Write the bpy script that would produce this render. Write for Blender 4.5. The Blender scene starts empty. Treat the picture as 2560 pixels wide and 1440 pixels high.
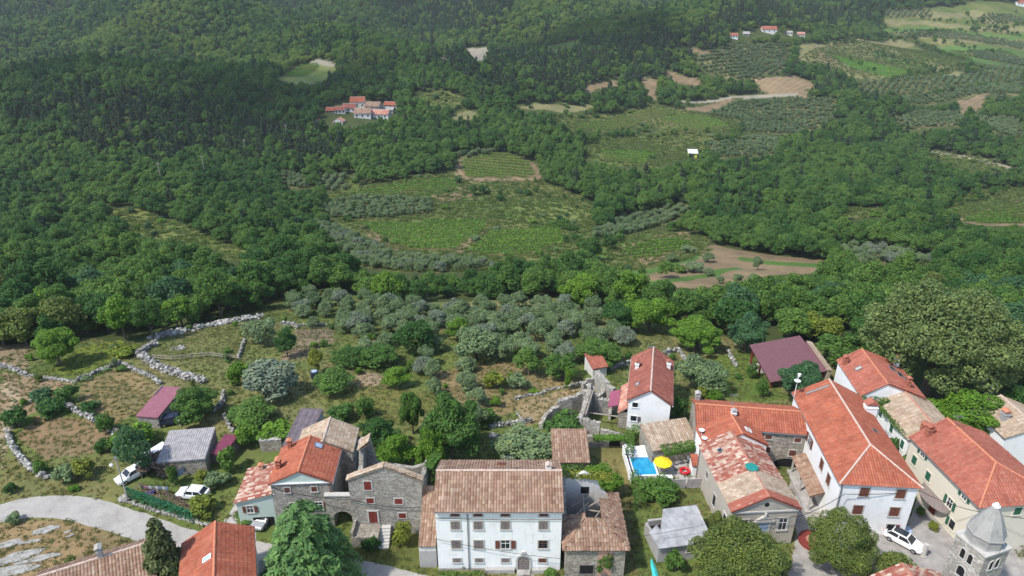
import bpy, math, random
import numpy as np
from mathutils import Vector, Matrix
random.seed(7); RNG = np.random.default_rng(7)
S = bpy.context.scene
COL = S.collection
R = math.radians

# ------------------------------------------------------------------ camera, light, exposure
PITCH, FPX, CAMZ = 25.0, 1707.0, 62.0
cd = bpy.data.cameras.new('camera'); cam = bpy.data.objects.new('camera', cd); COL.objects.link(cam)
cam.location = (0, 0, CAMZ); cam.rotation_euler = (R(90 - PITCH), 0, 0)
cd.sensor_width = 36.0; cd.lens = FPX / 2560.0 * 36.0; cd.clip_start = 0.5; cd.clip_end = 6000
S.camera = cam
SUN_EL, SUN_AZ = 55.0, 58.0        # azimuth measured from -Y (behind the camera) towards -X (left)
sv = Vector((-math.sin(R(SUN_AZ)) * math.cos(R(SUN_EL)), -math.cos(R(SUN_AZ)) * math.cos(R(SUN_EL)), math.sin(R(SUN_EL))))
sl = bpy.data.lights.new('sun', 'SUN'); so = bpy.data.objects.new('sun', sl); COL.objects.link(so)
sl.energy = 2.95; sl.angle = R(3.0); sl.color = (1.0, 0.955, 0.89)
so.rotation_euler = sv.to_track_quat('Z', 'Y').to_euler()
W = bpy.data.worlds.new("World"); S.world = W; W.use_nodes = True
wn = W.node_tree.nodes; wl = W.node_tree.links; wn.clear()
sky = wn.new('ShaderNodeTexSky'); sky.sky_type = 'NISHITA'; sky.sun_disc = False
sky.sun_elevation = R(SUN_EL); sky.sun_rotation = math.atan2(sv.x, sv.y); sky.altitude = 300
bg = wn.new('ShaderNodeBackground'); bg.inputs['Strength'].default_value = 0.15
wo = wn.new('ShaderNodeOutputWorld')
wl.new(sky.outputs[0], bg.inputs[0]); wl.new(bg.outputs[0], wo.inputs[0])
S.view_settings.view_transform = 'Standard'; S.view_settings.look = 'None'
S.view_settings.exposure = 0.72; S.view_settings.gamma = 1.0
S.cycles.max_bounces = 5; S.cycles.diffuse_bounces = 2; S.cycles.transparent_max_bounces = 4
S.cycles.volume_bounces = 0

# ------------------------------------------------------------------ terrain function and pixel rays
cP, sP = math.cos(R(PITCH)), math.sin(R(PITCH))
_py = np.array([-400, 0, 84, 92, 100, 120, 140, 170, 220, 300, 400, 520, 650, 800, 1000, 1300, 1600, 2200, 3000], float)
_pz = np.array([0, 0, 0, -.6, -2.0, -5, -10, -19, -32, -46, -56, -62, -60, -48, -28, 12, 65, 160, 230], float)
_yy = np.arange(-400, 3001, 1.0); _zz = np.interp(_yy, _py, _pz)
_k = np.exp(-0.5 * (np.arange(-30, 31) / 9.0) ** 2); _k /= _k.sum()
_zs = np.convolve(np.pad(_zz, 30, mode='edge'), _k, mode='valid')
_w = np.clip((_yy - 92) / 40, 0, 1); _zs = _zz * (1 - _w) + _zs * _w

def gs(x, y, cx, cy, sx, sy, a): return a * np.exp(-0.5 * (((x - cx) / sx) ** 2 + ((y - cy) / sy) ** 2))
def seg(x, y, x0, y0, x1, y1, s, a):
    dx, dy = x1 - x0, y1 - y0; L2 = dx * dx + dy * dy
    t = np.clip(((x - x0) * dx + (y - y0) * dy) / L2, 0, 1)
    d2 = (x - x0 - t * dx) ** 2 + (y - y0 - t * dy) ** 2
    return a * np.exp(-0.5 * d2 / (s * s))
def HT(x, y):
    x = np.asarray(x, float); y = np.asarray(y, float)
    z = np.interp(y, _yy, _zs)
    f = np.clip((y - 150) / 250, 0, 1)
    z = z + f * (4.0 * np.sin(x / 61 + 1.3) * np.sin(y / 73 + .6) + 2.2 * np.sin(x / 27 + y / 39) + 5 * np.sin(x / 170 + 2) * np.sin(y / 210))
    f2 = np.clip((y - 600) / 400, 0, 1)
    z = z + f2 * (14 * np.sin(x / 95 + y / 160) + 9 * np.sin(x / 52 - y / 88 + 1))
    z = z + gs(x, y, -300, 560, 170, 90, 50) + gs(x, y, -8, 440, 38, 26, 5) + seg(x, y, -150, 215, -75, 175, 22, 4)
    z = z + seg(x, y, 0, 690, 620, 1180, 80, 40) + seg(x, y, -420, 930, -130, 735, 55, 24) + seg(x, y, -120, 1330, 60, 900, 60, 26) + gs(x, y, 420, 700, 200, 160, 16) + gs(x, y, -420, 1050, 260, 160, 18)
    z = z + gs(x, y, -190, 830, 60, 45, 16) + np.clip((y - 930) / 250, 0, 1) * 42 * (np.abs(np.sin((x + .3 * y + 25 * np.sin(y / 140)) / 105)) - .5)
    g = np.clip((y - 92) / 30, 0, 1) * np.clip((260 - y) / 60, 0, 1)
    z = z + g * .35 * np.sin(x / 6.1 + 1) * np.sin(y / 7.3)
    return z
def ray(px, py):
    a = (px - 1280) / FPX; b = (720 - py) / FPX
    return a, cP + b * sP, -sP + b * cP
def U(px, py, z):
    a, dy, dz = ray(px, py); t = (z - CAMZ) / dz
    return Vector((a * t, dy * t, z))
_ts = np.concatenate([np.arange(40, 200, .5), np.arange(200, 3200, 2.0)])
def G(px, py):
    a, dy, dz = ray(px, py)
    dd = CAMZ + dz * _ts - HT(a * _ts, dy * _ts)
    i = int(np.argmax(dd < 0)) if (dd < 0).any() else len(_ts) - 1
    i = max(i, 1); lo, hi = _ts[i - 1], _ts[i]
    for _ in range(14):
        m = .5 * (lo + hi)
        if CAMZ + dz * m - float(HT(a * m, dy * m)) < 0: hi = m
        else: lo = m
    return Vector((a * hi, dy * hi, float(HT(a * hi, dy * hi))))
def dep(p): return p.y * cP - (p.z - CAMZ) * sP
def inpoly(x, y, poly):
    c = np.zeros(np.shape(x), bool); n = len(poly); j = n - 1
    for i in range(n):
        xi, yi = poly[i]; xj, yj = poly[j]
        if yi != yj:
            c ^= ((yi > y) != (yj > y)) & (x < (xj - xi) * (y - yi) / (yj - yi) + xi)
        j = i
    return c
def wpoly(pts): return [tuple(G(*p)[:2]) for p in pts]

# ------------------------------------------------------------------ materials
MATS = {}
def nodes(name):
    m = bpy.data.materials.new(name); m.use_nodes = True
    n = m.node_tree.nodes; n.clear(); o = n.new('ShaderNodeOutputMaterial')
    b = n.new('ShaderNodeBsdfPrincipled'); m.node_tree.links.new(b.outputs[0], o.inputs[0])
    MATS[name] = m
    return m, n, m.node_tree.links, b
def ramp(n, stops, interp='LINEAR'):
    r = n.new('ShaderNodeValToRGB'); r.color_ramp.interpolation = interp
    e = r.color_ramp.elements
    while len(e) < len(stops): e.new(0.5)
    for el, (p, c) in zip(e, stops): el.position = p; el.color = (*c, 1)
    return r
def mixc(n, l, fac, a, b, mode='MIX'):
    m = n.new('ShaderNodeMix'); m.data_type = 'RGBA'; m.blend_type = mode
    for s, v in ((0, fac), (6, a), (7, b)):
        if hasattr(v, 'is_linked') or hasattr(v, 'links'): l.new(v, m.inputs[s])
        elif s == 0: m.inputs[0].default_value = v
        else: m.inputs[s].default_value = (*v, 1)
    return m.outputs[2]
def noise(n, l, co, scale, detail=4, rough=.6):
    t = n.new('ShaderNodeTexNoise'); t.inputs['Scale'].default_value = scale
    t.inputs['Detail'].default_value = detail; t.inputs['Roughness'].default_value = rough
    if co is not None: l.new(co, t.inputs['Vector'])
    return t
def objco(n): return n.new('ShaderNodeTexCoord').outputs['Object']
def bump(n, l, b, h, s=.5, d=.05):
    k = n.new('ShaderNodeBump'); k.inputs['Strength'].default_value = s; k.inputs['Distance'].default_value = d
    l.new(h, k.inputs['Height']); l.new(k.outputs[0], b.inputs['Normal'])
def plain(name, c, rough=.7, metal=0, var=.12, scale=3.0, spec=.3):
    m, n, l, b = nodes(name); co = objco(n); t = noise(n, l, co, scale)
    r = ramp(n, [(.3, tuple(v * (1 - var) for v in c)), (.7, tuple(min(1, v * (1 + var)) for v in c))])
    l.new(t.outputs[0], r.inputs[0]); l.new(r.outputs[0], b.inputs['Base Color'])
    b.inputs['Roughness'].default_value = rough; b.inputs['Metallic'].default_value = metal
    b.inputs['Specular IOR Level'].default_value = spec
    return m
def plaster(name, c, stain=(.25, .23, .2), amt=.35):
    m, n, l, b = nodes(name); co = objco(n)
    t1 = noise(n, l, co, .6, 6, .7); t2 = noise(n, l, co, 9, 4)
    mp = n.new('ShaderNodeMapping'); mp.inputs['Scale'].default_value = (2.5, 2.5, .25); l.new(co, mp.inputs[0])
    t3 = noise(n, l, mp.outputs[0], 1.0, 5, .7)
    r1 = ramp(n, [(.52, (0, 0, 0)), (.78, (amt,) * 3)]); l.new(t1.outputs[0], r1.inputs[0])
    r3 = ramp(n, [(.55, (0, 0, 0)), (.8, (amt * .8,) * 3)]); l.new(t3.outputs[0], r3.inputs[0])
    c1 = mixc(n, l, r1.outputs[0], c, stain); c2 = mixc(n, l, r3.outputs[0], c1, stain)
    r2 = ramp(n, [(.3, (.9, .9, .9)), (.7, (1, 1, 1))]); l.new(t2.outputs[0], r2.inputs[0])
    c3 = mixc(n, l, 1.0, c2, r2.outputs[0], 'MULTIPLY')
    l.new(c3, b.inputs['Base Color']); b.inputs['Roughness'].default_value = .9
    bump(n, l, b, t2.outputs[0], .25, .03)
    return m
def stone(name, stops, scale=3.2, mortar=(.3, .28, .24), mfac=.5):
    m, n, l, b = nodes(name); co = objco(n)
    mp = n.new('ShaderNodeMapping'); mp.inputs['Scale'].default_value = (1, 1, 1.7); l.new(co, mp.inputs[0])
    w = noise(n, l, co, 2.0, 3); 
    va = n.new('ShaderNodeVectorMath'); va.operation = 'MULTIPLY_ADD'; va.inputs[1].default_value = (.25,) * 3
    l.new(w.outputs['Color'], va.inputs[0]); l.new(mp.outputs[0], va.inputs[2])
    v = n.new('ShaderNodeTexVoronoi'); v.inputs['Scale'].default_value = scale; l.new(va.outputs[0], v.inputs['Vector'])
    e = n.new('ShaderNodeTexVoronoi'); e.feature = 'DISTANCE_TO_EDGE'; e.inputs['Scale'].default_value = scale; l.new(va.outputs[0], e.inputs['Vector'])
    sp = n.new('ShaderNodeSeparateColor'); l.new(v.outputs['Color'], sp.inputs[0])
    r = ramp(n, stops); l.new(sp.outputs[0], r.inputs[0])
    er = ramp(n, [(.02, (1, 1, 1)), (.1, (0, 0, 0))]); l.new(e.outputs['Distance'], er.inputs[0])
    mm = n.new('ShaderNodeMath'); mm.operation = 'MULTIPLY'; mm.inputs[1].default_value = mfac; l.new(er.outputs[0], mm.inputs[0])
    c = mixc(n, l, mm.outputs[0], r.outputs[0], mortar)
    t = noise(n, l, co, .5, 6, .7); r2 = ramp(n, [(.35, (.72, .7, .66)), (.65, (1.08, 1.06, 1.02))]); l.new(t.outputs[0], r2.inputs[0])
    c = mixc(n, l, 1.0, c, r2.outputs[0], 'MULTIPLY')
    l.new(c, b.inputs['Base Color']); b.inputs['Roughness'].default_value = .95
    er2 = ramp(n, [(0, (0, 0, 0)), (.15, (1, 1, 1))]); l.new(e.outputs['Distance'], er2.inputs[0])
    bump(n, l, b, er2.outputs[0], .7, .08)
    return m
def tiles(name, stops, lichen=None, lf=.5, rough=.85):
    m, n, l, b = nodes(name); uv = n.new('ShaderNodeTexCoord').outputs['UV']
    f = n.new('ShaderNodeVectorMath'); f.operation = 'FLOOR'; l.new(uv, f.inputs[0])
    oi = n.new('ShaderNodeObjectInfo')
    wnz = n.new('ShaderNodeTexWhiteNoise'); wnz.noise_dimensions = '4D'; l.new(f.outputs[0], wnz.inputs['Vector']); l.new(oi.outputs['Random'], wnz.inputs['W'])
    sx = n.new('ShaderNodeSeparateXYZ'); l.new(f.outputs[0], sx.inputs[0]); w2 = n.new('ShaderNodeTexWhiteNoise'); w2.noise_dimensions = '1D'; l.new(sx.outputs[0], w2.inputs['W'])
    mx = n.new('ShaderNodeMath'); mx.operation = 'MULTIPLY_ADD'; mx.inputs[1].default_value = .38; l.new(w2.outputs['Value'], mx.inputs[0])
    m5 = n.new('ShaderNodeMath'); m5.operation = 'MULTIPLY'; m5.inputs[1].default_value = .62; l.new(wnz.outputs['Value'], m5.inputs[0]); l.new(m5.outputs[0], mx.inputs[2])
    r = ramp(n, stops); l.new(mx.outputs[0], r.inputs[0])
    co = objco(n); t = noise(n, l, co, .45, 6, .65)
    r2 = ramp(n, [(.3, (.78, .76, .74)), (.7, (1.12, 1.1, 1.08))]); l.new(t.outputs[0], r2.inputs[0])
    c = mixc(n, l, 1.0, r.outputs[0], r2.outputs[0], 'MULTIPLY')
    if lichen:
        t2 = noise(n, l, co, 1.3, 8, .75); r3 = ramp(n, [(.5, (0, 0, 0)), (.68, (lf,) * 3)]); l.new(t2.outputs[0], r3.inputs[0])
        c = mixc(n, l, r3.outputs[0], c, lichen)
    l.new(c, b.inputs['Base Color']); b.inputs['Roughness'].default_value = rough; b.inputs['Specular IOR Level'].default_value = .2
    t4 = noise(n, l, co, 14, 3); bump(n, l, b, t4.outputs[0], .3, .03)
    return m
def leafmat(name, lo, hi, tr=.22):
    m, n, l, b = nodes(name); oi = n.new('ShaderNodeObjectInfo'); ge = n.new('ShaderNodeNewGeometry')
    pn = noise(n, l, None, .016, 3, .6); l.new(oi.outputs['Location'], pn.inputs['Vector'])
    ma = n.new('ShaderNodeMath'); ma.operation = 'MULTIPLY_ADD'; ma.inputs[1].default_value = 2.6; ma.inputs[2].default_value = -1.3; l.new(pn.outputs[0], ma.inputs[0])
    mb_ = n.new('ShaderNodeMath'); mb_.operation = 'ADD'; mb_.use_clamp = True; l.new(ma.outputs[0], mb_.inputs[0]); l.new(oi.outputs['Random'], mb_.inputs[1])
    r = ramp(n, [(0, lo), (1, hi)]); l.new(mb_.outputs[0], r.inputs[0])
    r2 = ramp(n, [(0, (.62, .66, .6)), (.8, (1.1, 1.1, 1.05)), (1, (1.5, 1.4, 1.1))]); l.new(ge.outputs['Random Per Island'], r2.inputs[0])
    c = mixc(n, l, 1.0, r.outputs[0], r2.outputs[0], 'MULTIPLY')
    co = objco(n); t = noise(n, l, co, .55, 2); r3 = ramp(n, [(.35, (.8, .84, .82)), (.65, (1.18, 1.14, 1.0))]); l.new(t.outputs[0], r3.inputs[0])
    c = mixc(n, l, 1.0, c, r3.outputs[0], 'MULTIPLY')
    l.new(c, b.inputs['Base Color']); b.inputs['Roughness'].default_value = .6; b.inputs['Specular IOR Level'].default_value = .25
    t2 = n.new('ShaderNodeBsdfTranslucent'); l.new(c, t2.inputs[0])
    ms = n.new('ShaderNodeMixShader'); ms.inputs[0].default_value = tr
    l.new(b.outputs[0], ms.inputs[1]); l.new(t2.outputs[0], ms.inputs[2])
    o = [q for q in n if q.type == 'OUTPUT_MATERIAL'][0]; l.new(ms.outputs[0], o.inputs[0])
    return m

M = {}
M['white'] = plaster('white_plaster', (.88, .875, .85), (.45, .43, .4), .42)
M['white_old'] = plaster('old_white_plaster', (.68, .66, .62), (.3, .28, .25), .7)
M['cream'] = plaster('cream_plaster', (.72, .66, .53), (.5, .45, .36), .3)
M['mint'] = plaster('mint_plaster', (.52, .62, .55), (.4, .45, .4), .2)
M['bare'] = plaster('bare_plaster', (.46, .41, .34), (.22, .2, .17), .7)
M['greyplaster'] = plaster('grey_render', (.40, .38, .36), (.2, .19, .18), .7)
M['stone'] = stone('rubble_stone', [(0, (.26, .245, .22)), (.5, (.38, .36, .33)), (1, (.52, .5, .46))])
M['stone_warm'] = stone('warm_rubble_stone', [(0, (.24, .21, .17)), (.5, (.36, .33, .28)), (1, (.5, .46, .4))])
M['stone_pale'] = stone('pale_rubble_stone', [(0, (.33, .31, .28)), (.5, (.44, .42, .38)), (1, (.58, .56, .52))], 2.6)
M['ashlar'] = plain('dressed_stone', (.48, .46, .42), .9, var=.2, scale=5)
def rockmat():
    m, n, l, b = nodes('limestone_rock'); ge = n.new('ShaderNodeNewGeometry'); r = ramp(n, [(0, (.16, .155, .14)), (.5, (.32, .31, .285)), (1, (.55, .54, .51))]); l.new(ge.outputs['Random Per Island'], r.inputs[0])
    t = noise(n, l, objco(n), 1.8, 5, .7); r2 = ramp(n, [(.35, (.62, .6, .56)), (.65, (1.1, 1.1, 1.08))]); l.new(t.outputs[0], r2.inputs[0])
    l.new(mixc(n, l, 1.0, r.outputs[0], r2.outputs[0], 'MULTIPLY'), b.inputs['Base Color']); b.inputs['Roughness'].default_value = .95; return m
M['rock'] = rockmat()
M['orange'] = tiles('orange_tiles', [(0, (.29, .085, .05)), (.5, (.36, .112, .065)), (1, (.42, .15, .09))], (.26, .13, .09), .5)
M['orange_dull'] = tiles('dull_orange_tiles', [(0, (.29, .09, .06)), (.5, (.355, .118, .08)), (1, (.41, .16, .11))], (.27, .15, .11), .5)
M['oldred'] = tiles('worn_red_tiles', [(0, (.21, .075, .055)), (.6, (.28, .1, .075)), (.93, (.33, .14, .1)), (1, (.45, .36, .3))])
M['brown'] = tiles('old_brown_tiles', [(0, (.21, .12, .08)), (.4, (.28, .175, .12)), (.75, (.35, .245, .175)), (1, (.44, .345, .255))], (.2, .15, .12), .5)
M['tan'] = tiles('old_tan_tiles', [(0, (.3, .22, .15)), (.4, (.38, .29, .21)), (.8, (.46, .38, .29)), (1, (.54, .47, .38))], (.2, .17, .12), .5)
M['mottled'] = tiles('mottled_red_white_tiles', [(0, (.25, .075, .055)), (.36, (.3, .105, .075)), (.55, (.37, .21, .155)), (.75, (.47, .37, .295)), (1, (.54, .46, .38))])
M['reddust'] = tiles('dusty_red_tiles', [(0, (.3, .1, .07)), (.5, (.46, .22, .16)), (1, (.6, .42, .33))])
M['ridge'] = plain('ridge_mortar', (.52, .40, .33), .9, var=.3, scale=4)
M['ridge_or'] = plain('orange_ridge_tile', (.52, .2, .11), .85, var=.25, scale=4)
M['pinkmetal'] = plain('pink_metal_sheet', (.38, .16, .19), .5, var=.12, scale=1.2)
M['magenta'] = plain('magenta_metal_sheet', (.28, .075, .12), .5, var=.15, scale=1.5)
M['purple'] = plain('purple_shingle', (.165, .075, .085), .75, var=.15, scale=2)
M['fibre'] = plain('grey_fibre_cement', (.36, .34, .33), .9, var=.25, scale=1.6)
M['fibre_dark'] = plain('dark_roof_felt', (.145, .12, .13), .9, var=.25, scale=1.2)
M['slate'] = plain('weathered_grey_sheet', (.33, .33, .33), .85, var=.3, scale=1.1)
M['conc'] = plain('concrete', (.38, .36, .33), .95, var=.2, scale=1.5)
M['paving'] = plain('stone_paving', (.30, .28, .255), .95, var=.25, scale=.8)
def roadmat():
    m, n, l, b = nodes('pale_road_surface'); co = objco(n); t = noise(n, l, co, .35, 6, .7); t2 = noise(n, l, co, 4, 4, .7)
    v = n.new('ShaderNodeTexVoronoi'); v.feature = 'DISTANCE_TO_EDGE'; v.inputs['Scale'].default_value = .28; vw = n.new('ShaderNodeVectorMath'); vw.operation = 'ADD'; l.new(co, vw.inputs[0]); l.new(t.outputs['Color'], vw.inputs[1]); l.new(vw.outputs[0], v.inputs['Vector'])
    r = ramp(n, [(.3, (.28, .26, .23)), (.5, (.36, .34, .305)), (.7, (.43, .405, .365))]); l.new(t.outputs[0], r.inputs[0]); r2 = ramp(n, [(.3, (.86, .86, .86)), (.7, (1.08, 1.08, 1.08))]); l.new(t2.outputs[0], r2.inputs[0])
    c = mixc(n, l, 1.0, r.outputs[0], r2.outputs[0], 'MULTIPLY'); r3 = ramp(n, [(.004, (.84, .84, .84)), (.012, (1, 1, 1))]); l.new(v.outputs['Distance'], r3.inputs[0]); c = mixc(n, l, 1.0, c, r3.outputs[0], 'MULTIPLY')
    l.new(c, b.inputs['Base Color']); b.inputs['Roughness'].default_value = .95; return m
M['asphalt'] = roadmat()
M['glass'] = plain('window_glass', (.02, .025, .03), .08, var=.1, spec=.5)
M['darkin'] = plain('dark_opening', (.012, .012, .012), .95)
M['brownwood'] = plain('brown_wood', (.15, .055, .035), .7, var=.25, scale=6)
M['redwood'] = plain('dark_red_wood', (.20, .035, .025), .7, var=.2, scale=5)
M['greywood'] = plain('weathered_grey_wood', (.2, .165, .15), .9, var=.35, scale=7)
M['greenwood'] = plain('green_painted_wood', (.03, .12, .075), .6, var=.15, scale=5)
M['timber'] = plain('old_timber', (.3, .26, .21), .9, var=.3, scale=6)
M['bark'] = plain('bark', (.13, .105, .08), .95, var=.35, scale=5)
M['metal'] = plain('grey_metal', (.3, .3, .3), .45, .6, var=.1)
M['whitepaint'] = plain('white_paint', (.78, .78, .77), .5, var=.05)
M['carwhite'] = plain('white_car_paint', (.8, .8, .8), .25, var=.02, spec=.6)
M['cardark'] = plain('dark_blue_car_paint', (.02, .03, .06), .25, var=.05, spec=.6)
M['carsilver'] = plain('silver_car_paint', (.45, .46, .47), .3, .4, var=.03)
M['rubber'] = plain('rubber', (.02, .02, .02), .85)
M['rim'] = plain('wheel_rim', (.4, .4, .42), .35, .7)
M['lamp'] = plain('lamp_lens', (.7, .7, .72), .2)
M['redlens'] = plain('red_lens', (.35, .02, .02), .3)
M['yellow'] = plain('yellow_canvas', (.75, .58, .02), .8, var=.08)
M['redplastic'] = plain('red_plastic', (.5, .02, .03), .4)
M['turq'] = plain('turquoise_paint', (.06, .48, .46), .5)
M['tarp'] = plain('teal_tarp', (.015, .22, .19), .7, var=.2)
M['cable'] = plain('black_cable', (.015, .015, .015), .7)
M['linen_blue'] = plain('pale_blue_cloth', (.33, .42, .55), .9, var=.2, scale=1.5)
M['linen_white'] = plain('white_cloth', (.75, .75, .74), .9)
M['linen_pink'] = plain('pink_cloth', (.5, .25, .3), .9)
M['linen_green'] = plain('green_cloth', (.3, .4, .25), .9)
M['yellowwall'] = plain('yellow_wall_paint', (.55, .6, .05), .8)
M['pot'] = plain('terracotta', (.4, .15, .07), .9)
M['soil'] = plain('dug_soil', (.24, .17, .12), .98, var=.25, scale=.9)
M['green'] = leafmat('broad_leaves', (.058, .15, .036), (.15, .265, .056), .42)
M['freshsunleaf'] = leafmat('fresh_sun_tinted_leaves', (.12, .225, .04), (.22, .31, .065), .42)  # lighter species; its colour also carries painted sunlight on the far slopes
M['green_blue'] = leafmat('bluish_leaves', (.065, .155, .072), (.085, .185, .082), .38)
M['bright'] = leafmat('bright_leaves', (.13, .26, .03), (.17, .3, .04), .4)
M['yellowleaf'] = leafmat('yellow_green_leaves', (.17, .22, .03), (.23, .25, .04))
M['oliveleaf'] = leafmat('olive_leaves', (.15, .225, .11), (.23, .31, .165), .32)
M['silver'] = leafmat('silver_leaves', (.19, .235, .18), (.2, .25, .19), .2)
M['pineleaf'] = leafmat('pine_needles', (.04, .085, .042), (.07, .11, .052), .15)
M['planeleaf'] = leafmat('plane_tree_leaves', (.16, .22, .08), (.17, .23, .085), .35)
M['limeleaf'] = leafmat('lime_leaves', (.15, .2, .05), (.165, .215, .055), .35)
M['cedarleaf'] = leafmat('cedar_needles', (.11, .22, .07), (.12, .23, .075), .25)
M['thuja'] = leafmat('thuja_sprays', (.1, .125, .045), (.105, .13, .05), .1)
M['purpleleaf'] = leafmat('purple_leaves', (.06, .04, .045), (.075, .05, .055))
M['dryleaf'] = leafmat('dry_twigs', (.17, .115, .1), (.2, .14, .125), .1)
M['vine'] = leafmat('vine_leaves', (.13, .28, .04), (.18, .33, .05), .38)
M['ivy'] = leafmat('ivy_leaves', (.08, .17, .03), (.1, .19, .035))
M['net'] = leafmat('green_net', (.02, .13, .06), (.025, .14, .07), .1)
M['tuft'] = leafmat('grass_blades', (.11, .155, .04), (.19, .185, .07), .35)
M['straw'] = leafmat('straw_blades', (.25, .21, .11), (.32, .27, .14), .35)
def water():
    m, n, l, b = nodes('pool_water'); b.inputs['Base Color'].default_value = (.02, .30, .52, 1)
    b.inputs['Roughness'].default_value = .08; t = noise(n, l, objco(n), 5, 3); bump(n, l, b, t.outputs[0], .15, .03)
    r = ramp(n, [(.35, (.01, .24, .46)), (.7, (.04, .38, .6))]); l.new(noise(n, l, objco(n), 1.5).outputs[0], r.inputs[0]); l.new(r.outputs[0], b.inputs['Base Color'])
    return m
M['water'] = water()

# ------------------------------------------------------------------ mesh helpers
class MB:
    def __init__(s): s.v = []; s.f = []; s.uv = []; s.n = 0; s.sm = False
    def add(s, vs, fs, uv=None):
        vs = np.asarray(vs, float).reshape(-1, 3); k = s.n
        s.v.append(vs); s.uv.append(np.zeros((len(vs), 2)) if uv is None else np.asarray(uv, float))
        if isinstance(fs, np.ndarray): s.f.append(fs + k)
        else: s.f.append([[i + k for i in f] for f in fs])
        s.n += len(vs); return s
    def box(s, x0, x1, y0, y1, z0, z1):
        v = [(x, y, z) for z in (z0, z1) for y in (y0, y1) for x in (x0, x1)]
        return s.add(v, [(0, 2, 3, 1), (4, 5, 7, 6), (0, 1, 5, 4), (2, 6, 7, 3), (0, 4, 6, 2), (1, 3, 7, 5)])
    def hexa(s, p):   # 8 points: bottom loop 4, top loop 4
        return s.add(p, [(3, 2, 1, 0), (4, 5, 6, 7), (0, 1, 5, 4), (1, 2, 6, 5), (2, 3, 7, 6), (3, 0, 4, 7)])
    def prism(s, poly, d):   # extrude a planar polygon along vector d
        n = len(poly); d = np.asarray(d, float); a = np.asarray(poly, float)
        return s.add(np.vstack([a, a + d]), [list(range(n - 1, -1, -1)), list(range(n, 2 * n))] + [(i, (i + 1) % n, (i + 1) % n + n, i + n) for i in range(n)])
    def tube(s, pts, rad, seg=7, cap=True):
        pts = [Vector(p) for p in pts]; n = len(pts)
        if not hasattr(rad, '__len__'): rad = [rad] * n
        vs = []; 
        for i, p in enumerate(pts):
            t = (pts[min(i + 1, n - 1)] - pts[max(i - 1, 0)]).normalized()
            a = t.orthogonal().normalized() if abs(t.z) < .9 else Vector((1, 0, 0)).cross(t).normalized()
            if abs(t.z) < .9: a = t.cross(Vector((0, 0, 1))).normalized()
            b = t.cross(a)
            for k in range(seg):
                an = 2 * math.pi * k / seg
                vs.append(p + (a * math.cos(an) + b * math.sin(an)) * rad[i])
        fs = [(i * seg + k, i * seg + (k + 1) % seg, (i + 1) * seg + (k + 1) % seg, (i + 1) * seg + k) for i in range(n - 1) for k in range(seg)]
        if cap: fs += [list(range(seg - 1, -1, -1)), [(n - 1) * seg + k for k in range(seg)]]
        return s.add([tuple(v) for v in vs], fs)
    def lathe(s, prof, seg=16, c=(0, 0, 0)):
        vs = [(c[0] + r * math.cos(2 * math.pi * k / seg), c[1] + r * math.sin(2 * math.pi * k / seg), c[2] + z) for r, z in prof for k in range(seg)]
        n = len(prof)
        fs = [(i * seg + k, i * seg + (k + 1) % seg, (i + 1) * seg + (k + 1) % seg, (i + 1) * seg + k) for i in range(n - 1) for k in range(seg)]
        fs += [list(range(seg - 1, -1, -1)), [(n - 1) * seg + k for k in range(seg)]]
        return s.add(vs, fs)
    def rock(s, c, r, sq=.7):
        a = RNG.uniform(0, 6.28, 3); out = []
        M3 = np.array(Matrix.Rotation(a[0], 3, 'Z') @ Matrix.Rotation(a[1] * .15, 3, 'X'))
        v = np.array([(x, y, z) for z in (-1, 1) for y in (-1, 1) for x in (-1, 1)], float) * .62
        v = np.vstack([v, [(-1, 0, 0), (1, 0, 0), (0, -1, 0), (0, 1, 0), (0, 0, -1), (0, 0, 1)]]) * RNG.uniform(.75, 1.2, (14, 1))
        v = (v * np.array([r * RNG.uniform(.8, 1.3), r * RNG.uniform(.7, 1), r * sq])) @ M3.T + np.asarray(c, float)
        q = [((0, 2, 3, 1), 12), ((4, 5, 7, 6), 13), ((0, 1, 5, 4), 10), ((2, 6, 7, 3), 11), ((0, 4, 6, 2), 8), ((1, 3, 7, 5), 9)]
        return s.add(v, [(f[i], f[(i + 1) % 4], m) for f, m in q for i in range(4)])
    def build(s, name, mat, parent=None, smooth=False):
        me = bpy.data.meshes.new(name)
        V = np.vstack(s.v) if s.v else np.zeros((0, 3))
        if all(isinstance(f, np.ndarray) for f in s.f) and s.f:
            F = np.vstack(s.f); k = F.shape[1]
            me.vertices.add(len(V)); me.vertices.foreach_set('co', V.ravel())
            me.loops.add(F.size); me.loops.foreach_set('vertex_index', F.ravel().astype(np.int32))
            me.polygons.add(len(F)); me.polygons.foreach_set('loop_start', np.arange(0, F.size, k, dtype=np.int32))
            me.update(calc_edges=True)
        else:
            fs = []
            for f in s.f: fs += [list(map(int, q)) for q in f]
            me.from_pydata(V.tolist(), [], fs); me.update()
        UV = np.vstack(s.uv) if s.uv else np.zeros((0, 2))
        if UV.any():
            ul = me.uv_layers.new(name='UVMap'); li = np.zeros(len(me.loops), np.int32); me.loops.foreach_get('vertex_index', li)
            ul.data.foreach_set('uv', UV[li].ravel())
        me.polygons.foreach_set('use_smooth', np.full(len(me.polygons), bool(smooth)))
        me.materials.append(mat if not isinstance(mat, str) else M[mat])
        o = bpy.data.objects.new(name, me); COL.objects.link(o)
        if parent is not None: o.parent = parent
        return o
def tag(o, label=None, cat=None, group=None, kind=None):
    if label: o['label'] = label
    if cat: o['category'] = cat
    if group: o['group'] = group
    if kind: o['kind'] = kind
    return o
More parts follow.
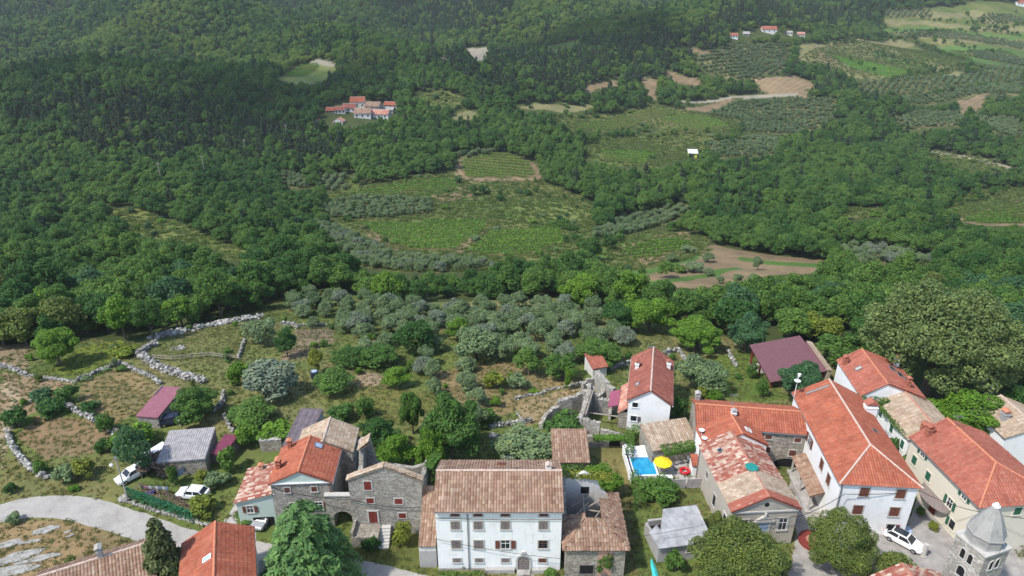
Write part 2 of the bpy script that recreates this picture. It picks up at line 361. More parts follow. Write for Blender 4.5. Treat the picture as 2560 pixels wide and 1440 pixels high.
def thing(name, label, cat, loc=(0, 0, 0), rz=0.0, group=None):
    o = bpy.data.objects.new(name, None); COL.objects.link(o); o.empty_display_size = .5
    o.location = loc; o.rotation_euler = (0, 0, rz)
    return tag(o, label, cat, group)
def copy_tree(o, parent=None):
    c = o.copy(); COL.objects.link(c)
    if parent is not None: c.parent = parent
    for ch in o.children: copy_tree(ch, c)
    return c

def tile_plane(mb, A, B, C, D, row=.32, tl=.45, amp=.08, lip=.03, jit=0.0):
    """A,B eave (left,right seen from outside), C,D upper edge (right,left)"""
    A, B, C, D = [np.asarray(p, float) for p in (A, B, C, D)]
    L = np.linalg.norm(B - A); eu = (B - A) / L
    nn = np.cross(eu, (D - A) if np.linalg.norm(D - A) > 1e-6 else (C - A)); nn /= np.linalg.norm(nn); ev = np.cross(nn, eu)
    vD, vC = np.dot(D - A, ev), np.dot(C - A, ev); vm = max(vD, vC)
    uD, uC = np.dot(D - A, eu), np.dot(C - A, eu)
    us = np.arange(min(0, uD), max(L, uC) + row / 4, row / 4)
    vs = []
    k = 0
    while k * tl < vm:
        vs += [(k * tl, lip), (min(vm, (k + 1) * tl - .01), 0)]; k += 1
    nu, nv = len(us), len(vs)
    vv = np.array([v for v, _ in vs]); hh = np.array([h for _, h in vs])
    lo = uD * vv / vm; hi = L + (uC - L) * vv / vm
    uu = np.clip(us[None, :], lo[:, None], hi[:, None])
    h = amp * np.abs(np.cos(np.pi * uu / row)) + hh[:, None]
    if jit: h = h + RNG.normal(0, jit, (nv // 2 + 1, nu // 4 + 2)).repeat(2, 0).repeat(4, 1)[:nv, :nu]
    P = A + uu[..., None] * eu + vv[:, None, None] * ev + h[..., None] * nn
    idx = np.arange(nu * nv).reshape(nv, nu)
    F = np.stack([idx[:-1, :-1], idx[:-1, 1:], idx[1:, 1:], idx[1:, :-1]], -1).reshape(-1, 4)
    w = (uu[:-1, 1:] - uu[:-1, :-1]) + (uu[1:, 1:] - uu[1:, :-1])
    F = F[(w > 1e-4).reshape(-1)]
    uv = np.stack([uu / row + .5, np.repeat(np.arange(nv) // 2, nu).reshape(nv, nu) + .3], -1)
    mb.add(P.reshape(-1, 3), F, uv.reshape(-1, 2))
    # underlay slab
    q = [A, B, C, D] if np.linalg.norm(C - D) > 1e-3 else [A, B, C]
    a = np.array(q) - nn * .01; b = np.array(q) - nn * .12; n = len(q)
    for tri in ([list(range(4))] if n == 4 else [[0, 1, 2, 2]]): pass
    V = np.vstack([a, b]); fs = [(i, (i + 1) % n, (i + 1) % n + n, i + n) for i in range(n)]
    F2 = [(f[0], f[3], f[2], f[1]) for f in fs]
    if n == 4: F2 += [(4, 7, 6, 5)]
    else: F2 += [(3, 5, 4, 4)]
    mb.add(V, np.array([list(f) for f in F2 if len(set(f)) == 4], dtype=np.int64))
    return mb

class House:
    def __init__(s, name, label, cx, cy, rot, w, d, h, rh, ridge='x', rf=.5, hip=(0, 0), wall='white', roof='orange',
                 ov=.35, og=.15, z0=0.0, rmat='ridge', row=.32, jit=0.008, cat='house', hb=None, zb=-.6, group=None, trim=None):
        s.w, s.d, s.h, s.rh, s.z0, s.ridge = w, d, h, rh, z0, ridge
        s.root = thing(name, label, cat, (cx, cy, z0), R(rot), group)
        if ridge == 'x': la, lb, T = w, d, lambda a, b, z: (a, b, z); f = rf
        else: la, lb, T = d, w, lambda a, b, z: (-b, a, z); f = 1 - rf
        s.T, s.la, s.lb = T, la, lb
        hb = hb if hb is not None else h
        b0, b1, br = -lb / 2, lb / 2, -lb / 2 + f * lb
        mono_b, mono_f = f > .99, f < .01
        h0 = rh if mono_f else h; h1 = rh if mono_b else hb
        if ridge == 'y': h0, h1 = (rh if mono_f else hb), (rh if mono_b else h)
        a0, a1 = -la / 2, la / 2
        s.br = br
        mb = MB(); e = .13
        prof = [(b0, h0), (b1, h1)] if (mono_b or mono_f) else [(b0, h0), (br, rh), (b1, h1)]
        for a, inset in ((a0, hip[0]), (a1, hip[1])):
            top = [T(a, b, z - e) for b, z in prof] if not inset else [T(a, b0, h0 - e), T(a, b1, h1 - e)]
            poly = [T(a, b0, zb)] + top + [T(a, b1, zb)]
            mb.add(poly, [list(range(len(poly)))] if a == a0 else [list(range(len(poly)))[::-1]])
        for b, hh, fl in ((b0, h0, 0), (b1, h1, 1)):
            q = [T(a0, b, zb), T(a1, b, zb), T(a1, b, hh - e), T(a0, b, hh - e)]
            mb.add(q, [[0, 1, 2, 3]] if not fl else [[3, 2, 1, 0]])
        s.walls = mb.build('wall', wall, s.root)
        # roof
        rb = MB()
        A0, A1 = a0 - og, a1 + og
        r0, r1 = (a0 + hip[0] if hip[0] else A0), (a1 - hip[1] if hip[1] else A1)
        s0 = (rh - h0) / max(br - b0, .01); s1 = (rh - h1) / max(b1 - br, .01)
        e0, e1 = b0 - ov, b1 + ov
        z_0, z_1 = h0 - s0 * ov, h1 - s1 * ov
        if mono_b: e1 = b1; br_ = b1 + .1
        if not mono_f: tile_plane(rb, T(A0 - (ov - og if hip[0] else 0), e0, z_0), T(A1 + (ov - og if hip[1] else 0), e0, z_0), T(r1, br, rh), T(r0, br, rh), row, jit=jit)
        if not mono_b: tile_plane(rb, T(A1 + (ov - og if hip[1] else 0), e1, z_1), T(A0 - (ov - og if hip[0] else 0), e1, z_1), T(r0, br, rh), T(r1, br, rh), row, jit=jit)
        if hip[0]: tile_plane(rb, T(A0 - (ov - og), e1, z_1), T(A0 - (ov - og), e0, z_0), T(r0, br, rh), T(r0, br, rh), row, jit=jit)
        if hip[1]: tile_plane(rb, T(A1 + (ov - og), e0, z_0), T(A1 + (ov - og), e1, z_1), T(r1, br, rh), T(r1, br, rh), row, jit=jit)
        s.roof = rb.build('roof', roof, s.root)
        if not (mono_b or mono_f):
            c = MB(); c.tube([T(r0, br, rh + .03), T(r1, br, rh + .03)], .13, 8)
            for k, (rr, sg) in enumerate(((r0, 0), (r1, 1))):
                if hip[k]:
                    ae = (A0 - (ov - og)) if k == 0 else (A1 + (ov - og))
                    c.tube([T(rr, br, rh + .03), T(ae, e0, z_0 + .06)], .12, 8); c.tube([T(rr, br, rh + .03), T(ae, e1, z_1 + .06)], .12, 8)
            c.build('ridge_tiles', rmat, s.roof)
        if trim:
            for (ee, zz) in ((e0, z_0), (e1, z_1)):
                tr = MB(); tr.tube([T(A0, ee, zz - .08), T(A1, ee, zz - .08)], .07, 6); tr.build('gutter', trim, s.roof)
        s.prof = lambda b: h0 + s0 * (b - b0) if b <= br else h1 + s1 * (b1 - b)
    def zr(s, x, y):   # roof height at local x,y
        return s.prof(y if s.ridge == 'x' else -x)
    def P(s, face, u, o, z):
        w, d = s.w / 2, s.d / 2
        return {'F': (u, -d - o, z), 'B': (-u, d + o, z), 'R': (w + o, u, z), 'L': (-w - o, -u, z)}[face]
    def fbox(s, mb, face, u0, u1, z0, z1, o0, o1):
        mb.hexa([s.P(face, u0, o1, z0), s.P(face, u1, o1, z0), s.P(face, u1, o0, z0), s.P(face, u0, o0, z0),
                 s.P(face, u0, o1, z1), s.P(face, u1, o1, z1), s.P(face, u1, o0, z1), s.P(face, u0, o0, z1)])
    def win(s, face, u, z, w, h, style='closed', sh='greywood', fr='ashlar', t=.13, sill=True, name='window'):
        f = MB()
        s.fbox(f, face, u - w / 2 - t, u - w / 2, z - h / 2, z + h / 2, -.05, .06); s.fbox(f, face, u + w / 2, u + w / 2 + t, z - h / 2, z + h / 2, -.05, .06)
        s.fbox(f, face, u - w / 2 - t, u + w / 2 + t, z + h / 2, z + h / 2 + t, -.05, .065)
        s.fbox(f, face, u - w / 2 - t - .04, u + w / 2 + t + .04, z - h / 2 - t, z - h / 2, -.05, .12 if sill else .065)
        win = f.build(name, fr, s.root)
        p = MB(); s.fbox(p, face, u - w / 2, u + w / 2, z - h / 2, z + h / 2, -.02, .012)
        p.build('pane', 'glass' if style != 'dark' else 'darkin', win)
        if style in ('glass', 'open', 'half'):
            g = MB(); s.fbox(g, face, u - .025, u + .025, z - h / 2, z + h / 2, .01, .035)
            s.fbox(g, face, u - w / 2, u + w / 2, z + h * .12, z + h * .12 + .05, .01, .033)
            s.fbox(g, face, u - w / 2, u - w / 2 + .05, z - h / 2, z + h / 2, .01, .036); s.fbox(g, face, u + w / 2 - .05, u + w / 2, z - h / 2, z + h / 2, .01, .036)
            g.build('sash', 'whitepaint' if style != 'half' else sh, win)
        leaves = {'closed': [(-w / 4, 0.03), (w / 4, 0.03)], 'open': [(-w * .75 - t * 1.1, .07), (w * .75 + t * 1.1, .07)], 'right': [(w * .75 + t, .07)], 'left': [(-w * .75 - t, .07)]}.get(style, [])
        for du, o in leaves:
            k = MB(); hw = w / 4 - .012
            s.fbox(k, face, u + du - hw, u + du + hw, z - h / 2 + .01, z + h / 2 - .01, o - .015, o + .012)
            for q in (-1, 0, 1):
                zz = z + q * (h / 2 - .09); s.fbox(k, face, u + du - hw + .02, u + du + hw - .02, zz - .05, zz + .05, o + .01, o + .035)
            for q in (-1, 1): s.fbox(k, face, u + du + q * (hw - .04) - .035, u + du + q * (hw - .04) + .035, z - h / 2 + .03, z + h / 2 - .03, o + .01, o + .032)
            k.build('shutter', sh, win)
        return win
    def door(s, face, u, w, h, mat='redwood', fr='ashlar', z=0, arch=0, t=.2):
        f = MB()
        s.fbox(f, face, u - w / 2 - t, u - w / 2, z, z + h, -.05, .09); s.fbox(f, face, u + w / 2, u + w / 2 + t, z, z + h, -.05, .09)
        if arch:
            n = 10
            for i in range(n):
                a0, a1 = math.pi * i / n, math.pi * (i + 1) / n
                q = []
                for o in (.09, -.05):
                    q.append([s.P(face, u + (w / 2 + t) * math.cos(a0), o, z + h + (arch + t) * math.sin(a0)), s.P(face, u + (w / 2 + t) * math.cos(a1), o, z + h + (arch + t) * math.sin(a1)),
                              s.P(face, u + w / 2 * math.cos(a1), o, z + h + arch * math.sin(a1)), s.P(face, u + w / 2 * math.cos(a0), o, z + h + arch * math.sin(a0))])
                f.hexa(q[1] + q[0])
            s.fbox(f, face, u - .22, u + .22, z + h + arch + t - .02, z + h + arch + t + .45, -.05, .14)
        else: s.fbox(f, face, u - w / 2 - t, u + w / 2 + t, z + h, z + h + t, -.05, .095)
        fo = f.build('door_frame', fr, s.root)
        p = MB()
        poly = [(u - w / 2, z), (u + w / 2, z), (u + w / 2, z + h)]
        if arch: poly += [(u + w / 2 * math.cos(math.pi * i / 10), z + h + arch * math.sin(math.pi * i / 10)) for i in range(1, 10)]
        poly += [(u - w / 2, z + h)]
        n = len(poly)
        p.add([s.P(face, a, .02, b) for a, b in poly] + [s.P(face, a, -.03, b) for a, b in poly], [list(range(n))] + [(i, i + n, (i + 1) % n + n, (i + 1) % n) for i in range(n)])
        for q in (-.25, .25): s.fbox(p, face, u + q * w - .16 * w, u + q * w + .16 * w, z + .2, z + h * .45, .01, .05); s.fbox(p, face, u + q * w - .16 * w, u + q * w + .16 * w, z + h * .52, z + h * .93, .01, .05)
        return p.build('door', mat, fo)
    def chimney(s, x, y, h, w=.6, d=.6, mat='oldbrick', cap='ridge_or', style='tiled'):
        z = s.zr(x, y); mb = MB()
        mb.box(x - w / 2, x + w / 2, y - d / 2, y + d / 2, z - .5, z + h)
        mb.box(x - w / 2 - .07, x + w / 2 + .07, y - d / 2 - .07, y + d / 2 + .07, z + h * .72, z + h * .8)
        for q in (-1, 1): 
            for p in (-1, 1): mb.box(x + q * (w / 2 - .08) - .07, x + q * (w / 2 - .08) + .07, y + p * (d / 2 - .08) - .07, y + p * (d / 2 - .08) + .07, z + h, z + h + .22)
        ch = mb.build('chimney', mat, s.roof)
        c = MB()
        c.prism([(x - w / 2 - .12, y - d / 2 - .1, z + h + .22), (x + w / 2 + .12, y - d / 2 - .1, z + h + .22), (x, y - d / 2 - .1, z + h + .22 + w * .38)], (0, d + .2, 0))
        return ch, c.build('chimney_cap', cap, s.roof)
    def skylight(s, x, y, w=.8, l=1.1, mat='glass', fr='metal'):
        # lies on the slope
        if s.ridge == 'x': g = (s.zr(x, y + .1) - s.zr(x, y - .1)) / .2; ax = Vector((1, 0, 0)); ay = Vector((0, 1, g)).normalized()
        else: g = (s.zr(x + .1, y) - s.zr(x - .1, y)) / .2; ax = Vector((0, 1, 0)); ay = Vector((1, 0, g)).normalized()
        n = ax.cross(ay); n = n if n.z > 0 else -n
        c = Vector((x, y, s.zr(x, y))) + n * .02
        def bx(mb, u0, u1, v0, v1, h0, h1): mb.hexa([tuple(c + ax * u + ay * v + n * hh) for hh in (h0, h1) for u, v in ((u0, v0), (u1, v0), (u1, v1), (u0, v1))])
        f = MB(); k = .09
        bx(f, -w / 2, w / 2, -l / 2, -l / 2 + k, 0, .17); bx(f, -w / 2, w / 2, l / 2 - k, l / 2, 0, .17); bx(f, -w / 2, -w / 2 + k, -l / 2 + k, l / 2 - k, 0, .168); bx(f, w / 2 - k, w / 2, -l / 2 + k, l / 2 - k, 0, .168)
        o = f.build('skylight', fr, s.roof)
        return o, c, ax, ay, n, bx, (w, l, mat)
M['oldbrick'] = plain('old_brick', (.36, .13, .08), .9, var=.3, scale=6)
def sky(h, x, y, w=.8, l=1.1, mat='glass', fr='metal'):
    o, c, ax, ay, n, bx, (w, l, mat) = h.skylight(x, y, w, l, mat, fr)
    # pane belongs to the same roof
    p = MB(); bx(p, -w / 2 + .09, w / 2 - .09, -l / 2 + .09, l / 2 - .09, .02, .12); p.build('skylight_pane', mat, h.roof)

# ------------------------------------------------------------------ ground: land use polygons (photo pixels dropped on the terrain)
LU = {}
CLPX = []
def lu(kind, *polys): LU.setdefault(kind, []).extend(wpoly(p) for p in polys); CLPX.extend(polys)
VILLAGE = wpoly([(-700, 905), (0, 872), (120, 868), (230, 845), (330, 862), (400, 838), (500, 812), (640, 782), (700, 745), (860, 735), (1000, 755), (1400, 745), (1560, 790), (1690, 815), (1860, 850), (2060, 862), (2180, 905), (2210, 990), (2420, 1010), (2560, 1060), (3000, 1130), (3000, 1900), (-900, 1900)])
lu('meadow', [(250, 520), (330, 520), (470, 570), (620, 632), (640, 655), (560, 648), (430, 608), (330, 580)],
   [(830, 545), (880, 480), (900, 465), (1000, 450), (1140, 425), (1160, 450), (1340, 448), (1400, 470), (1490, 510), (1490, 565), (1430, 640), (1250, 655), (1040, 645), (900, 580)],
   [(1450, 372), (1500, 345), (1640, 325), (1760, 330), (1800, 352), (1720, 395), (1640, 420), (1560, 415), (1460, 392)],
   [(1480, 640), (1500, 610), (1620, 575), (1760, 590), (1780, 630), (1700, 655), (1560, 680)],
   [(2360, 515), (2430, 480), (2560, 468), (2700, 470), (2700, 520), (2560, 512), (2400, 548)],
   [(2000, 145), (2100, 100), (2250, 96), (2330, 130), (2420, 160), (2330, 195), (2200, 208), (2080, 170)],
   [(2200, 50), (2330, 18), (2560, 14), (2700, 20), (2700, 170), (2560, 165), (2420, 140), (2330, 112)],
   [(1380, 300), (1430, 290), (1640, 262), (1720, 275), (1840, 300), (1850, 330), (1740, 335), (1600, 315), (1430, 330)],
   [(820, 445), (900, 440), (880, 490), (830, 500)], [(1020, 230), (1160, 235), (1140, 262), (1060, 262)], [(2300, 380), (2420, 385), (2550, 425), (2420, 430)], [(2100, 520), (2250, 520), (2200, 545), (2110, 545)])
lu('brightgrass', [(250, 520), (330, 520), (470, 570), (620, 632), (640, 655), (560, 648), (430, 608), (330, 580)], [(1342, 118), (1450, 100), (1456, 112), (1385, 130)], [(690, 200), (740, 168), (790, 148), (850, 164), (815, 200), (760, 216)], [(1280, 500), (1400, 505), (1470, 530), (1440, 560), (1300, 560), (1250, 530)])
lu('dry', [(1990, 118), (2090, 100), (2230, 98), (2250, 135), (2120, 140), (2010, 150)], [(1420, 285), (1300, 268), (1400, 260), (1500, 262)], [(1280, 270), (1340, 258), (1390, 262), (1320, 275)],
   [(1120, 288), (1190, 278), (1205, 290), (1140, 300)], [(2290, 160), (2330, 150), (2560, 240), (2560, 250)])
lu('soil', [(1560, 690), (1600, 670), (1700, 645), (1790, 612), (1850, 625), (2000, 645), (2085, 655), (2060, 680), (1900, 695), (1760, 722), (1640, 715)],
   [(1143, 400), (1165, 395), (1175, 470), (1190, 500), (1165, 500), (1155, 450), (1145, 440)], [(1160, 445), (1350, 442), (1350, 452), (1160, 455)], [(1325, 395), (1345, 410), (1352, 445), (1335, 440)],
   [(890, 565), (910, 560), (1020, 625), (990, 628)], [(1205, 575), (1225, 570), (1150, 632), (1125, 632)], [(1080, 490), (1150, 480), (1150, 500), (1090, 505)],
   [(1530, 625), (1640, 582), (1720, 580), (1725, 600), (1640, 600), (1550, 640)], [(1580, 650), (1720, 628), (1730, 640), (1570, 672)],
   [(2385, 548), (2470, 515), (2600, 498), (2600, 565), (2460, 565)], [(1655, 175), (1690, 180), (1760, 210), (1690, 212)], [(1450, 225), (1500, 205), (1560, 198), (1540, 210), (1470, 232)],
   [(1880, 200), (1980, 190), (2040, 205), (2010, 245), (1920, 235)], [(1990, 240), (2010, 240), (2020, 320), (1995, 320)], [(1690, 275), (1810, 245), (1835, 250), (1770, 280)], [(1600, 190), (1650, 200), (1640, 250), (1610, 230)],
   [(2395, 255), (2470, 230), (2460, 270), (2400, 285)], [(2030, 130), (2130, 145), (2070, 160)], [(1700, 120), (1780, 130), (1830, 145), (1760, 140)], [(2280, 285), (2380, 310), (2300, 325)])
lu('dry', [(1990, 145), (2000, 112), (2090, 100), (2250, 97), (2290, 110), (2230, 135), (2300, 160), (2200, 205), (2130, 195), (2080, 165)], [(2200, 50), (2560, 68), (2560, 80), (2220, 64)], [(2330, 98), (2560, 104), (2560, 118), (2350, 110)], [(2250, 30), (2450, 26), (2480, 40), (2260, 42)])
lu('pale', [(770, 155), (800, 147), (850, 163), (830, 168), (790, 160)], [(1158, 122), (1222, 118), (1228, 145), (1190, 152)], [(1095, 138), (1110, 138), (1118, 156), (1102, 152)], [(1680, 250), (1830, 238), (1990, 232), (2000, 240), (1830, 246), (1700, 256)], [(2310, 376), (2420, 390), (2550, 422), (2548, 428), (2410, 396)])
lu('band', [(1565, 680), (1650, 664), (1745, 636), (1752, 648), (1660, 678), (1575, 694)], [(1600, 712), (1700, 692), (1840, 668), (1850, 674), (1710, 702), (1620, 718)], [(1850, 640), (1960, 655), (2075, 664), (2060, 670), (1950, 664), (1850, 650)], [(1480, 640), (1600, 590), (1640, 580), (1650, 586), (1560, 615), (1500, 646)], [(2075, 135), (2145, 150), (2240, 190), (2205, 192), (2120, 165)], [(2190, 128), (2340, 172), (2320, 178), (2180, 138)],
   [(2200, 70), (2560, 88), (2560, 98), (2220, 82)], [(2340, 118), (2560, 130), (2560, 140), (2380, 132)], [(2420, 150), (2560, 180), (2560, 172), (2430, 142)])
OLPX = ([(2230, 75), (2560, 105), (2560, 125), (2260, 95)], [(2420, 122), (2560, 150), (2560, 166), (2440, 145)], [(2200, 30), (2330, 22), (2330, 40), (2230, 48)], [(2440, 40), (2560, 45), (2560, 60), (2450, 58)], [(770, 545), (800, 555), (870, 585), (1000, 645), (1200, 655), (1250, 675), (1000, 680), (900, 665), (830, 610)], [(805, 515), (900, 495), (1080, 500), (1085, 535), (900, 548), (820, 545)],
   [(1470, 585), (1560, 545), (1700, 512), (1740, 530), (1600, 580), (1490, 605)], [(2080, 615), (2200, 620), (2330, 645), (2370, 670), (2150, 660)], [(1760, 285), (1830, 255), (1990, 245), (2085, 250), (2090, 300), (1990, 335), (1860, 330), (1850, 300)],
   [(1740, 150), (1850, 108), (1985, 112), (1970, 165), (1860, 200), (1760, 180)], [(2130, 210), (2350, 195), (2560, 172), (2560, 200), (2300, 235), (2180, 240)], [(2240, 250), (2560, 205), (2560, 235), (2300, 262)], [(2230, 300), (2300, 280), (2400, 285), (2410, 315), (2260, 325)],
   [(1770, 360), (1900, 345), (1960, 350), (1940, 385), (1790, 395)], [(1120, 390), (1250, 372), (1240, 385), (1140, 400)], [(780, 440), (860, 440), (870, 475), (810, 480)], [(2420, 290), (2560, 300), (2560, 350), (2480, 330)],
   [(680, 420), (760, 440), (780, 470), (720, 470)], [(1870, 160), (1960, 170), (1900, 200), (1850, 190)])
OLV = [wpoly(p) for p in OLPX]
OLN = wpoly([(700, 750), (860, 745), (1000, 770), (1400, 770), (1560, 800), (1700, 830), (1690, 872), (1600, 872), (1460, 850), (1250, 862), (1100, 850), (950, 862), (850, 850), (720, 800)])
VYD = [  # polygon, label, direction degrees
 ([(1150, 402), (1250, 380), (1325, 404), (1335, 441), (1168, 444)], 'vine row on the rounded vineyard knoll in the middle of the valley', 0),
 ([(888, 480), (1138, 447), (1143, 474), (905, 494)], 'vine row in the narrow vineyard strip left of the vineyard knoll', 8),
 ([(905, 558), (1215, 552), (1212, 572), (1130, 627), (1035, 626), (935, 582)], 'vine row in the broad wedge shaped vineyard at the valley bottom', 0),
 ([(1228, 582), (1400, 567), (1408, 608), (1300, 640), (1165, 634)], 'vine row in the vineyard right of the sandy wedge path', 10),
 ([(1548, 628), (1640, 600), (1722, 600), (1722, 626), (1590, 652)], 'sparse vine row in the brown field below the wooded slope', 24),
 ([(1432, 318), (1500, 300), (1640, 267), (1690, 282), (1600, 308), (1500, 328)], 'vine row in the long bright vineyard on the right slope', 30),
 ([(1642, 300), (1700, 286), (1790, 296), (1830, 318), (1740, 325)], 'vine row in the bright vineyard beside the olive grove', 0),
 ([(1502, 380), (1640, 384), (1612, 408), (1512, 402)], 'vine row in the pale meadow left of the yellow shed', -5),
 ([(705, 185), (750, 162), (792, 157), (800, 166), (775, 186), (720, 194)], 'vine row on the sunlit hilltop clearing far left', 40),
 ([(2400, 552), (2480, 520), (2600, 505), (2600, 556), (2470, 562)], 'thin vine row on bare soil at the right edge', 20),
 ([(2085, 140), (2180, 158), (2290, 182), (2230, 196), (2120, 165)], 'vine row in the striped upper fields on the right', -30)]
VYP = [wpoly(p) for p, _, _ in VYD]

def nz(x, y, s):
    return (np.sin(x / s + 1.7 * np.sin(y / s * .7)) + np.sin(y / s * 1.13 + 1.3 * np.sin(x / s * .8 + 2)) + np.sin((x + y) / s * 1.9 + .5)) / 3
def landcolor(x, y):
    s = np.clip(y / 250, .4, 3)
    xq = x + s * 1.6 * nz(x, y, 3.1 * 2) ; yq = y + s * 1.6 * nz(y + 9, x, 3.7 * 2)
    c = np.tile(np.array([.06, .078, .026]), (x.size, 1))
    t = np.clip(nz(x, y, 17) * .4 + nz(y, x, 6.3) * .3 + nz(x + 50, y, 41) * .45 + .5, 0, 1)[:, None]
    meadow = np.array([.075, .115, .028]) * (1 - t) + np.array([.15, .155, .055]) * t
    for k, v in (('meadow', meadow), ('brightgrass', meadow * np.array([1.15, 1.25, 1.1])), ('dry', np.array([.19, .178, .085]) * (.85 + .3 * t))):
        for p in LU[k]: m = inpoly(xq, yq, p); c[m] = v[m] if v.ndim == 2 else v
    for p in OLV: m = inpoly(xq, yq, p); c[m] = (np.array([.15, .14, .065]) * (.8 + .4 * t))[m]
    for p in LU['soil']: m = inpoly(xq, yq, p); c[m] = (np.array([.225, .165, .1]) * (.8 + .35 * t) * (1 + .13 * np.sin((x * .45 + y * 1.5) * 1.9 + 2 * np.sin(x / 19)))[:, None])[m]
    for p in VYP: m = inpoly(xq, yq, p); c[m] = (np.array([.125, .11, .048]) * (.85 + .3 * t))[m]
    for p in LU['band']: m = inpoly(xq, yq, p); c[m] = (np.array([.08, .15, .035]) * (.8 + .4 * t))[m]
    for p in LU['pale']: m = inpoly(x, y, p); c[m] = (.28, .25, .2)
    # village gardens
    m = inpoly(xq, yq, VILLAGE)
    a = nz(x, y, 5.3) * .4 + nz(x + 30, y, 1.9) * .2 + nz(x, y, 14) * .42 + .2
    a = np.clip(a, 0, 1)[:, None]
    gdn = np.array([.115, .15, .042]) * (1 - a) + np.array([.22, .185, .09]) * a
    c[m] = gdn[m]
    for poly, col in GARD:
        m = inpoly(x + .5 * nz(x, y, 2), y + .5 * nz(y, x, 2.3), poly); c[m] = (np.array(col) * (1.1 + .4 * a))[m]
    return c
GARD = [(wpoly(p), c) for p, c in (
    ([(200, 960), (300, 915), (400, 965), (390, 1010), (330, 1040), (280, 1060), (200, 1020)], (.20, .15, .075)), ([(0, 930), (190, 960), (150, 1010), (60, 1040), (20, 1090), (0, 1200)], (.24, .17, .11)),
    ([(90, 1040), (240, 1055), (290, 1090), (230, 1130), (110, 1150), (50, 1090)], (.20, .14, .08)), ([(390, 870), (600, 815), (610, 880), (590, 900), (400, 900)], (.105, .11, .04)),
    ([(190, 870), (300, 850), (330, 880), (210, 940), (120, 930)], (.13, .16, .03)), ([(0, 860), (80, 860), (70, 920), (0, 925)], (.22, .165, .11)),
    ([(1290, 1000), (1460, 970), (1400, 1060), (1300, 1060)], (.23, .17, .10)), ([(1080, 930), (1280, 900), (1420, 960), (1260, 1040), (1120, 1000)], (.19, .145, .075)),
    ([(0, 948), (25, 963), (44, 1000), (40, 1040), (24, 1090), (12, 1130), (22, 1170), (34, 1205), (14, 1208), (-5, 1170), (-5, 1100), (18, 1040), (20, 1000), (0, 978)], (.32, .25, .17)),
    ([(1780, 890), (1900, 880), (1930, 960), (1990, 1000), (1830, 1000), (1790, 960)], (.085, .12, .025)), ([(880, 1340), (1090, 1340), (1090, 1440), (960, 1410), (860, 1390)], (.11, .115, .035)),
    ([(0, 1130), (110, 1190), (290, 1200), (300, 1240), (200, 1238), (0, 1262)], (.13, .125, .05)), ([(0, 1310), (140, 1298), (330, 1345), (300, 1440), (0, 1440)], (.19, .14, .075)),
    ([(890, 930), (950, 930), (950, 965), (895, 970)], (.25, .18, .125)), ([(740, 825), (835, 822), (832, 860), (745, 868)], (.21, .16, .105)), ([(705, 870), (800, 868), (775, 895), (700, 900)], (.18, .13, .09)),
    ([(1500, 1130), (1560, 1100), (1600, 1440), (1560, 1440), (1545, 1200)], (.13, .115, .045)), ([(1600, 1230), (1740, 1220), (1790, 1330), (1680, 1260), (1620, 1260)], (.10, .115, .035)),
    ([(840, 960), (1000, 970), (1130, 1010), (980, 1060), (860, 1030)], (.11, .115, .035)))]

# terrain sheet: fan-shaped grid, fine near the village, coarse far away
ys = [-60.0, 0, 30, 42]; 
while ys[-1] < 2000: ys.append(ys[-1] + max(.32, ys[-1] * .0052))
ys = np.array(ys); us = np.linspace(-1.25, 1.25, 620)
YY, UU = np.meshgrid(ys, us, indexing='ij'); XX = UU * (np.maximum(YY, 0) + 42)
ZZ = HT(XX, YY)
nr, nc = XX.shape; idx = np.arange(nr * nc).reshape(nr, nc)
F = np.stack([idx[:-1, :-1], idx[:-1, 1:], idx[1:, 1:], idx[1:, :-1]], -1).reshape(-1, 4)
tb = MB(); tb.add(np.stack([XX, YY, ZZ], -1).reshape(-1, 3), F)
def groundmat():
    m, n, l, b = nodes('ground'); at = n.new('ShaderNodeAttribute'); at.attribute_name = 'landcol'
    co = objco(n); t1 = noise(n, l, co, 1.6, 6, .75); t2 = noise(n, l, co, .12, 5, .7); t3 = noise(n, l, co, 7, 3)
    r1 = ramp(n, [(.3, (.74, .77, .72)), (.5, (1, 1, 1)), (.72, (1.28, 1.22, 1.2))]); l.new(t1.outputs[0], r1.inputs[0])
    r2 = ramp(n, [(.35, (.78, .86, .8)), (.65, (1.2, 1.12, 1.05))]); l.new(t2.outputs[0], r2.inputs[0])
    c = mixc(n, l, 1.0, at.outputs['Color'], r1.outputs[0], 'MULTIPLY'); c = mixc(n, l, 1.0, c, r2.outputs[0], 'MULTIPLY')
    l.new(c, b.inputs['Base Color']); b.inputs['Roughness'].default_value = 1; b.inputs['Specular IOR Level'].default_value = .1
    bump(n, l, b, t1.outputs[0], .6, .25)
    return m
M['ground'] = groundmat()
ground = tb.build('ground', 'ground', None, True); tag(ground, kind='structure')
lc = landcolor(XX.ravel(), YY.ravel())
ca = ground.data.attributes.new('landcol', 'FLOAT_COLOR', 'POINT')
ca.data.foreach_set('color', np.hstack([lc, np.ones((len(lc), 1))]).astype(np.float32).ravel())

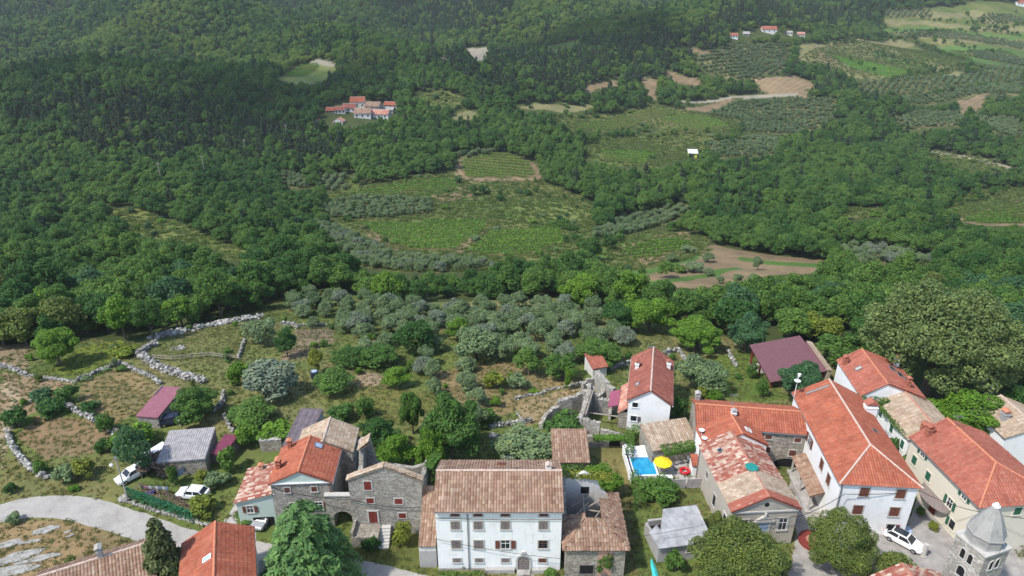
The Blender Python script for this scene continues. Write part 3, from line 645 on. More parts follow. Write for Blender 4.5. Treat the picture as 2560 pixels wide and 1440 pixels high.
# ------------------------------------------------------------------ roads, paving (sheets lying on the flat village ground)
def sheet(name, px, mat, z, edge=.25, world=None):
    pts = [U(*p, 0)[:2] for p in px] if world is None else world
    out = []
    for i in range(len(pts)):
        a, b = np.array(pts[i]), np.array(pts[(i + 1) % len(pts)]); n = max(1, int(np.linalg.norm(b - a) / .7))
        for k in range(n):
            q = a + (b - a) * k / n
            out.append((*(q + (RNG.normal(0, edge * .4, 2) if k else 0)), z))
    mb = MB(); mb.add(out, [list(range(len(out)))]); return tag(mb.build(name, mat), kind='structure')
def catmull(pts, n=6):
    P = [np.array(p, float) for p in pts]; P = [2 * P[0] - P[1]] + P + [2 * P[-1] - P[-2]]; o = []
    for i in range(1, len(P) - 2):
        for k in range(n):
            t = k / n; a, b, c, d = P[i - 1:i + 3]
            o.append(.5 * ((2 * b) + (-a + c) * t + (2 * a - 5 * b + 4 * c - d) * t * t + (-a + 3 * b - 3 * c + d) * t ** 3))
    return [tuple(q) for q in o] + [tuple(P[-2])]
up = catmull([(-80, 1290), (0, 1262), (60, 1246), (130, 1239), (200, 1241), (270, 1254), (380, 1290), (500, 1330), (640, 1352), (760, 1375), (860, 1393), (960, 1412), (1075, 1442), (1200, 1480)], 4)
lo = catmull([(1100, 1540), (900, 1480), (700, 1450), (560, 1430), (430, 1390), (320, 1344), (230, 1317), (140, 1296), (60, 1296), (0, 1307), (-80, 1330)], 4)
sheet('road', up + lo, 'asphalt', .012)
sheet('courtyard', [(1985, 1165), (2012, 1165), (2075, 1290), (2262, 1330), (2300, 1225), (2330, 1200), (2420, 1300), (2560, 1350), (2700, 1500), (2300, 1560), (1950, 1560), (1975, 1420), (1992, 1330), (1968, 1240)], 'paving', .012, .1)
sheet('path', [(600, 1245), (615, 1250), (590, 1310), (640, 1330), (640, 1350), (560, 1335), (560, 1300)], 'conc', .008, .2)
sheet('path', [(1296, 1425), (1330, 1425), (1345, 1470), (1280, 1470)], 'paving', .008, .1)
sheet('pool_terrace', [(1568, 1128), (1665, 1128), (1760, 1150), (1752, 1215), (1690, 1215), (1690, 1190), (1570, 1200)], 'conc', .008, .02)

# ------------------------------------------------------------------ buildings
# big white house, front centre
h = House('white_house', 'large four storey white house with long ribbed brown tile roof and arched doorway', -1.45, 60.85, 0, 13.8, 7.9, 9.1, 11.2, 'x', .47, wall='white', roof='brown', ov=.36, trim='metal')
cols = [-4.75, -2.25, .72, 4.9]
for u in cols: h.win('F', u, 8.28, .95, .45, 'closed', 'brownwood', sill=False)
for u in cols: h.win('F', u, 6.75, .95, 1.15, 'closed', 'greywood')
for u, st, sh in zip(cols, ('closed', 'closed', 'open', 'half'), ('greywood', 'greywood', 'brownwood', 'brownwood')): h.win('F', u, 3.95, 1.0, 1.2, st, sh)
for u, sh in zip(cols, ('greywood', 'greywood', 'greywood', 'brownwood')): h.win('F', u, 1.55, .85, .6, 'closed', sh)
h.door('F', 2.75, 1.3, 1.5, 'greywood', 'ashlar', .1, .62, .24)
mb = MB(); h.fbox(mb, 'F', -6.85, -.9, -.1, .35, -.05, .05); h.fbox(mb, 'F', -1.6, 1.75, 0, .55, .05, .5); h.fbox(mb, 'F', 3.75, 5.6, 0, .5, .05, .5); h.fbox(mb, 'F', 2.0, 3.5, 0, .16, .05, .8)
mb.build('plinth', 'conc', h.root)
mb = MB(); mb.tube([h.P('F', -3.42, .09, 9.0), h.P('F', -3.42, .09, .2)], .055, 6); mb.build('downpipe', 'metal', h.root)
h.chimney(5.55, .25, .5, .55, .5, 'white_old', 'ridge'); sky(h, .2, 2.2, .9, .9, 'brownwood', 'brownwood')
# narrow lean-to left of it
h = House('lean_to_outbuilding', 'narrow lean-to with brown tile roof between stone house and white house', -9.55, 60.6, 0, 1.9, 6.5, 3.4, 6.2, 'x', 1.0, wall='white_old', roof='brown', ov=.2, og=.02)
mb = MB(); h.fbox(mb, 'F', -.9, .85, 0, 2.5, 0, .05); mb.build('gate', 'greyplaster', h.root)
# stone house with closed red shutters, roof fallen in
t = thing('roofless_stone_house', 'roofless grey stone house with closed red shutters and outside steps', 'ruin', (-14.85, 66.3, 0))
w_, d_ = 8.5, 7.6
mb = MB()
fr = [(-w_ / 2, -.6), (w_ / 2, -.6), (w_ / 2, 8.1), (2.6, 8.9), (.9, 9.75), (.1, 10.2), (-1.4, 9.6), (-3.0, 8.8), (-w_ / 2, 8.3)]
mb.prism([(x, -d_ / 2, z) for x, z in fr], (0, .55, 0))
mb.prism([(-w_ / 2, y, z) for y, z in ((-d_ / 2 + .55, -.6), (d_ / 2, -.6), (d_ / 2, 8.6), (2.6, 8.4), (1.6, 6.0), (-1.5, 5.2), (-3.25, 7.0))], (.55, 0, 0))
mb.prism([(w_ / 2 - .55, y, z) for y, z in ((-d_ / 2 + .55, -.6), (d_ / 2, -.6), (d_ / 2, 5.0), (1.8, 5.6), (0, 6.0), (-1.5, 6.9), (-3.25, 7.7))], (.55, 0, 0))
mb.prism([(x, d_ / 2 - .55, z) for x, z in ((-w_ / 2 + .55, -.6), (w_ / 2 - .55, -.6), (w_ / 2 - .55, 4.6), (2, 4.0), (0, 4.4), (-2.4, 4.8), (-3.0, 8.4), (-w_ / 2 + .55, 8.6))], (0, .55, 0))
mb.build('wall', 'stone', t)
y0_, y1_ = -d_ / 2 - .15, -d_ / 2 + .75
for q in (((-4.45, y1_, 8.3), (-4.45, y0_, 8.3), (.1, y0_, 10.27), (.1, y1_, 10.27)), ((4.45, y0_, 8.14), (4.45, y1_, 8.14), (.1, y1_, 10.27), (.1, y0_, 10.27)), ((-4.35, 3.6, 8.3), (-4.35, 1.8, 8.0), (-2.9, 2.0, 8.8), (-2.9, 3.7, 9.3))):
    rb = MB(); tile_plane(rb, *q, jit=.03); rb.build('roof_remnant', 'tan', t)
hs = House.__new__(House); hs.w, hs.d, hs.root = w_, d_, t
for u, z, ww, hh in ((-2.0, 7.4, .85, 1.25), (-1.9, 5.15, .85, .75), (1.45, 5.05, .9, .8), (1.75, 2.85, .85, .75)): hs.win('F', u, z, ww, hh, 'closed', 'redwood', sill=False)
hs.door('F', -1.75, 1.0, 1.75, 'redwood', 'ashlar', 1.75)
mb = MB(); mb.box(-4.1, -.9, -6.0, -d_ / 2 - .01, -.1, 1.55); mb.box(-4.1, -3.8, -6.0, -d_ / 2 - .02, 1.55, 2.2)
mb.build('stair_landing', 'stone_warm', t)
mb = MB()
for k in range(7): mb.box(-.9, .3, -4.35 - k * .32, -d_ / 2 - .02 if k == 0 else -4.35 - k * .32 + .33, -.1, 1.4 - k * .2)
mb.build('steps', 'ashlar', t)
# courtyard wall with arched gate
t = thing('arched_gate_wall', 'stone courtyard wall with dark archway between the two stone houses', 'wall', (-20.6, 63.6, 0))
mb = MB(); pts = [(-1.9, -.3), (-1.1, -.3), (-1.1, 1.5)] + [(1.1 * -math.cos(math.pi * i / 10) + 0, 1.5 + .95 * math.sin(math.pi * i / 10)) for i in range(1, 10)] + [(1.1, 1.5), (1.1, -.3), (1.5, -.3), (1.5, 4.6), (-1.9, 4.8)]
mb.prism([(x, 0, z) for x, z in pts], (0, .5, 0)); mb.build('wall', 'stone', t)
mb = MB(); mb.box(-1.95, 1.55, -.08, .58, 4.8, 4.95); mb.build('coping', 'ashlar', t)
# orange roofed house, stone and mint plaster
h = House('gabled_stone_house', 'stone house with pale mint gable and bright orange roof with skylight', -25.4, 67.2, 3, 7.1, 6.4, 6.7, 8.4, 'y', .5, wall='stone', roof='orange', ov=.3, og=.25, rmat='ridge_or', trim='whitepaint')
mb = MB(); mb.prism([(-3.5, -3.26, 6.62), (3.5, -3.26, 6.62), (0, -3.26, 8.22)], (0, .05, 0)); mb.build('gable_panel', 'mint', h.root)
mb = MB(); h.fbox(mb, 'F', -3.6, 3.6, 6.48, 6.62, 0, .2); mb.build('cornice', 'whitepaint', h.root)
h.win('F', -1.7, 5.5, .65, .75, 'closed', 'brownwood'); h.win('F', 1.5, 5.5, .65, .75, 'closed', 'brownwood')
h.win('F', -1.3, 2.9, .8, 1.1, 'glass', 'greywood'); h.win('F', 1.75, 2.9, .9, 1.1, 'open', 'brownwood')
mb = MB(); mb.tube([h.P('F', 3.4, .08, 6.4), h.P('F', 3.4, .08, 4.9)], .05, 6); mb.build('downpipe', 'redwood', h.root)
h.chimney(-3.0, -1.0, 1.2, .5, .7, 'oldbrick', 'ridge_or'); h.chimney(-2.5, 2.6, 1.0, .45, .45, 'oldbrick', 'ridge_or'); sky(h, 1.2, 2.0, .9, 1.0, 'linen_blue')
h = House('tan_roofed_stone_house', 'old rear stone house with lichen tan tile roof joined to orange roofed house', -24.2, 72.6, 3, 7.2, 5.0, 6.1, 7.9, 'y', .52, wall='stone', roof='tan', ov=.15, og=.1)
h.win('R', .8, 4.6, .6, .9, 'dark', sill=False); h.win('R', -1.6, 4.2, .6, .9, 'dark', sill=False)
h = House('low_annex', 'low pale mint annex with mottled red and white tile roof', -31.25, 66.7, 4, 4.4, 5.9, 3.9, 5.0, 'y', 1.0, wall='mint', roof='mottled', ov=.25, og=.2, trim='whitepaint')
h.win('F', -.7, 2.7, .75, 1.0, 'open', 'brownwood'); h.chimney(-.5, 2.4, .5, .5, .5, 'reddust', 'ridge_or')
mb = MB(); h.fbox(mb, 'F', -.6, 1.9, 0, 1.35, -.02, .03); mb.build('garage_opening', 'darkin', h.root)
# foreground roofs at the bottom left
h = House('orange_gable_house', 'bright orange tiled roof with one skylight in bottom left foreground', -30.85, 52.4, 20.5, 7.0, 10.2, 5.1, 6.95, 'y', .5, wall='white', roof='orange', ov=.25, og=.1, rmat='ridge_or', trim='metal')
sky(h, -.7, 0.2, .7, 1.0, 'linen_blue', 'whitepaint')
h = House('brown_roof_house', 'long old brown tile roof with slab chimney at bottom left corner', -43.7, 52.5, 27, 10.8, 6.8, 4.0, 5.7, 'x', .6, wall='stone', roof='brown', ov=.3)
h.chimney(.6, .9, 1.2, .45, .7, 'greyplaster', 'conc')
# sheds of the left gardens
h = House('corrugated_shed', 'open shed with light grey corrugated roof behind the white hatchback', -44.7, 76.0, 8, 6.0, 6.0, 2.5, 3.2, 'x', 1.0, wall='stone_warm', roof='fibre', ov=.15, og=.1, row=.3, cat='shed')
h = House('pink_roof_shed', 'long low shed with pink metal roof beside the fig tree', -53.6, 87.0, -7, 3.3, 6.9, 2.0, 2.7, 'x', 1.0, wall='stone', roof='pinkmetal', ov=.15, og=.1, row=.25, cat='shed')
mb = MB(); mb.hexa([(-2.05, 1, 1.9), (-1.7, 1, 2.6), (-1.7, 3.6, 2.95), (-2.05, 3.6, 2.3), (-1.95, 1, 2.0), (-1.6, 1, 2.7), (-1.6, 3.6, 3.02), (-1.95, 3.6, 2.4)]); mb.build('blue_sheet', 'linen_blue', h.root)
h = House('magenta_roof_shed', 'tiny lean-to with magenta metal roof right of corrugated shed', -40.1, 77.2, -10, 1.9, 3.9, 1.7, 2.1, 'x', 1.0, wall='greywood', roof='magenta', ov=.1, og=.05, row=.2, cat='shed')
h = House('felt_roof_shed', 'long shed under dark felt roof with torn pale patch', -29.2, 78.4, -4, 3.1, 7.6, 3.6, 4.4, 'x', 1.0, wall='greyplaster', roof='fibre_dark', ov=.1, og=.05, row=.9, cat='shed')
mb = MB(); mb.hexa([(.2, -3.7, 3.68), (1.2, -3.6, 3.69), (1.3, -.8, 3.99), (.7, -.9, 3.98), (.2, -3.7, 3.73), (1.2, -3.6, 3.74), (1.3, -.8, 4.04), (.7, -.9, 4.03)]); mb.build('torn_patch', 'conc', h.roof)
h = House('brick_stub', 'roofless little stone store half overgrown beside felt roofed shed', -34.2, 79.2, 5, 3.0, 2.4, 1.9, 1.95, 'x', 1.0, wall='stone_warm', roof='conc', ov=.02, og=.02, row=.9, cat='ruin')
# small ribbed roof behind the big white house
h = House('ribbed_tile_shed', 'stone shed with ribbed red tile roof behind the big white house', 7.85, 75.0, 0, 4.7, 5.4, 2.9, 4.2, 'x', 1.0, wall='stone_warm', roof='brown', ov=.2, og=.15, cat='shed')
# collapsed house right of the white house
t = thing('collapsed_house', 'derelict stone house with caved in tile roof right of the white house', 'ruin', (9.25, 60.6, 0))
mb = MB(); w_, d_ = 6.6, 9.2
mb.box(-w_ / 2, w_ / 2, -d_ / 2, -d_ / 2 + .45, -.5, 4.5)
mb.prism([(-w_ / 2, y, z) for y, z in ((-d_ / 2 + .45, -.5), (d_ / 2, -.5), (d_ / 2, 6.8), (2.5, 6.4), (1.0, 4.5), (-d_ / 2 + .45, 4.5))], (.4, 0, 0))
mb.prism([(w_ / 2 - .4, y, z) for y, z in ((-d_ / 2 + .45, -.5), (d_ / 2, -.5), (d_ / 2, 3.6), (2.5, 4.2), (1.6, 4.6), (-d_ / 2 + .45, 4.5))], (.4, 0, 0))
mb.build('wall', 'stone_warm', t)
mb = MB(); mb.prism([(x, d_ / 2 - .4, z) for x, z in ((-w_ / 2 + .4, -.5), (w_ / 2 - .4, -.5), (w_ / 2 - .4, 3.4), (1.6, 4.6), (.8, 6.6), (-.6, 7.4), (-1.6, 6.9), (-w_ / 2 + .4, 7.0))], (0, .4, 0)); mb.build('rear_wall', 'white_old', t)
rb = MB(); e = .4
F0, F1 = (-w_ / 2 - e, -d_ / 2 - e, 4.3), (w_ / 2 + e, -d_ / 2 - e, 4.3)
tile_plane(rb, F0, F1, (.85, -1.75, 5.95), (-.9, -1.75, 5.95), jit=.05)
tile_plane(rb, (-w_ / 2 - e, .3, 4.3), F0, (-.9, -1.75, 5.95), (-1.5, -1.0, 5.6), jit=.06)
tile_plane(rb, F1, (w_ / 2 + e, 2.6, 4.4), (1.9, 1.4, 5.1), (.85, -1.75, 5.95), jit=.06)
tile_plane(rb, (w_ / 2 + e, 2.4, 4.5), (w_ / 2 + e, 4.3, 4.2), (2.4, 3.6, 5.0), (2.1, 2.2, 5.0), jit=.08)
rb.build('roof', 'brown', t)
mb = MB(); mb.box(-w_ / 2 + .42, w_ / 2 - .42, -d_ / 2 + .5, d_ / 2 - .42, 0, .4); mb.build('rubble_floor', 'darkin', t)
mb = MB()
for a, b in (((-2.6, -.2, 4.3), (1.9, 2.6, 5.2)), ((-.9, -1.2, 5.2), (-.7, 3.6, 4.4)), ((-1.2, 1.2, 4.5), (2.4, .4, 4.6)), ((.2, -1.9, 6.0), (1.3, -3.2, 5.1)), ((-2.2, 1.9, 4.2), (.6, 3.6, 4.6)), ((-2.8, -.6, 3.9), (-.3, 1.6, 5.0)), ((.2, -1.4, 5.6), (2.6, 3.4, 4.2))): mb.tube([a, b], .1, 5)
mb.build('fallen_beams', 'timber', t)
mb = MB()
for k in range(60): mb.rock((RNG.uniform(-2.6, 2.2), RNG.uniform(-1.0, 3.8), RNG.uniform(.5, 1.6)), RNG.uniform(.15, .4))
mb.build('rubble', 'stone_warm', t)
hs = House.__new__(House); hs.w, hs.d, hs.root = w_, d_, t
hs.win('F', -.9, 1.1, 1.5, 1.3, 'dark', fr='greywood', sill=False); mb = MB(); hs.fbox(mb, 'F', .3, 1.9, .2, 4.1, 0, .02); mb.build('bare_brick_patch', 'reddust', t)
mb = MB(); mb.box(-.9, .1, d_ / 2 - .43, d_ / 2 - .4, 4.2, 5.2); mb.build('rear_window', 'darkin', t)
# white house with worn red roof in the gardens
h = House('white_garden_house', 'white gabled house with worn dark red roof and two chimneys in the olive garden', 21.2, 88.4, -12.5, 6.0, 12.2, 5.5, 7.5, 'y', .5, wall='white', roof='oldred', ov=.3, og=.25, trim='whitepaint', zb=-2)
h.win('F', -2.0, 4.6, .8, .8, 'dark', fr='whitepaint'); h.win('F', -2.05, 2.2, .85, .9, 'right', 'fibre_dark', fr='whitepaint')
for x, y in ((-2.3, 1.8), (2.5, 3.2)): h.chimney(x, y, 1.1, .55, .6, 'white', 'orange_dull')
sky(h, -1.9, -3.2, .8, .6, 'conc'); 
mb = MB(); tile_plane(mb, (-4.4, 1.2, 2.7), (-4.4, -6.0, 2.7), (-3.05, -6.0, 3.9), (-3.05, 1.2, 3.9)); mb.build('side_roof', 'reddust', h.root)
mb = MB(); mb.box(-4.3, -3.02, -5.9, -5.5, -1, 2.75); mb.build('side_wall', 'stone_warm', h.root)
mb = MB(); tile_plane(mb, (-6.0, 0, 2.3), (-6.0, -4.2, 2.3), (-4.45, -4.2, 2.9), (-4.45, 0, 2.9), .25, amp=.03); mb.build('side_canopy', 'magenta', h.root)
# little white hut
g = G(1490, 938)
h = House('white_hut', 'tiny white hut with sloping orange roof beside the ruin walls', g.x, g.y + 1.2, 18, 2.6, 3.6, 2.0, 2.9, 'x', 1.0, wall='white_old', roof='orange_dull', ov=.25, og=.2, z0=g.z, cat='shed')
h.win('F', -.7, 1.1, .4, .9, 'dark', sill=False)
# tan lean-to by the pool
h = House('tan_tile_lean_to', 'open lean-to with pale tan tile roof behind the swimming pool', 22.0, 78.0, 13, 6.8, 4.5, 2.6, 3.7, 'x', 1.0, wall='stone_warm', roof='tan', ov=.2, og=.1, cat='shed')
# stone house with arch
h = House('arched_stone_house', 'long stone house with orange roof, brown shutters and a passage arch', 33.0, 78.4, -7.5, 15.0, 6.0, 5.9, 7.5, 'x', .42, wall='stone_warm', roof='orange', ov=.3, rmat='ridge_or', trim='metal')
for u, z in ((2.1, 4.75), (5.9, 4.6)): h.win('F', u, z, .85, .7, 'closed', 'brownwood')
for u, z in ((2.2, 2.6), (5.6, 2.4)): h.win('F', u, z, .9, .95, 'closed', 'brownwood')
mb = MB(); pts = [(3.4, 0), (6.9, 0)] + [(5.15 + 1.75 * math.cos(math.pi * i / 10), .5 + .9 * math.sin(math.pi * i / 10)) for i in range(11)]
mb.prism([h.P('F', u, .02, z) for u, z in pts], tuple(np.array(h.P('F', 0, -.01, 0)) - np.array(h.P('F', 0, .02, 0)))); mb.build('archway', 'darkin', h.root)
mb = MB(); h.fbox(mb, 'F', -7.5, -1.3, 3.0, 5.6, 0, .05); mb.build('plaster_panel', 'white', h.root)
h.chimney(-6.9, 2.4, 1.1, .6, .6, 'greyplaster', 'conc'); h.chimney(-2.6, -1.7, .8, .6, .5, 'white', 'conc'); sky(h, -2.2, 1.5, .5, .6)
# chapel-like house with pediment
h = House('pediment_house', 'old house with carved pediment front and patched red and white tile roof', 28.95, 66.6, 3.5, 7.7, 12.0, 5.6, 7.5, 'y', .5, wall='bare', roof='mottled', ov=.3, og=.2, rmat='reddust')
def strip(y0, y1, mat, name):
    mb = MB(); hw = 3.85 + .32; z = lambda x: 7.5 - abs(x) * 1.9 / 3.85 + .075
    tile_plane(mb, (-hw, y1, z(hw)), (-hw, y0, z(hw)), (-.02, y0, 7.57), (-.02, y1, 7.57), jit=.012); tile_plane(mb, (hw, y0, z(hw)), (hw, y1, z(hw)), (.02, y1, 7.57), (.02, y0, 7.57), jit=.012)
    mb.build(name, mat, h.roof)
strip(-6.25, -4.9, 'orange_dull', 'front_tile_band'); strip(-4.9, -1.4, 'tan', 'old_tile_band')
mb = MB(); mb.lathe([(.75, 0), (.8, .03), (.7, .1), (.3, .14)], 10, (-.1, -1.1, 7.62)); mb.build('teal_tarpaulin', 'tarp', h.roof)
for u in (-2.35, 2.35): h.win('F', u, 3.2, 1.0, 1.7, 'glass', fr='ashlar', t=.2)
h.door('F', 0, 1.3, 2.6, 'linen_blue', 'ashlar', .9, 0, .25)
mb = MB(); h.fbox(mb, 'F', -1.2, 1.2, 3.75, 3.95, 0, .25); mb.prism([h.P('F', u, .25, z) for u, z in ((-1.1, 3.95), (1.1, 3.95), (.5, 4.4), (0, 4.75), (-.5, 4.4))], (0, .25, 0))
h.fbox(mb, 'F', -3.9, 3.9, 5.15, 5.35, 0, .12); mb.build('door_pediment', 'ashlar', h.root)
mb = MB(); mb.lathe([(.0, 0), (.16, .02), (.1, .25), (.18, .4), (.02, .6)], 8, (0, -6.2, 4.7)); mb.build('finial', 'ashlar', h.root)
mb = MB(); n = 14; mb.add([h.P('F', .3 * math.cos(6.283 * i / n), .02, 6.25 + .3 * math.sin(6.283 * i / n)) for i in range(n)], [list(range(n))]); mb.build('round_niche', 'darkin', h.root)
h.win('L', 4.2, 2.6, .8, 1.5, 'dark', fr='white_old'); h.win('L', .6, 2.2, .8, 1.7, 'dark', fr='ashlar'); h.win('L', -2.6, 3.5, .7, 1.0, 'closed', 'greywood')
mb = MB(); mb.tube([h.P('L', -5.9, .1, 5.3), h.P('L', -5.9, .1, .2)], .06, 6); mb.build('downpipe', 'metal', h.root); sky(h, -2.2, 3.6, .7, .6)
hp = h
h = House('orange_link_house', 'white link house with hipped orange roof and satellite dishes behind the pediment house', 29.2, 74.0, 3.5, 7.9, 4.2, 5.75, 7.75, 'y', .55, wall='white', roof='orange', ov=.3, og=.1, rmat='ridge_or')
sky(h, 1.9, -.4, .8, .9, 'conc', 'whitepaint')
mb = MB()
for y, z in ((-.6, 6.0), (.7, 6.3)): mb.lathe([(.0, 0), (.22, .02), (.4, .1), (.4, .13), (.2, .05)], 12, (-3.9, y, z))
mb.tube([(-3.9, -1.2, 5.3), (-3.9, -.6, 6.0)], .03, 5); mb.tube([(-3.9, .2, 5.6), (-3.9, .7, 6.3)], .03, 5); mb.build('satellite_dish', 'whitepaint', h.root)
# big white hotel-like house
h = House('long_white_house', 'tall long white house with hipped orange roof and brown shutters', 43.6, 71.7, -4.5, 8.7, 18.6, 7.8, 10.1, 'y', .5, wall='white', roof='orange', ov=.35, hip=(4.2, 0), rmat='ridge', trim='metal')
for u in (-1.5, 2.6): h.win('F', u, 6.4, 1.05, 1.3, 'closed', 'brownwood')
for u, st in ((-1.7, 'closed'), (2.5, 'closed')): h.win('F', u, 3.7, 1.1, 1.35, st, 'brownwood')
h.win('F', 2.6, 1.2, .9, 1.1, 'right', 'redwood')
for u, z, st in ((-5.2, 5.9, 'open'), (-1.2, 5.6, 'open'), (3.6, 5.6, 'closed'), (6.2, 5.4, 'closed'), (-5.6, 2.6, 'closed')): h.win('L', u, z, 1.0, 1.5, st, 'brownwood')
h.door('L', .6, 1.1, 2.1, 'brownwood'); 
mb = MB(); tile_plane(mb, (-6.1, 1.5, 2.55), (-6.1, -6.2, 2.55), (-4.4, -6.2, 3.3), (-4.4, 1.5, 3.3)); pr = mb.build('porch_roof', 'brown', h.root)
mb = MB()
for y in (-6.0, -2.5, 1.2): mb.box(-5.95, -5.75, y - .1, y + .1, 0, 2.6)
mb.build('porch_posts', 'ashlar', pr); mb = MB(); mb.box(-6.3, -4.38, -6.4, 1.7, -.1, .3); mb.build('porch_step', 'conc', h.root)
mb = MB(); mb.tube([h.P('F', -4.2, .1, 7.6), h.P('F', -4.2, .1, .2)], .07, 6); mb.build('downpipe', 'metal', h.root)
h.chimney(4.3, 5.2, 1.2, 1.5, 1.0, 'white', 'orange_dull'); sky(h, 2.6, -.4, .6, .9); sky(h, -1.8, 8.0, .35, 3.2, 'conc')
# rear orange roof
h = House('rear_white_house', 'white ivy clad house with orange roof, skylights and brick chimneys at the rear', 55.4, 87.6, -5, 8.6, 9.8, 6.2, 8.3, 'y', .36, wall='white', roof='orange_dull', ov=.3, rmat='ridge_or', zb=-2)
h.chimney(-4.0, 3.2, 1.2, .6, .6, 'oldbrick', 'orange_dull'); h.chimney(3.7, 3.4, 1.4, .6, .6, 'white', 'orange_dull'); h.chimney(2.6, -3.2, 1.3, .5, .5, 'oldbrick', 'orange_dull')
sky(h, -2.9, .8, .8, 1.0, 'conc'); sky(h, 2.2, 1.4, 1.3, .9); sky(h, 2.9, .2, 1.3, .9); sky(h, 3.6, -.9, 1.2, .8)
# tan roofed white house with green shutters
h = House('green_shutter_house', 'white house with mossy tan tile roof and dark green shutters', 56.6, 78.3, -2, 7.0, 9.2, 5.4, 7.1, 'y', .45, wall='white', roof='tan', ov=.3, rmat='reddust')
for u, z in ((-3.2, 4.0), (0.2, 3.8), (3.4, 3.6)): h.win('L', u, z, .8, 1.3, 'closed', 'greenwood', fr='white')
h.chimney(-1.7, -4.2, 1.0, .8, .8, 'oldbrick', 'orange_dull')
# cream house
h = House('cream_house', 'large cream house with hipped orange roof, green shutters and arched entrance canopy', 57.6, 66.6, 4.7, 9.8, 12.6, 6.9, 9.4, 'y', .42, hip=(4.0, 0), wall='cream', roof='orange_dull', ov=.35, rmat='ridge_or', trim='metal')
for u in (-4.8, 3.0): h.win('L', u + 1.0, 5.9, .8, .55, 'open', 'greenwood', fr='cream')
for u, z, st in ((-4.8, 4.2, 'closed'), (-1.9, 4.0, 'closed'), (2.4, 3.6, 'open'), (3.7, 1.4, 'left')): h.win('L', u, z, .85, 1.25, st, 'greenwood', fr='cream')
h.door('L', .3, 1.2, 2.2, 'redwood', 'ashlar')
mb = MB()
n = 12
for i in range(n):
    a0, a1 = math.pi * i / n, math.pi * (i + 1) / n
    q = lambda a, r: (-h.w / 2 - r * math.sin(a), -.3 - 2.6 * math.cos(a), 2.75 - .35 * r)
    mb.hexa([q(a0, .02), q(a0, 1.5), q(a1, 1.5), q(a1, .02)] + [(p[0], p[1], p[2] + .06) for p in (q(a0, .02), q(a0, 1.5), q(a1, 1.5), q(a1, .02))])
mb.build('entrance_canopy', 'greywood', h.root)
h.chimney(-3.6, 5.4, 1.2, .7, .7, 'oldbrick', 'orange_dull'); h.win('F', 0, 5.6, .9, 1.1, 'closed', 'greenwood', fr='cream')
# house at the right edge
h = House('edge_house', 'house with sandy tile roof and squat chimney cut by right edge', 70.2, 78.5, 0, 7.5, 7.5, 5.0, 6.6, 'y', .5, wall='white', roof='tan', ov=.3); h.chimney(-2.2, -.6, 1.2, .8, .8, 'greyplaster', 'ridge_or')
# purple pavilion
g = HT(47.8, 101.8)
t = thing('purple_roof_pavilion', 'open garden pavilion under a broad plum coloured shingle roof', 'pavilion', (47.8, 101.5, float(g) - .1), R(3))
mb = MB(); tile_plane(mb, (-5.4, -5.6, 2.5), (5.4, -3.2, 2.9), (5.2, 4.8, 3.9), (-5.3, 4.6, 3.8), .5, .35, .012, .012); mb.build('roof', 'purple', t)
for x, y in ((-4.9, -4.9), (-1.0, -4.2), (3.5, -3.5), (-4.9, 0), (-4.8, 4.0), (4.9, -2.6), (4.8, 4.2)):
    mb = MB(); mb.box(x - .14, x + .14, y - .14, y + .14, -.5, 2.55 + .12 * (y + 5)); mb.build('post', 'redwood', t)
mb = MB(); mb.box(-5, 5, -4.6, 4.4, -.6, .06); mb.build('floor_slab', 'conc', t)
mb = MB(); mb.prism([(5.3, -3.3, 0), (5.3, 5, 0), (5.3, 5, 4.0), (5.3, -3.3, 3.0)], (.6, 0, 0)); tile_plane(mb, (6.2, -3.4, 2.9), (6.2, 5, 3.8), (5.2, 5, 4.1), (5.2, -3.4, 3.2), jit=.02); mb.build('side_wall', 'tan', t)
# grey derelict shed
t = thing('grey_derelict_shed', 'derelict grey shed with sagging sheet roof and broken corner', 'shed', (19.4, 60.7, 0), R(9))
mb = MB(); w_, d_ = 6.2, 4.6
mb.box(-w_ / 2, w_ / 2, -d_ / 2, -d_ / 2 + .3, -.3, 2.45); mb.prism([(-w_ / 2, y, z) for y, z in ((-d_ / 2 + .3, -.3), (d_ / 2, -.3), (d_ / 2, 1.7), (0, 2.3), (-d_ / 2 + .3, 2.5))], (.3, 0, 0))
mb.box(w_ / 2 - .3, w_ / 2, -d_ / 2 + .3, d_ / 2, -.3, 2.6); mb.box(-w_ / 2 + .3, w_ / 2 - .3, d_ / 2 - .3, d_ / 2, -.3, 2.2); mb.build('wall', 'greyplaster', t)
rb = MB(); tile_plane(rb, (-3.3, -2.6, 2.5), (3.35, -2.6, 2.5), (3.3, 2.5, 3.5), (-.9, 2.5, 3.35), .2, 1.3, .02, .02); tile_plane(rb, (-3.35, .2, 2.2), (-3.2, -2.5, 2.5), (-2.0, -1.4, 2.75), (-2.2, 1.0, 2.5), .2, 1.2, .02); rb.build('roof', 'slate', t)
mb = MB(); mb.box(-2.9, -.5, .3, 2.0, 0, 1.4); mb.build('dark_interior', 'darkin', t)
hs = House.__new__(House); hs.w, hs.d, hs.root = w_, d_, t; hs.win('F', .9, 1.4, 1.0, .6, 'dark', sill=False)
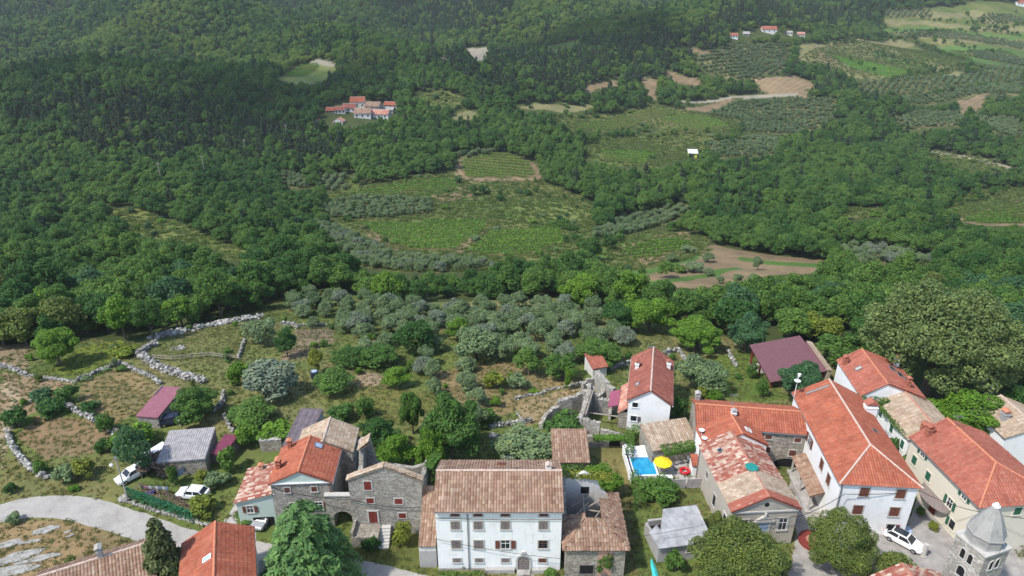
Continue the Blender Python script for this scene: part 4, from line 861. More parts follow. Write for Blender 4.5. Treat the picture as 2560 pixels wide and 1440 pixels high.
# bell tower
t = thing('bell_tower', 'square stone bell tower with octagonal drum and conical stone spire', 'bell tower', (48.3, 52.5, 0), R(19))
mb = MB(); q = 1.68; mb.box(-q, q, -q, q, -.3, 8.85); mb.build('shaft', 'stone_pale', t)
mb = MB(); mb.box(-q - .12, q + .12, -q - .12, q + .12, 8.85, 9.05); oct_ = lambda r: [(r, 0)] 
mb.build('cornice', 'ashlar', t)
mb = MB(); M['spirestone'] = plaster('spire_stone', (.33, .325, .3), (.13, .13, .12), .8)
mb.lathe([(1.78, 9.05), (1.78, 9.1), (1.7, 9.15), (1.7, 10.2), (1.84, 10.24), (1.84, 10.32)], 8); mb.build('drum', 'spirestone', t)
mb = MB(); mb.lathe([(1.75, 10.3), (1.5, 11.0), (1.16, 11.8), (.8, 12.55), (.46, 13.15), (.25, 13.45)], 8); sp = mb.build('spire', 'spirestone', t)
mb = MB(); mb.lathe([(.1, 13.4), (.38, 13.48), (.36, 13.62), (.14, 13.68), (.2, 13.85), (.05, 14.0)], 10); mb.build('finial', 'whitepaint', sp)
hs = House.__new__(House); hs.w, hs.d, hs.root = 2 * q, 2 * q, t
def archhole(face, u, z, w, hh, nm):
    mb = MB(); pts = [(u - w / 2, z), (u + w / 2, z)] + [(u + w / 2 * math.cos(math.pi * i / 8), z + hh + w / 2 * math.sin(math.pi * i / 8)) for i in range(9)]
    n = len(pts); mb.add([hs.P(face, a, .015, b) for a, b in pts], [list(range(n))]); o = mb.build(nm, 'darkin', t)
    f = MB()
    for k in range(n):
        a, b = pts[k], pts[(k + 1) % n]
        f.tube([hs.P(face, a[0], .02, a[1]), hs.P(face, b[0], .02, b[1])], .07, 5)
    f.build('arch_frame', 'ashlar', o)
for face in 'FLRB': archhole(face, -.42, 6.7, .6, 1.0, 'belfry_opening'); archhole(face, .42, 6.7, .6, 1.0, 'belfry_opening')
archhole('L', 0, 4.6, .9, .9, 'belfry_opening')
# church roof in the foreground
h = House('church', 'mottled red and white church roof in front of the bell tower', 40.6, 46.6, 9, 9.6, 10, 4.7, 6.7, 'y', .52, wall='white_old', roof='mottled', ov=.2, og=.1, rmat='reddust')
g = G(2560, 830)
h = House('barn', 'stone slab barn roof half hidden at right edge above the plane tree', g.x + 4, g.y, 10, 9, 6, 3.4, 5.2, 'y', .5, wall='stone', roof='conc', ov=.2, z0=g.z, cat='barn')

# ------------------------------------------------------------------ far hamlet and farms
def far_house(px, py, w, d, hh, rh, rot, ridge, wall, roof, label, wins=3, cat='house', grp=None, sink=0.0):
    if 'hamlet' in (grp or ''): w, hh, rh = w * .85, hh * .72, rh * .78; wall = 'white_old' if wall == 'white' else wall
    if 'far' in (grp or '') and 'slope' in grp: w, d, hh, rh = w * .6, d * .6, hh * .62, rh * .62
    g = G(px, py)
    h = House('hamlet_house' if cat == 'house' else 'field_shed', label, g.x, g.y + d * .5, rot, w, d, hh, rh, ridge, .5, wall=wall, roof=roof, ov=.5, z0=g.z - sink, row=.5, zb=-4, cat=cat, group=grp, jit=0)
    for k in range(wins): h.win('F', -w / 2 + w * (k + .5) / wins, hh * .55, 1.0, 1.3, 'dark', sill=False)
    return h
for a in (
    (905, 296, 14, 9, 6, 9, 5, 'x', 'white_old', 'brown', 'long hamlet house with brown roof and pale front, lowest in the hamlet row'),
    (948, 297, 17, 9, 5.5, 8.2, -6, 'x', 'white', 'reddust', 'hamlet house with sandy roof and white front at right of the lower row'),
    (893, 272, 13, 9, 8, 11, 4, 'x', 'cream', 'orange', 'tall hamlet house with bright red roof and orange wall at the top'),
    (872, 280, 12, 8, 5, 7.5, 0, 'x', 'white', 'oldred', 'white hamlet house with dark red roof below the tall orange house'),
    (848, 284, 9, 8, 4.5, 6.5, 8, 'x', 'white', 'oldred', 'small white hamlet house with red roof on the left of the group'),
    (932, 281, 13, 10, 7, 9.5, -4, 'x', 'stone', 'brown', 'grey brown hamlet house in the middle of the group'),
    (977, 270, 12, 7, 4, 6, -8, 'x', 'white_old', 'orange', 'low hamlet house with pinkish red roof, rightmost of the group'),
    (967, 281, 13, 7, 3.5, 5, -8, 'x', 'stone', 'fibre', 'grey roofed barn at the right of the hamlet'),
    (826, 282, 8, 6, 3.2, 5, 0, 'x', 'stone', 'orange', 'little orange roofed hut at the left end of the hamlet'),
    (788, 309, 6, 6, 3, 5, 20, 'y', 'stone', 'orange', 'lone orange roofed hut in the trees below the hamlet'),
    (846, 309, 8, 6, 3, 5, -10, 'y', 'white_old', 'reddust', 'small gabled house in trees at the lower edge of the hamlet')): far_house(*a, grp='houses of the far hamlet', sink=.5)
for a in (
    (1834, 97, 15, 10, 6, 9, 3, 'x', 'white', 'orange', 'white farmhouse with bright red roof on the far right slope'),
    (1923, 84, 28, 12, 8, 12, -4, 'x', 'white_old', 'orange', 'long pale farmhouse with red roof, largest on the far slope'),
    (1866, 90, 12, 9, 4, 7, 5, 'x', 'stone', 'fibre', 'grey roofed barn between the two red roofed farmhouses'),
    (1972, 88, 14, 9, 5, 7, -5, 'x', 'cream', 'conc', 'pale farm building right of the long farmhouse'),
    (2003, 92, 14, 10, 5, 8, -8, 'x', 'white_old', 'reddust', 'farm building with faded roof at the right end of the farm'),
    (2553, 16, 24, 14, 8, 13, 5, 'x', 'white', 'orange', 'pink roofed farmhouse at the top right corner')): far_house(*a, grp='farm buildings on the far slope')
g = G(1733, 394)
t = thing('yellow_field_shed', 'bright yellow shed with flat white roof on the far meadow', 'shed', (g.x, g.y + 3, g.z), R(-8))
mb = MB(); mb.box(-2.9, 2.9, -3, 3, -1.5, 3.0); mb.build('wall', 'yellowwall', t)
mb = MB(); mb.hexa([(-3.4, -3.6, 3.0), (3.4, -3.6, 3.0), (3.4, 3.6, 4.2), (-3.4, 3.6, 4.2), (-3.4, -3.6, 3.2), (3.4, -3.6, 3.2), (3.4, 3.6, 4.4), (-3.4, 3.6, 4.4)]); mb.build('roof', 'whitepaint', t)
mb = MB(); mb.box(-.2, 1.2, -3.05, -2.99, 0, 2.1); mb.build('door', 'greywood', t)
for i, (px, py) in enumerate(((618, 402), (515, 448), (408, 470), (720, 362))):
    g = G(px, py); t = thing('power_pole', 'thin pale wooden pole among the trees of the left hillside', 'pole', tuple(g), 0, 'poles on the wooded hillside')
    mb = MB(); mb.tube([(0, 0, -1), (0, 0, 13.5)], [.3, .2], 6); mb.build('shaft', 'timber', t)
    mb = MB(); mb.box(-1.1, 1.1, -.08, .08, 12.6, 12.8); mb.build('crossarm', 'timber', t)

# ------------------------------------------------------------------ dry stone walls
def stone_wall(px, label, hgt=.9, wid=.8, rs=.32, mat='rock', world=None, ragged=.25, name='dry_stone_wall'):
    hgt, wid, rs = hgt * 1.05, wid * .72, rs * .8
    P = [np.array(G(*p)[:2]) for p in px] if world is None else [np.array(p, float) for p in world]
    mb = MB()
    for a, b in zip(P[:-1], P[1:]):
        L = np.linalg.norm(b - a); n = np.array([-(b - a)[1], (b - a)[0]]) / L
        cnt = max(4, int(L * hgt * wid * 1.15 / (rs ** 3 * 4.2)))
        cnt = min(int(cnt * 1.5), int(L * 44))
        for _ in range(cnt):
            t = RNG.random(); zz = RNG.random() * hgt * (1 - ragged * RNG.random()); 
            o = RNG.uniform(-.5, .5) * wid * (1.15 - .45 * zz / hgt)
            q = a + (b - a) * t + n * o
            mb.rock((q[0], q[1], float(HT(q[0], q[1])) + zz), rs * RNG.uniform(.6, 1.25))
        mid = (a + b) / 2; steps = max(1, int(L / 1.5))
        for k in range(steps):   # solid core
            u0, u1 = a + (b - a) * k / steps, a + (b - a) * (k + 1) / steps
            z0, z1 = float(HT(*u0)), float(HT(*u1)); ww = wid * .36
            mb.hexa([(*(u0 - n * ww), z0 - .3), (*(u1 - n * ww), z1 - .3), (*(u1 + n * ww), z1 - .3), (*(u0 + n * ww), z0 - .3),
                     (*(u0 - n * ww * .7), z0 + hgt * .45), (*(u1 - n * ww * .7), z1 + hgt * .45), (*(u1 + n * ww * .7), z1 + hgt * .45), (*(u0 + n * ww * .7), z0 + hgt * .45)])
    return tag(mb.build(name, mat), label, 'stone wall')
stone_wall([(378, 850), (430, 835), (520, 816), (600, 802), (668, 793)], 'heap-like wall of white boulders along the forest edge', 1.0, 3.4, .5, ragged=.6)
stone_wall([(393, 862), (366, 872), (349, 886), (372, 906), (410, 926), (460, 942), (512, 958)], 'curving pale dry stone wall around the fenced paddock', 1.1, 2.0, .38)
stone_wall([(190, 955), (240, 932), (305, 908)], 'low grey stone wall along the upper edge of the brown garden', .7, .7, .3)
stone_wall([(308, 912), (345, 930), (380, 944), (402, 962)], 'crumbling stone wall between brown garden and pink roofed shed', .7, .9, .3)
stone_wall([(-20, 912), (30, 922), (66, 938)], 'broken stone wall at the left picture edge', .6, 1.2, .3)
stone_wall([(66, 938), (120, 945), (190, 955)], 'scattered line of stones in the dry grass left of the brown garden', .2, 1.4, .22, ragged=.9)
stone_wall([(150, 1006), (190, 1030), (242, 1056)], 'ivy touched stone wall behind the round clipped bush', 1.0, .7, .3)
stone_wall([(275, 1075), (312, 1096)], 'short tumbled stone wall below the round clipped bush', .8, 1.0, .34)
stone_wall([(22, 1082), (27, 1110), (50, 1146), (84, 1180), (122, 1196)], 'bending dry stone wall with dark gaps left of the road', .9, .9, .3)
stone_wall([(60, 1015), (80, 1000), (95, 992)], 'few white stones at the foot of the left garden', .3, .6, .25)
stone_wall([(700, 810), (735, 814), (745, 822)], 'stone corner of the vegetable terrace', .8, .8, .3)
stone_wall([(745, 815), (790, 812), (838, 816)], 'pale stone edge above the vegetable plot', .6, .5, .25)
stone_wall([(596, 897), (603, 880), (612, 850)], 'low stone wall at the right end of the wooden fence', .7, .5, .26)
stone_wall([(560, 985), (558, 1008), (543, 1026), (505, 1035)], 'curved stone wall around the fig tree', .9, .7, .3)
stone_wall([(450, 1063), (470, 1050), (490, 1045)], 'stone heap beside the dark parked car', .9, 1.0, .35)
stone_wall([(308, 1252), (345, 1264), (400, 1281), (450, 1296), (530, 1318)], 'low stone kerb wall under the green hedge net', .4, .45, .22)
stone_wall([(562, 1045), (575, 1070), (588, 1085)], 'ragged stone wall leading to the magenta roofed shed', 1.0, .6, .3)
stone_wall([(1222, 1072), (1270, 1064), (1328, 1056)], 'straight garden wall with flat pale coping behind the big trees', .9, .6, .28)
stone_wall([(1284, 1000), (1320, 990), (1358, 986), (1362, 978), (1400, 972), (1462, 958)], 'stepped low terrace wall leading to the ruin', .5, .5, .24)
stone_wall([(1290, 1030), (1306, 1052)], 'short leaning kerb of pale stone in the brown garden', .35, .3, .2)
stone_wall([(1222, 1090), (1245, 1100)], 'pile of white rubble behind the big white house', .7, 1.2, .32)
stone_wall([(1820, 880), (1833, 905), (1840, 918)], 'row of garden rocks on the lawn', .6, .7, .32)
stone_wall([(1640, 893), (1695, 878)], 'dark garden wall with flat coping behind the white garden house', 1.1, .5, .28)
stone_wall([(1695, 878), (1705, 890), (1716, 908)], 'sloping garden wall end right of the white garden house', .9, .5, .28)
stone_wall([(1525, 925), (1580, 908)], 'flat stone terrace edge behind the white hut', .9, .5, .28)
stone_wall([(2425, 940), (2470, 985), (2520, 1020)], 'long shaded wall with concrete coping beneath the plane tree', 1.4, .6, .35)
# limestone slabs in the lower left
for k, (px, py, sx, sy) in enumerate(((115, 1325, 1.5, .8), (75, 1355, 1.2, .35), (20, 1360, 1.6, .7), (60, 1385, 2.2, .8), (95, 1398, 2.4, .7), (25, 1400, 2.0, 1.0), (45, 1425, 2.6, .8), (175, 1340, .5, .3), (8, 1425, 1.6, .6), (170, 1330, .5, .3))):
    p = U(px, py, 0); mb = MB(); n = 11; c = []
    for i in range(n): a = 6.283 * i / n; r = RNG.uniform(.75, 1.15); c.append((sx * r * math.cos(a) * 1.0 + sy * .4 * math.sin(a), sy * r * math.sin(a) + sx * .25 * math.cos(a)))
    vs = [(x, y, -.15) for x, y in c] + [(x * .93, y * .93, .06 + RNG.uniform(0, .08)) for x, y in c] + [(0, 0, .12)]
    mb.add(vs, [(i, (i + 1) % n, (i + 1) % n + n, i + n) for i in range(n)] + [(i + n, (i + 1) % n + n, 2 * n) for i in range(n)])
    o = mb.build('limestone_slab', 'rock'); o.location = (p.x, p.y, 0); tag(o, 'flat pale limestone slab bedded in the dry grass above the brown roof', 'rock', 'limestone slabs by the road bend')
p = G(446, 871); mb = MB()
for k in range(26): 
    a, r = RNG.uniform(0, 6.28), RNG.uniform(0, 1.3); mb.rock((p.x + r * math.cos(a) * 1.2, p.y + r * math.sin(a), p.z + .05), .4, .3)
tag(mb.build('rock_outcrop', 'rock'), 'flat grey rock outcrop in the middle of the fenced paddock', 'rock')

# ruin complex beside the white garden house
t = thing('ruined_stone_house', 'roofless ruin with ragged rubble walls beside the white garden house', 'ruin', (12, 86, 0))
def ruin_wall(pts, th=.6, name='ragged_wall'):
    mb = MB(); Q = [(U(px, py, z), z) for px, py, z in pts]
    loc = t.location
    for (a, za), (b, zb) in zip(Q[:-1], Q[1:]):
        d = Vector((b.x - a.x, b.y - a.y, 0)); L = d.length; d.normalize(); n = Vector((-d.y, d.x, 0)) * th / 2
        st = max(1, int(L / .7))
        for k in range(st):
            u0, u1 = a.lerp(b, k / st), a.lerp(b, (k + 1) / st); h0 = za + (zb - za) * (k + .5) / st + RNG.uniform(-.14, .14); h1 = h0 + RNG.uniform(-.05, .05)
            f = lambda u, s, z: (u.x + n.x * s - loc.x, u.y + n.y * s - loc.y, z)
            mb.hexa([f(u0, -1, -1.5), f(u1, -1, -1.5), f(u1, 1, -1.5), f(u0, 1, -1.5), f(u0, -1, h0), f(u1, -1, h1), f(u1, 1, h1 - .05), f(u0, 1, h0 - .03)])
            for _ in range(3):
                q = u0.lerp(u1, RNG.random()); mb.rock((q.x - loc.x + n.x * RNG.uniform(-1, 1), q.y - loc.y + n.y * RNG.uniform(-1, 1), h0), RNG.uniform(.14, .26))
    return mb.build(name, 'stone_pale', t)
ruin_wall([(1352, 1062, .8), (1362, 1040, 1.2), (1378, 1024, 1.6), (1397, 1012, 2.0), (1397, 1000, 2.8), (1430, 992, 3.0), (1455, 980, 3.2), (1470, 975, 3.6)])
ruin_wall([(1474, 956, 4.6), (1470, 985, 3.8), (1462, 1010, 3.4), (1456, 1030, 3.0), (1450, 1046, 2.9)])
ruin_wall([(1450, 1046, 2.6), (1475, 1050, 2.7), (1500, 1058, 2.4)], .6)
ruin_wall([(1502, 1072, 1.6), (1530, 1078, 1.5), (1556, 1088, 1.5)], .5)
ruin_wall([(1474, 960, 4.4), (1485, 975, 3.4), (1496, 995, 2.6), (1520, 1000, 2.2), (1562, 1008, 2.2)])
ruin_wall([(1492, 925, 2.4), (1505, 942, 2.6), (1520, 958, 2.6), (1536, 972, 2.2)], .8)
ruin_wall([(1496, 988, 1.4), (1512, 976, 1.2), (1530, 966, 1.2)], .5)
ruin_wall([(1456, 962, .8), (1466, 950, 1.0), (1495, 940, 1.2)], .5)
ruin_wall([(1545, 1000, 2.0), (1556, 985, 1.8), (1562, 970, 1.6)], .8)
ruin_wall([(1524, 1000, 1.4), (1526, 1020, 1.2), (1524, 1036, 1.0)], .4)
mb = MB()
for k, (a, b) in enumerate((((1478, 975, 3.9), (1458, 1036, 3.2)), ((1483, 976, 3.9), (1464, 1036, 3.2)), ((1474, 1032, 2.0), (1550, 1042, 1.8)))):
    A_, B_ = U(*a), U(*b); mb.tube([A_ - t.location, B_ - t.location], .12, 5)
mb.build('old_beams', 'timber', t)
t = thing('ruined_outbuilding', 'vine covered front wall of a small ruin with dark doorway', 'ruin', (13.6, 79.2, 0))
mb = MB(); mb.box(-3.1, -1.6, -.3, .3, -.5, 1.9); mb.box(-1.6, -.7, -.3, .3, -.5, .7); mb.box(-.7, .3, -.3, .3, -.5, 1.9); mb.box(.3, 1.9, -.29, .29, 1.6, 1.9); mb.box(1.9, 2.6, -.3, .3, -.5, 1.9); mb.box(-3.1, 2.6, .3, .6, -.5, 1.2); mb.build('wall', 'stone_warm', t)
mb = MB(); mb.box(.3, 1.9, .1, .28, -.3, 1.6); mb.build('doorway', 'darkin', t)

# ------------------------------------------------------------------ cars
def car(label, x, y, rz, paint='carwhite', L=4.15, Wd=1.76, H=1.5, van=False, nm='parked_car'):
    t = thing(nm, label, 'car', (x, y, .02), R(rz)); hw = Wd / 2     # nose points to -X
    st = [(-.5, .55, .62, .40), (-.485, .8, .72, .30), (-.44, .93, .80, .24), (-.25, 1.0, .92, .2), (0, 1.0, .96, .2), (.3, 1.0, .98, .2), (.44, .96, .99, .24), (.485, .88, .93, .3), (.5, .7, .8, .42)]
    mb = MB(); V = []; n = len(st)
    for f, wf, zs, zb in st:
        w = hw * wf; zs *= (1.15 if van else 1)
        half = [(w * .8, zb), (w, zb + .16), (w, zs - .2), (w * .94, zs - .05), (w * .7, zs)]
        V += [(f * L, yy, zz) for yy, zz in half] + [(f * L, -yy, zz) for yy, zz in half[::-1]]
    k = 10; fs = [(i * k + j, i * k + (j + 1) % k, (i + 1) * k + (j + 1) % k, (i + 1) * k + j) for i in range(n - 1) for j in range(k)] + [list(range(k)), [(n - 1) * k + j for j in range(k)][::-1]]
    mb.add(V, fs)
    zs = .95 * (1.13 if van else 1)
    xf0, xf1, xr1, xr0 = ((-.34, -.2, .46, .49) if van else (-.25, -.08, .3, .455))
    xf0, xf1, xr1, xr0 = [q * L for q in (xf0, xf1, xr1, xr0)]; wb, wt = hw * .93, hw * .74; zm = (zs + H) / 2
    lo_ = [(xf0, wb, zs - .05), (xr0, wb, zs - .05), (xr0, -wb, zs - .05), (xf0, -wb, zs - .05)]
    hi_ = [(xf1, wt, H - .06), (xr1, wt, H - .05), (xr1, -wt, H - .05), (xf1, -wt, H - .06)]
    tp = [(xf1 + .15, wt * .85, H), (xr1 - .15, wt * .85, H - .01), (xr1 - .15, -wt * .85, H - .01), (xf1 + .15, -wt * .85, H)]
    mb.add(lo_ + hi_ + tp, [(0, 1, 5, 4), (1, 2, 6, 5), (2, 3, 7, 6), (3, 0, 4, 7), (4, 5, 9, 8), (5, 6, 10, 9), (6, 7, 11, 10), (7, 4, 8, 11), (8, 9, 10, 11)])
    mb.build('body', paint, t)
    def panel(nm, a, b, c, d, i0=.07, i1=.12, off=.012):
        a, b, c, d = map(Vector, (a, b, c, d)); m = (a + b + c + d) / 4; nn = (b - a).cross(d - a).normalized()
        if nn.dot(m - Vector((0, 0, .8))) < 0: nn = -nn
        lerp2 = lambda u, v: (a.lerp(b, u)).lerp(d.lerp(c, u), v) + nn * off
        q = MB(); q.add([tuple(lerp2(u, v)) for u, v in ((i0, i1), (1 - i0, i1), (1 - i0, 1 - i1 * .6), (i0, 1 - i1 * .6))], [(0, 1, 2, 3)]); return q.build(nm, 'glass', t)
    panel('windscreen', lo_[3], lo_[0], hi_[0], hi_[3], .05); panel('rear_window', lo_[1], lo_[2], hi_[2], hi_[1], .08, .2)
    for s in (0, 1):
        A, B = (lo_[0], lo_[1]) if s == 0 else (lo_[3], lo_[2]); C, D = (hi_[1], hi_[0]) if s == 0 else (hi_[2], hi_[7 - 4])
        m0, m1 = Vector(A).lerp(Vector(B), .52), Vector(D).lerp(Vector(C), .5)
        panel('side_window', A, tuple(m0), tuple(m1), D, .06, .14); panel('side_window', tuple(m0), B, C, tuple(m1), .04, .14)
        for fx in (-.31, .3):
            w = MB(); yy = (1 if s == 0 else -1) * (hw - .09)
            w.tube([(fx * L, yy - .1, .31), (fx * L, yy + .1, .31)], .32, 14); wo_ = w.build('wheel', 'rubber', t)
            w = MB(); w.tube([(fx * L, yy - .11, .31), (fx * L, yy + .11, .31)], .2, 10); w.build('rim', 'rim', wo_)
        y0 = (1 if s == 0 else -1)
        for nm2, fx, mt, z in (('headlight', -.478, 'lamp', .6), ('tail_light', .478, 'redlens', .78)):
            q = MB(); q.box(fx * L - .07, fx * L + .07, y0 * hw * .62 - .17, y0 * hw * .62 + .17, z, z + .15); q.build(nm2, mt, t)
        q = MB(); q.box(xf0 + .25, xf0 + .4, y0 * hw * .98 - .09, y0 * hw * .98 + .09, zs - .06, zs + .08); q.build('wing_mirror', paint, t)
    return t
car('white hatchback parked on the grass by the mint annex', -41.3, 68.9, -8)
car('white car half hidden under the tree behind the street lamp', -51.0, 72.6, 52, L=4.3)
car('white van parked under the tree nearest the corrugated shed', -49.6, 75.6, 60, L=4.7, Wd=1.9, H=1.95, van=True, nm='parked_van')
car('dark blue car parked in the shade of the fig tree', -51.0, 84.8, 200, 'cardark')
car('silver car standing in the garage under the mint annex', -30.7, 64.6, 80, 'carsilver')
cc = car('white car with dark windscreen and dark roof parked in the courtyard by the tree', 46.6, 60.9, 132, L=4.4)
mb = MB(); mb.box(-.25, 1.25, -.52, .52, 1.49, 1.52); mb.build('roof_panel', 'glass', cc)

# ------------------------------------------------------------------ street furniture and garden things
t = thing('street_lamp', 'grey street lamp post beside the road bend', 'street lamp', (-49.6, 68.4, 0))
mb = MB(); mb.tube([(0, 0, -.2), (0, 0, 6.6)], [.11, .07], 8); mb.build('post', 'conc', t)
mb = MB(); mb.tube([(0, 0, 6.2), (-.3, -.1, 6.3), (-.6, -.15, 6.0)], .04, 5); ar = mb.build('arm', 'metal', t)
mb = MB(); mb.lathe([(.03, .45), (.2, .3), (.24, .15), (.15, .02), (.02, 0)], 10, (-.65, -.17, 5.5)); mb.build('lamp_head', 'whitepaint', ar)
mb = MB(); mb.box(-.18, .18, -.1, .1, 6.45, 6.75); mb.build('junction_box', 'metal', t)
mb = MB(); p = U(312, 1250, 0); 
for k in range(5): mb.rock((p.x + RNG.uniform(-.4, .4), p.y + RNG.uniform(-.3, .3), .25), .5)
tag(mb.build('boulder_heap', 'rock'), 'pale boulders at the foot of the street lamp', 'boulders')
def laundry(label, A, B, n, cols, hgt=.8, zt=1.7):
    A, B = Vector((*A, 0)), Vector((*B, 0)); t = thing('washing_line', label, 'washing line', (A.x, A.y, 0)); d = B - A; nrm = Vector((-d.y, d.x, 0)).normalized()
    mb = MB()
    for e in (Vector((0, 0, 0)), d): mb.tube([tuple(e + Vector((0, 0, -.1))), tuple(e + Vector((0, 0, zt + .1)))], .05, 6)
    mb.build('post', 'metal', t); mb = MB(); mb.tube([(0, 0, zt), tuple(d + Vector((0, 0, zt)))], .012, 4); mb.build('line', 'cable', t)
    for k in range(n):
        u0, u1 = d * ((k + .06) / n), d * ((k + .94) / n); mb = MB(); S_ = 6; hh = hgt * RNG.uniform(.75, 1.1)
        vs = []; 
        for j in range(4):
            for i in range(S_ + 1):
                w = .06 * math.sin(i * 1.9 + k) * j / 3; q = u0.lerp(u1, i / S_) + nrm * (w + .02 * j); vs.append((q.x, q.y, zt - hh * j / 3 + .02))
        mb.add(vs, [(j * (S_ + 1) + i, j * (S_ + 1) + i + 1, (j + 1) * (S_ + 1) + i + 1, (j + 1) * (S_ + 1) + i) for j in range(3) for i in range(S_)])
        mb.build('cloth', cols[k % len(cols)], t)
a, b = U(441, 1200, .3), U(505, 1145, .8); laundry('long line of pale blue laundry leading to the corrugated shed', a[:2], b[:2], 7, ['linen_blue'], 1.0, 1.5)
a, b = U(355, 1222, .8), U(422, 1226, .8); laundry('short washing line of white, green and pink cloths beside the green net', a[:2], b[:2], 8, ['linen_pink', 'linen_pink', 'linen_white', 'linen_green', 'linen_white', 'linen_blue', 'linen_white', 'linen_blue'], .75, 1.4)
p = U(377, 1232, .3); t = MB(); 
for k in range(6): t.rock((p.x + RNG.uniform(-.5, .5), p.y + RNG.uniform(-.3, .3), .35), .35)
M['bluetarp'] = plain('blue_tarpaulin', (.03, .06, .35), .6); tag(t.build('tarpaulin_heap', 'bluetarp'), 'crumpled bright blue tarpaulin below the short washing line', 'tarpaulin')
# wooden paddock fence
t = thing('paddock_fence', 'weathered wooden post and rail fence across the paddock', 'fence'); n = 9; Q = [G(384 + (600 - 384) * k / n, 898 + 4 * math.sin(k * .9) - (2 if k > 5 else 0)) for k in range(n + 1)]
for q in Q:
    mb = MB(); mb.tube([(q.x, q.y, q.z - .3), (q.x, q.y, q.z + 1.2)], .09, 6); mb.build('post', 'timber', t)
for zz in (.55, 1.0):
    mb = MB()
    for a, b in zip(Q[:-1], Q[1:]): mb.tube([(a.x, a.y - .1, a.z + zz), (b.x, b.y - .1, b.z + zz + RNG.uniform(-.06, .06))], .07, 5)
    mb.build('rail', 'timber', t)
# vegetable plot with stakes
for (px0, px1, py, lab) in ((750, 830, 832, 'far'), (748, 830, 845, 'middle'), (720, 790, 880, 'near')):
    t = thing('stake_row', {'far': 'back row of thin bean stakes on the upper vegetable plot', 'middle': 'front row of thin bean stakes on the upper vegetable plot', 'near': 'row of thin stakes on the lower dug plot'}[lab], 'stakes'); mb = MB()
    A_, B_ = G(px0, py), G(px1, py)
    for k in range(14):
        q = A_.lerp(B_, k / 13); z = float(HT(q.x, q.y)); mb.tube([(q.x, q.y, z - .2), (q.x + RNG.uniform(-.1, .1), q.y, z + RNG.uniform(1.3, 1.8))], .035, 4)
    mb.tube([(A_.x, A_.y, A_.z + 1.2), (B_.x, B_.y, B_.z + 1.2)], .02, 4); mb.build('stakes', 'greywood', t)
p = G(788, 945); t = thing('water_barrel', 'dark blue water barrel under the garden trees', 'barrel', tuple(p)); mb = MB(); mb.lathe([(.62, 0), (.7, .1), (.72, .7), (.68, 1.3), (.6, 1.4)], 16); mb.build('drum', 'cardark', t); mb = MB(); mb.lathe([(.5, 1.4), (.5, 1.44), (.2, 1.5)], 12); mb.build('lid', 'linen_blue', t)
# pool with surround
t = thing('swimming_pool', 'small turquoise swimming pool with white rim and fence', 'pool', (17.95, 74.3, 0), R(2))
mb = MB(); a, b, k = 1.5, 1.85, .22
mb.box(-a - k, a + k, -b - k, -b, -.1, .6); mb.box(-a - k, a + k, b, b + k + .25, -.1, .6); mb.box(-a - k, -a, -b, b, -.1, .6); mb.box(a, a + k, -b, b, -.1, .6); mb.build('rim', 'whitepaint', t)
mb = MB(); mb.box(-a, a, -b, b, -.1, .45); mb.build('pool_water', 'water', t)
mb = MB(); mb.box(-2.3, -2.2, -3.0, 3.4, 0, 1.5); mb.box(-2.2, 2.0, 3.3, 3.4, 0, 1.1); mb.box(-2.2, -1.75, -2.2, 3.3, 0, .25); mb.build('white_fence', 'white', t)
mb = MB(); V = []
for j in range(5):
    for i in range(13): V.append((-2.1 + 4.1 * i / 12, 3.25 - j * .25, 1.75 - .35 * math.sin(math.pi * i / 12) - .22 * j + .05 * math.sin(j * 3 + i)))
mb.add(V, [(j * 13 + i, j * 13 + i + 1, (j + 1) * 13 + i + 1, (j + 1) * 13 + i) for j in range(4) for i in range(12)]); mb.build('white_canopy', 'linen_white', t)
t = thing('parasol', 'open yellow parasol beside the swimming pool', 'parasol', (20.3, 73.3, 0)); mb = MB(); mb.tube([(0, 0, 0), (0, 0, 2.35)], .035, 6); mb.build('pole', 'whitepaint', t)
mb = MB(); n = 8; R_ = 1.25; V = [(0, 0, 2.5)] + [(R_ * .55 * math.cos(6.283 * i / n), R_ * .55 * math.sin(6.283 * i / n), 2.3) for i in range(n)] + [(R_ * math.cos(6.283 * i / n), R_ * math.sin(6.283 * i / n), 2.02) for i in range(n)] + [(R_ * math.cos(6.283 * i / n), R_ * math.sin(6.283 * i / n), 1.9) for i in range(n)]
mb.add(V, [(0, 1 + i, 1 + (i + 1) % n) for i in range(n)] + [(1 + i, 1 + n + i, 1 + n + (i + 1) % n, 1 + (i + 1) % n) for i in range(n)] + [(1 + n + i, 1 + 2 * n + i, 1 + 2 * n + (i + 1) % n, 1 + n + (i + 1) % n) for i in range(n)]); mb.build('canopy', 'yellow', t)
mb = MB(); n, k_ = 20, 8; V = [((.55 + .2 * math.cos(6.283 * j / k_)) * math.cos(6.283 * i / n), (.55 + .2 * math.cos(6.283 * j / k_)) * math.sin(6.283 * i / n), .2 * math.sin(6.283 * j / k_)) for i in range(n) for j in range(k_)]
mb.add(V, [(i * k_ + j, ((i + 1) % n) * k_ + j, ((i + 1) % n) * k_ + (j + 1) % k_, i * k_ + (j + 1) % k_) for i in range(n) for j in range(k_)]); o = mb.build('swim_ring', 'redplastic', None, True); p = U(1712, 1175, .4); o.location = (p.x, p.y, .28); tag(o, 'red inflatable swim ring lying on the pool terrace', 'swim ring')
t = thing('garden_table', 'pale garden table under the yellow parasol', 'table', (20.6, 71.9, 0)); mb = MB(); mb.box(-.8, .8, -.35, .35, .68, .74); mb.build('tabletop', 'linen_white', t)
for sx in (-.7, .7):
    for sy in (-.28, .28): mb = MB(); mb.box(sx - .04, sx + .04, sy - .04, sy + .04, 0, .68); mb.build('leg', 'whitepaint', t)
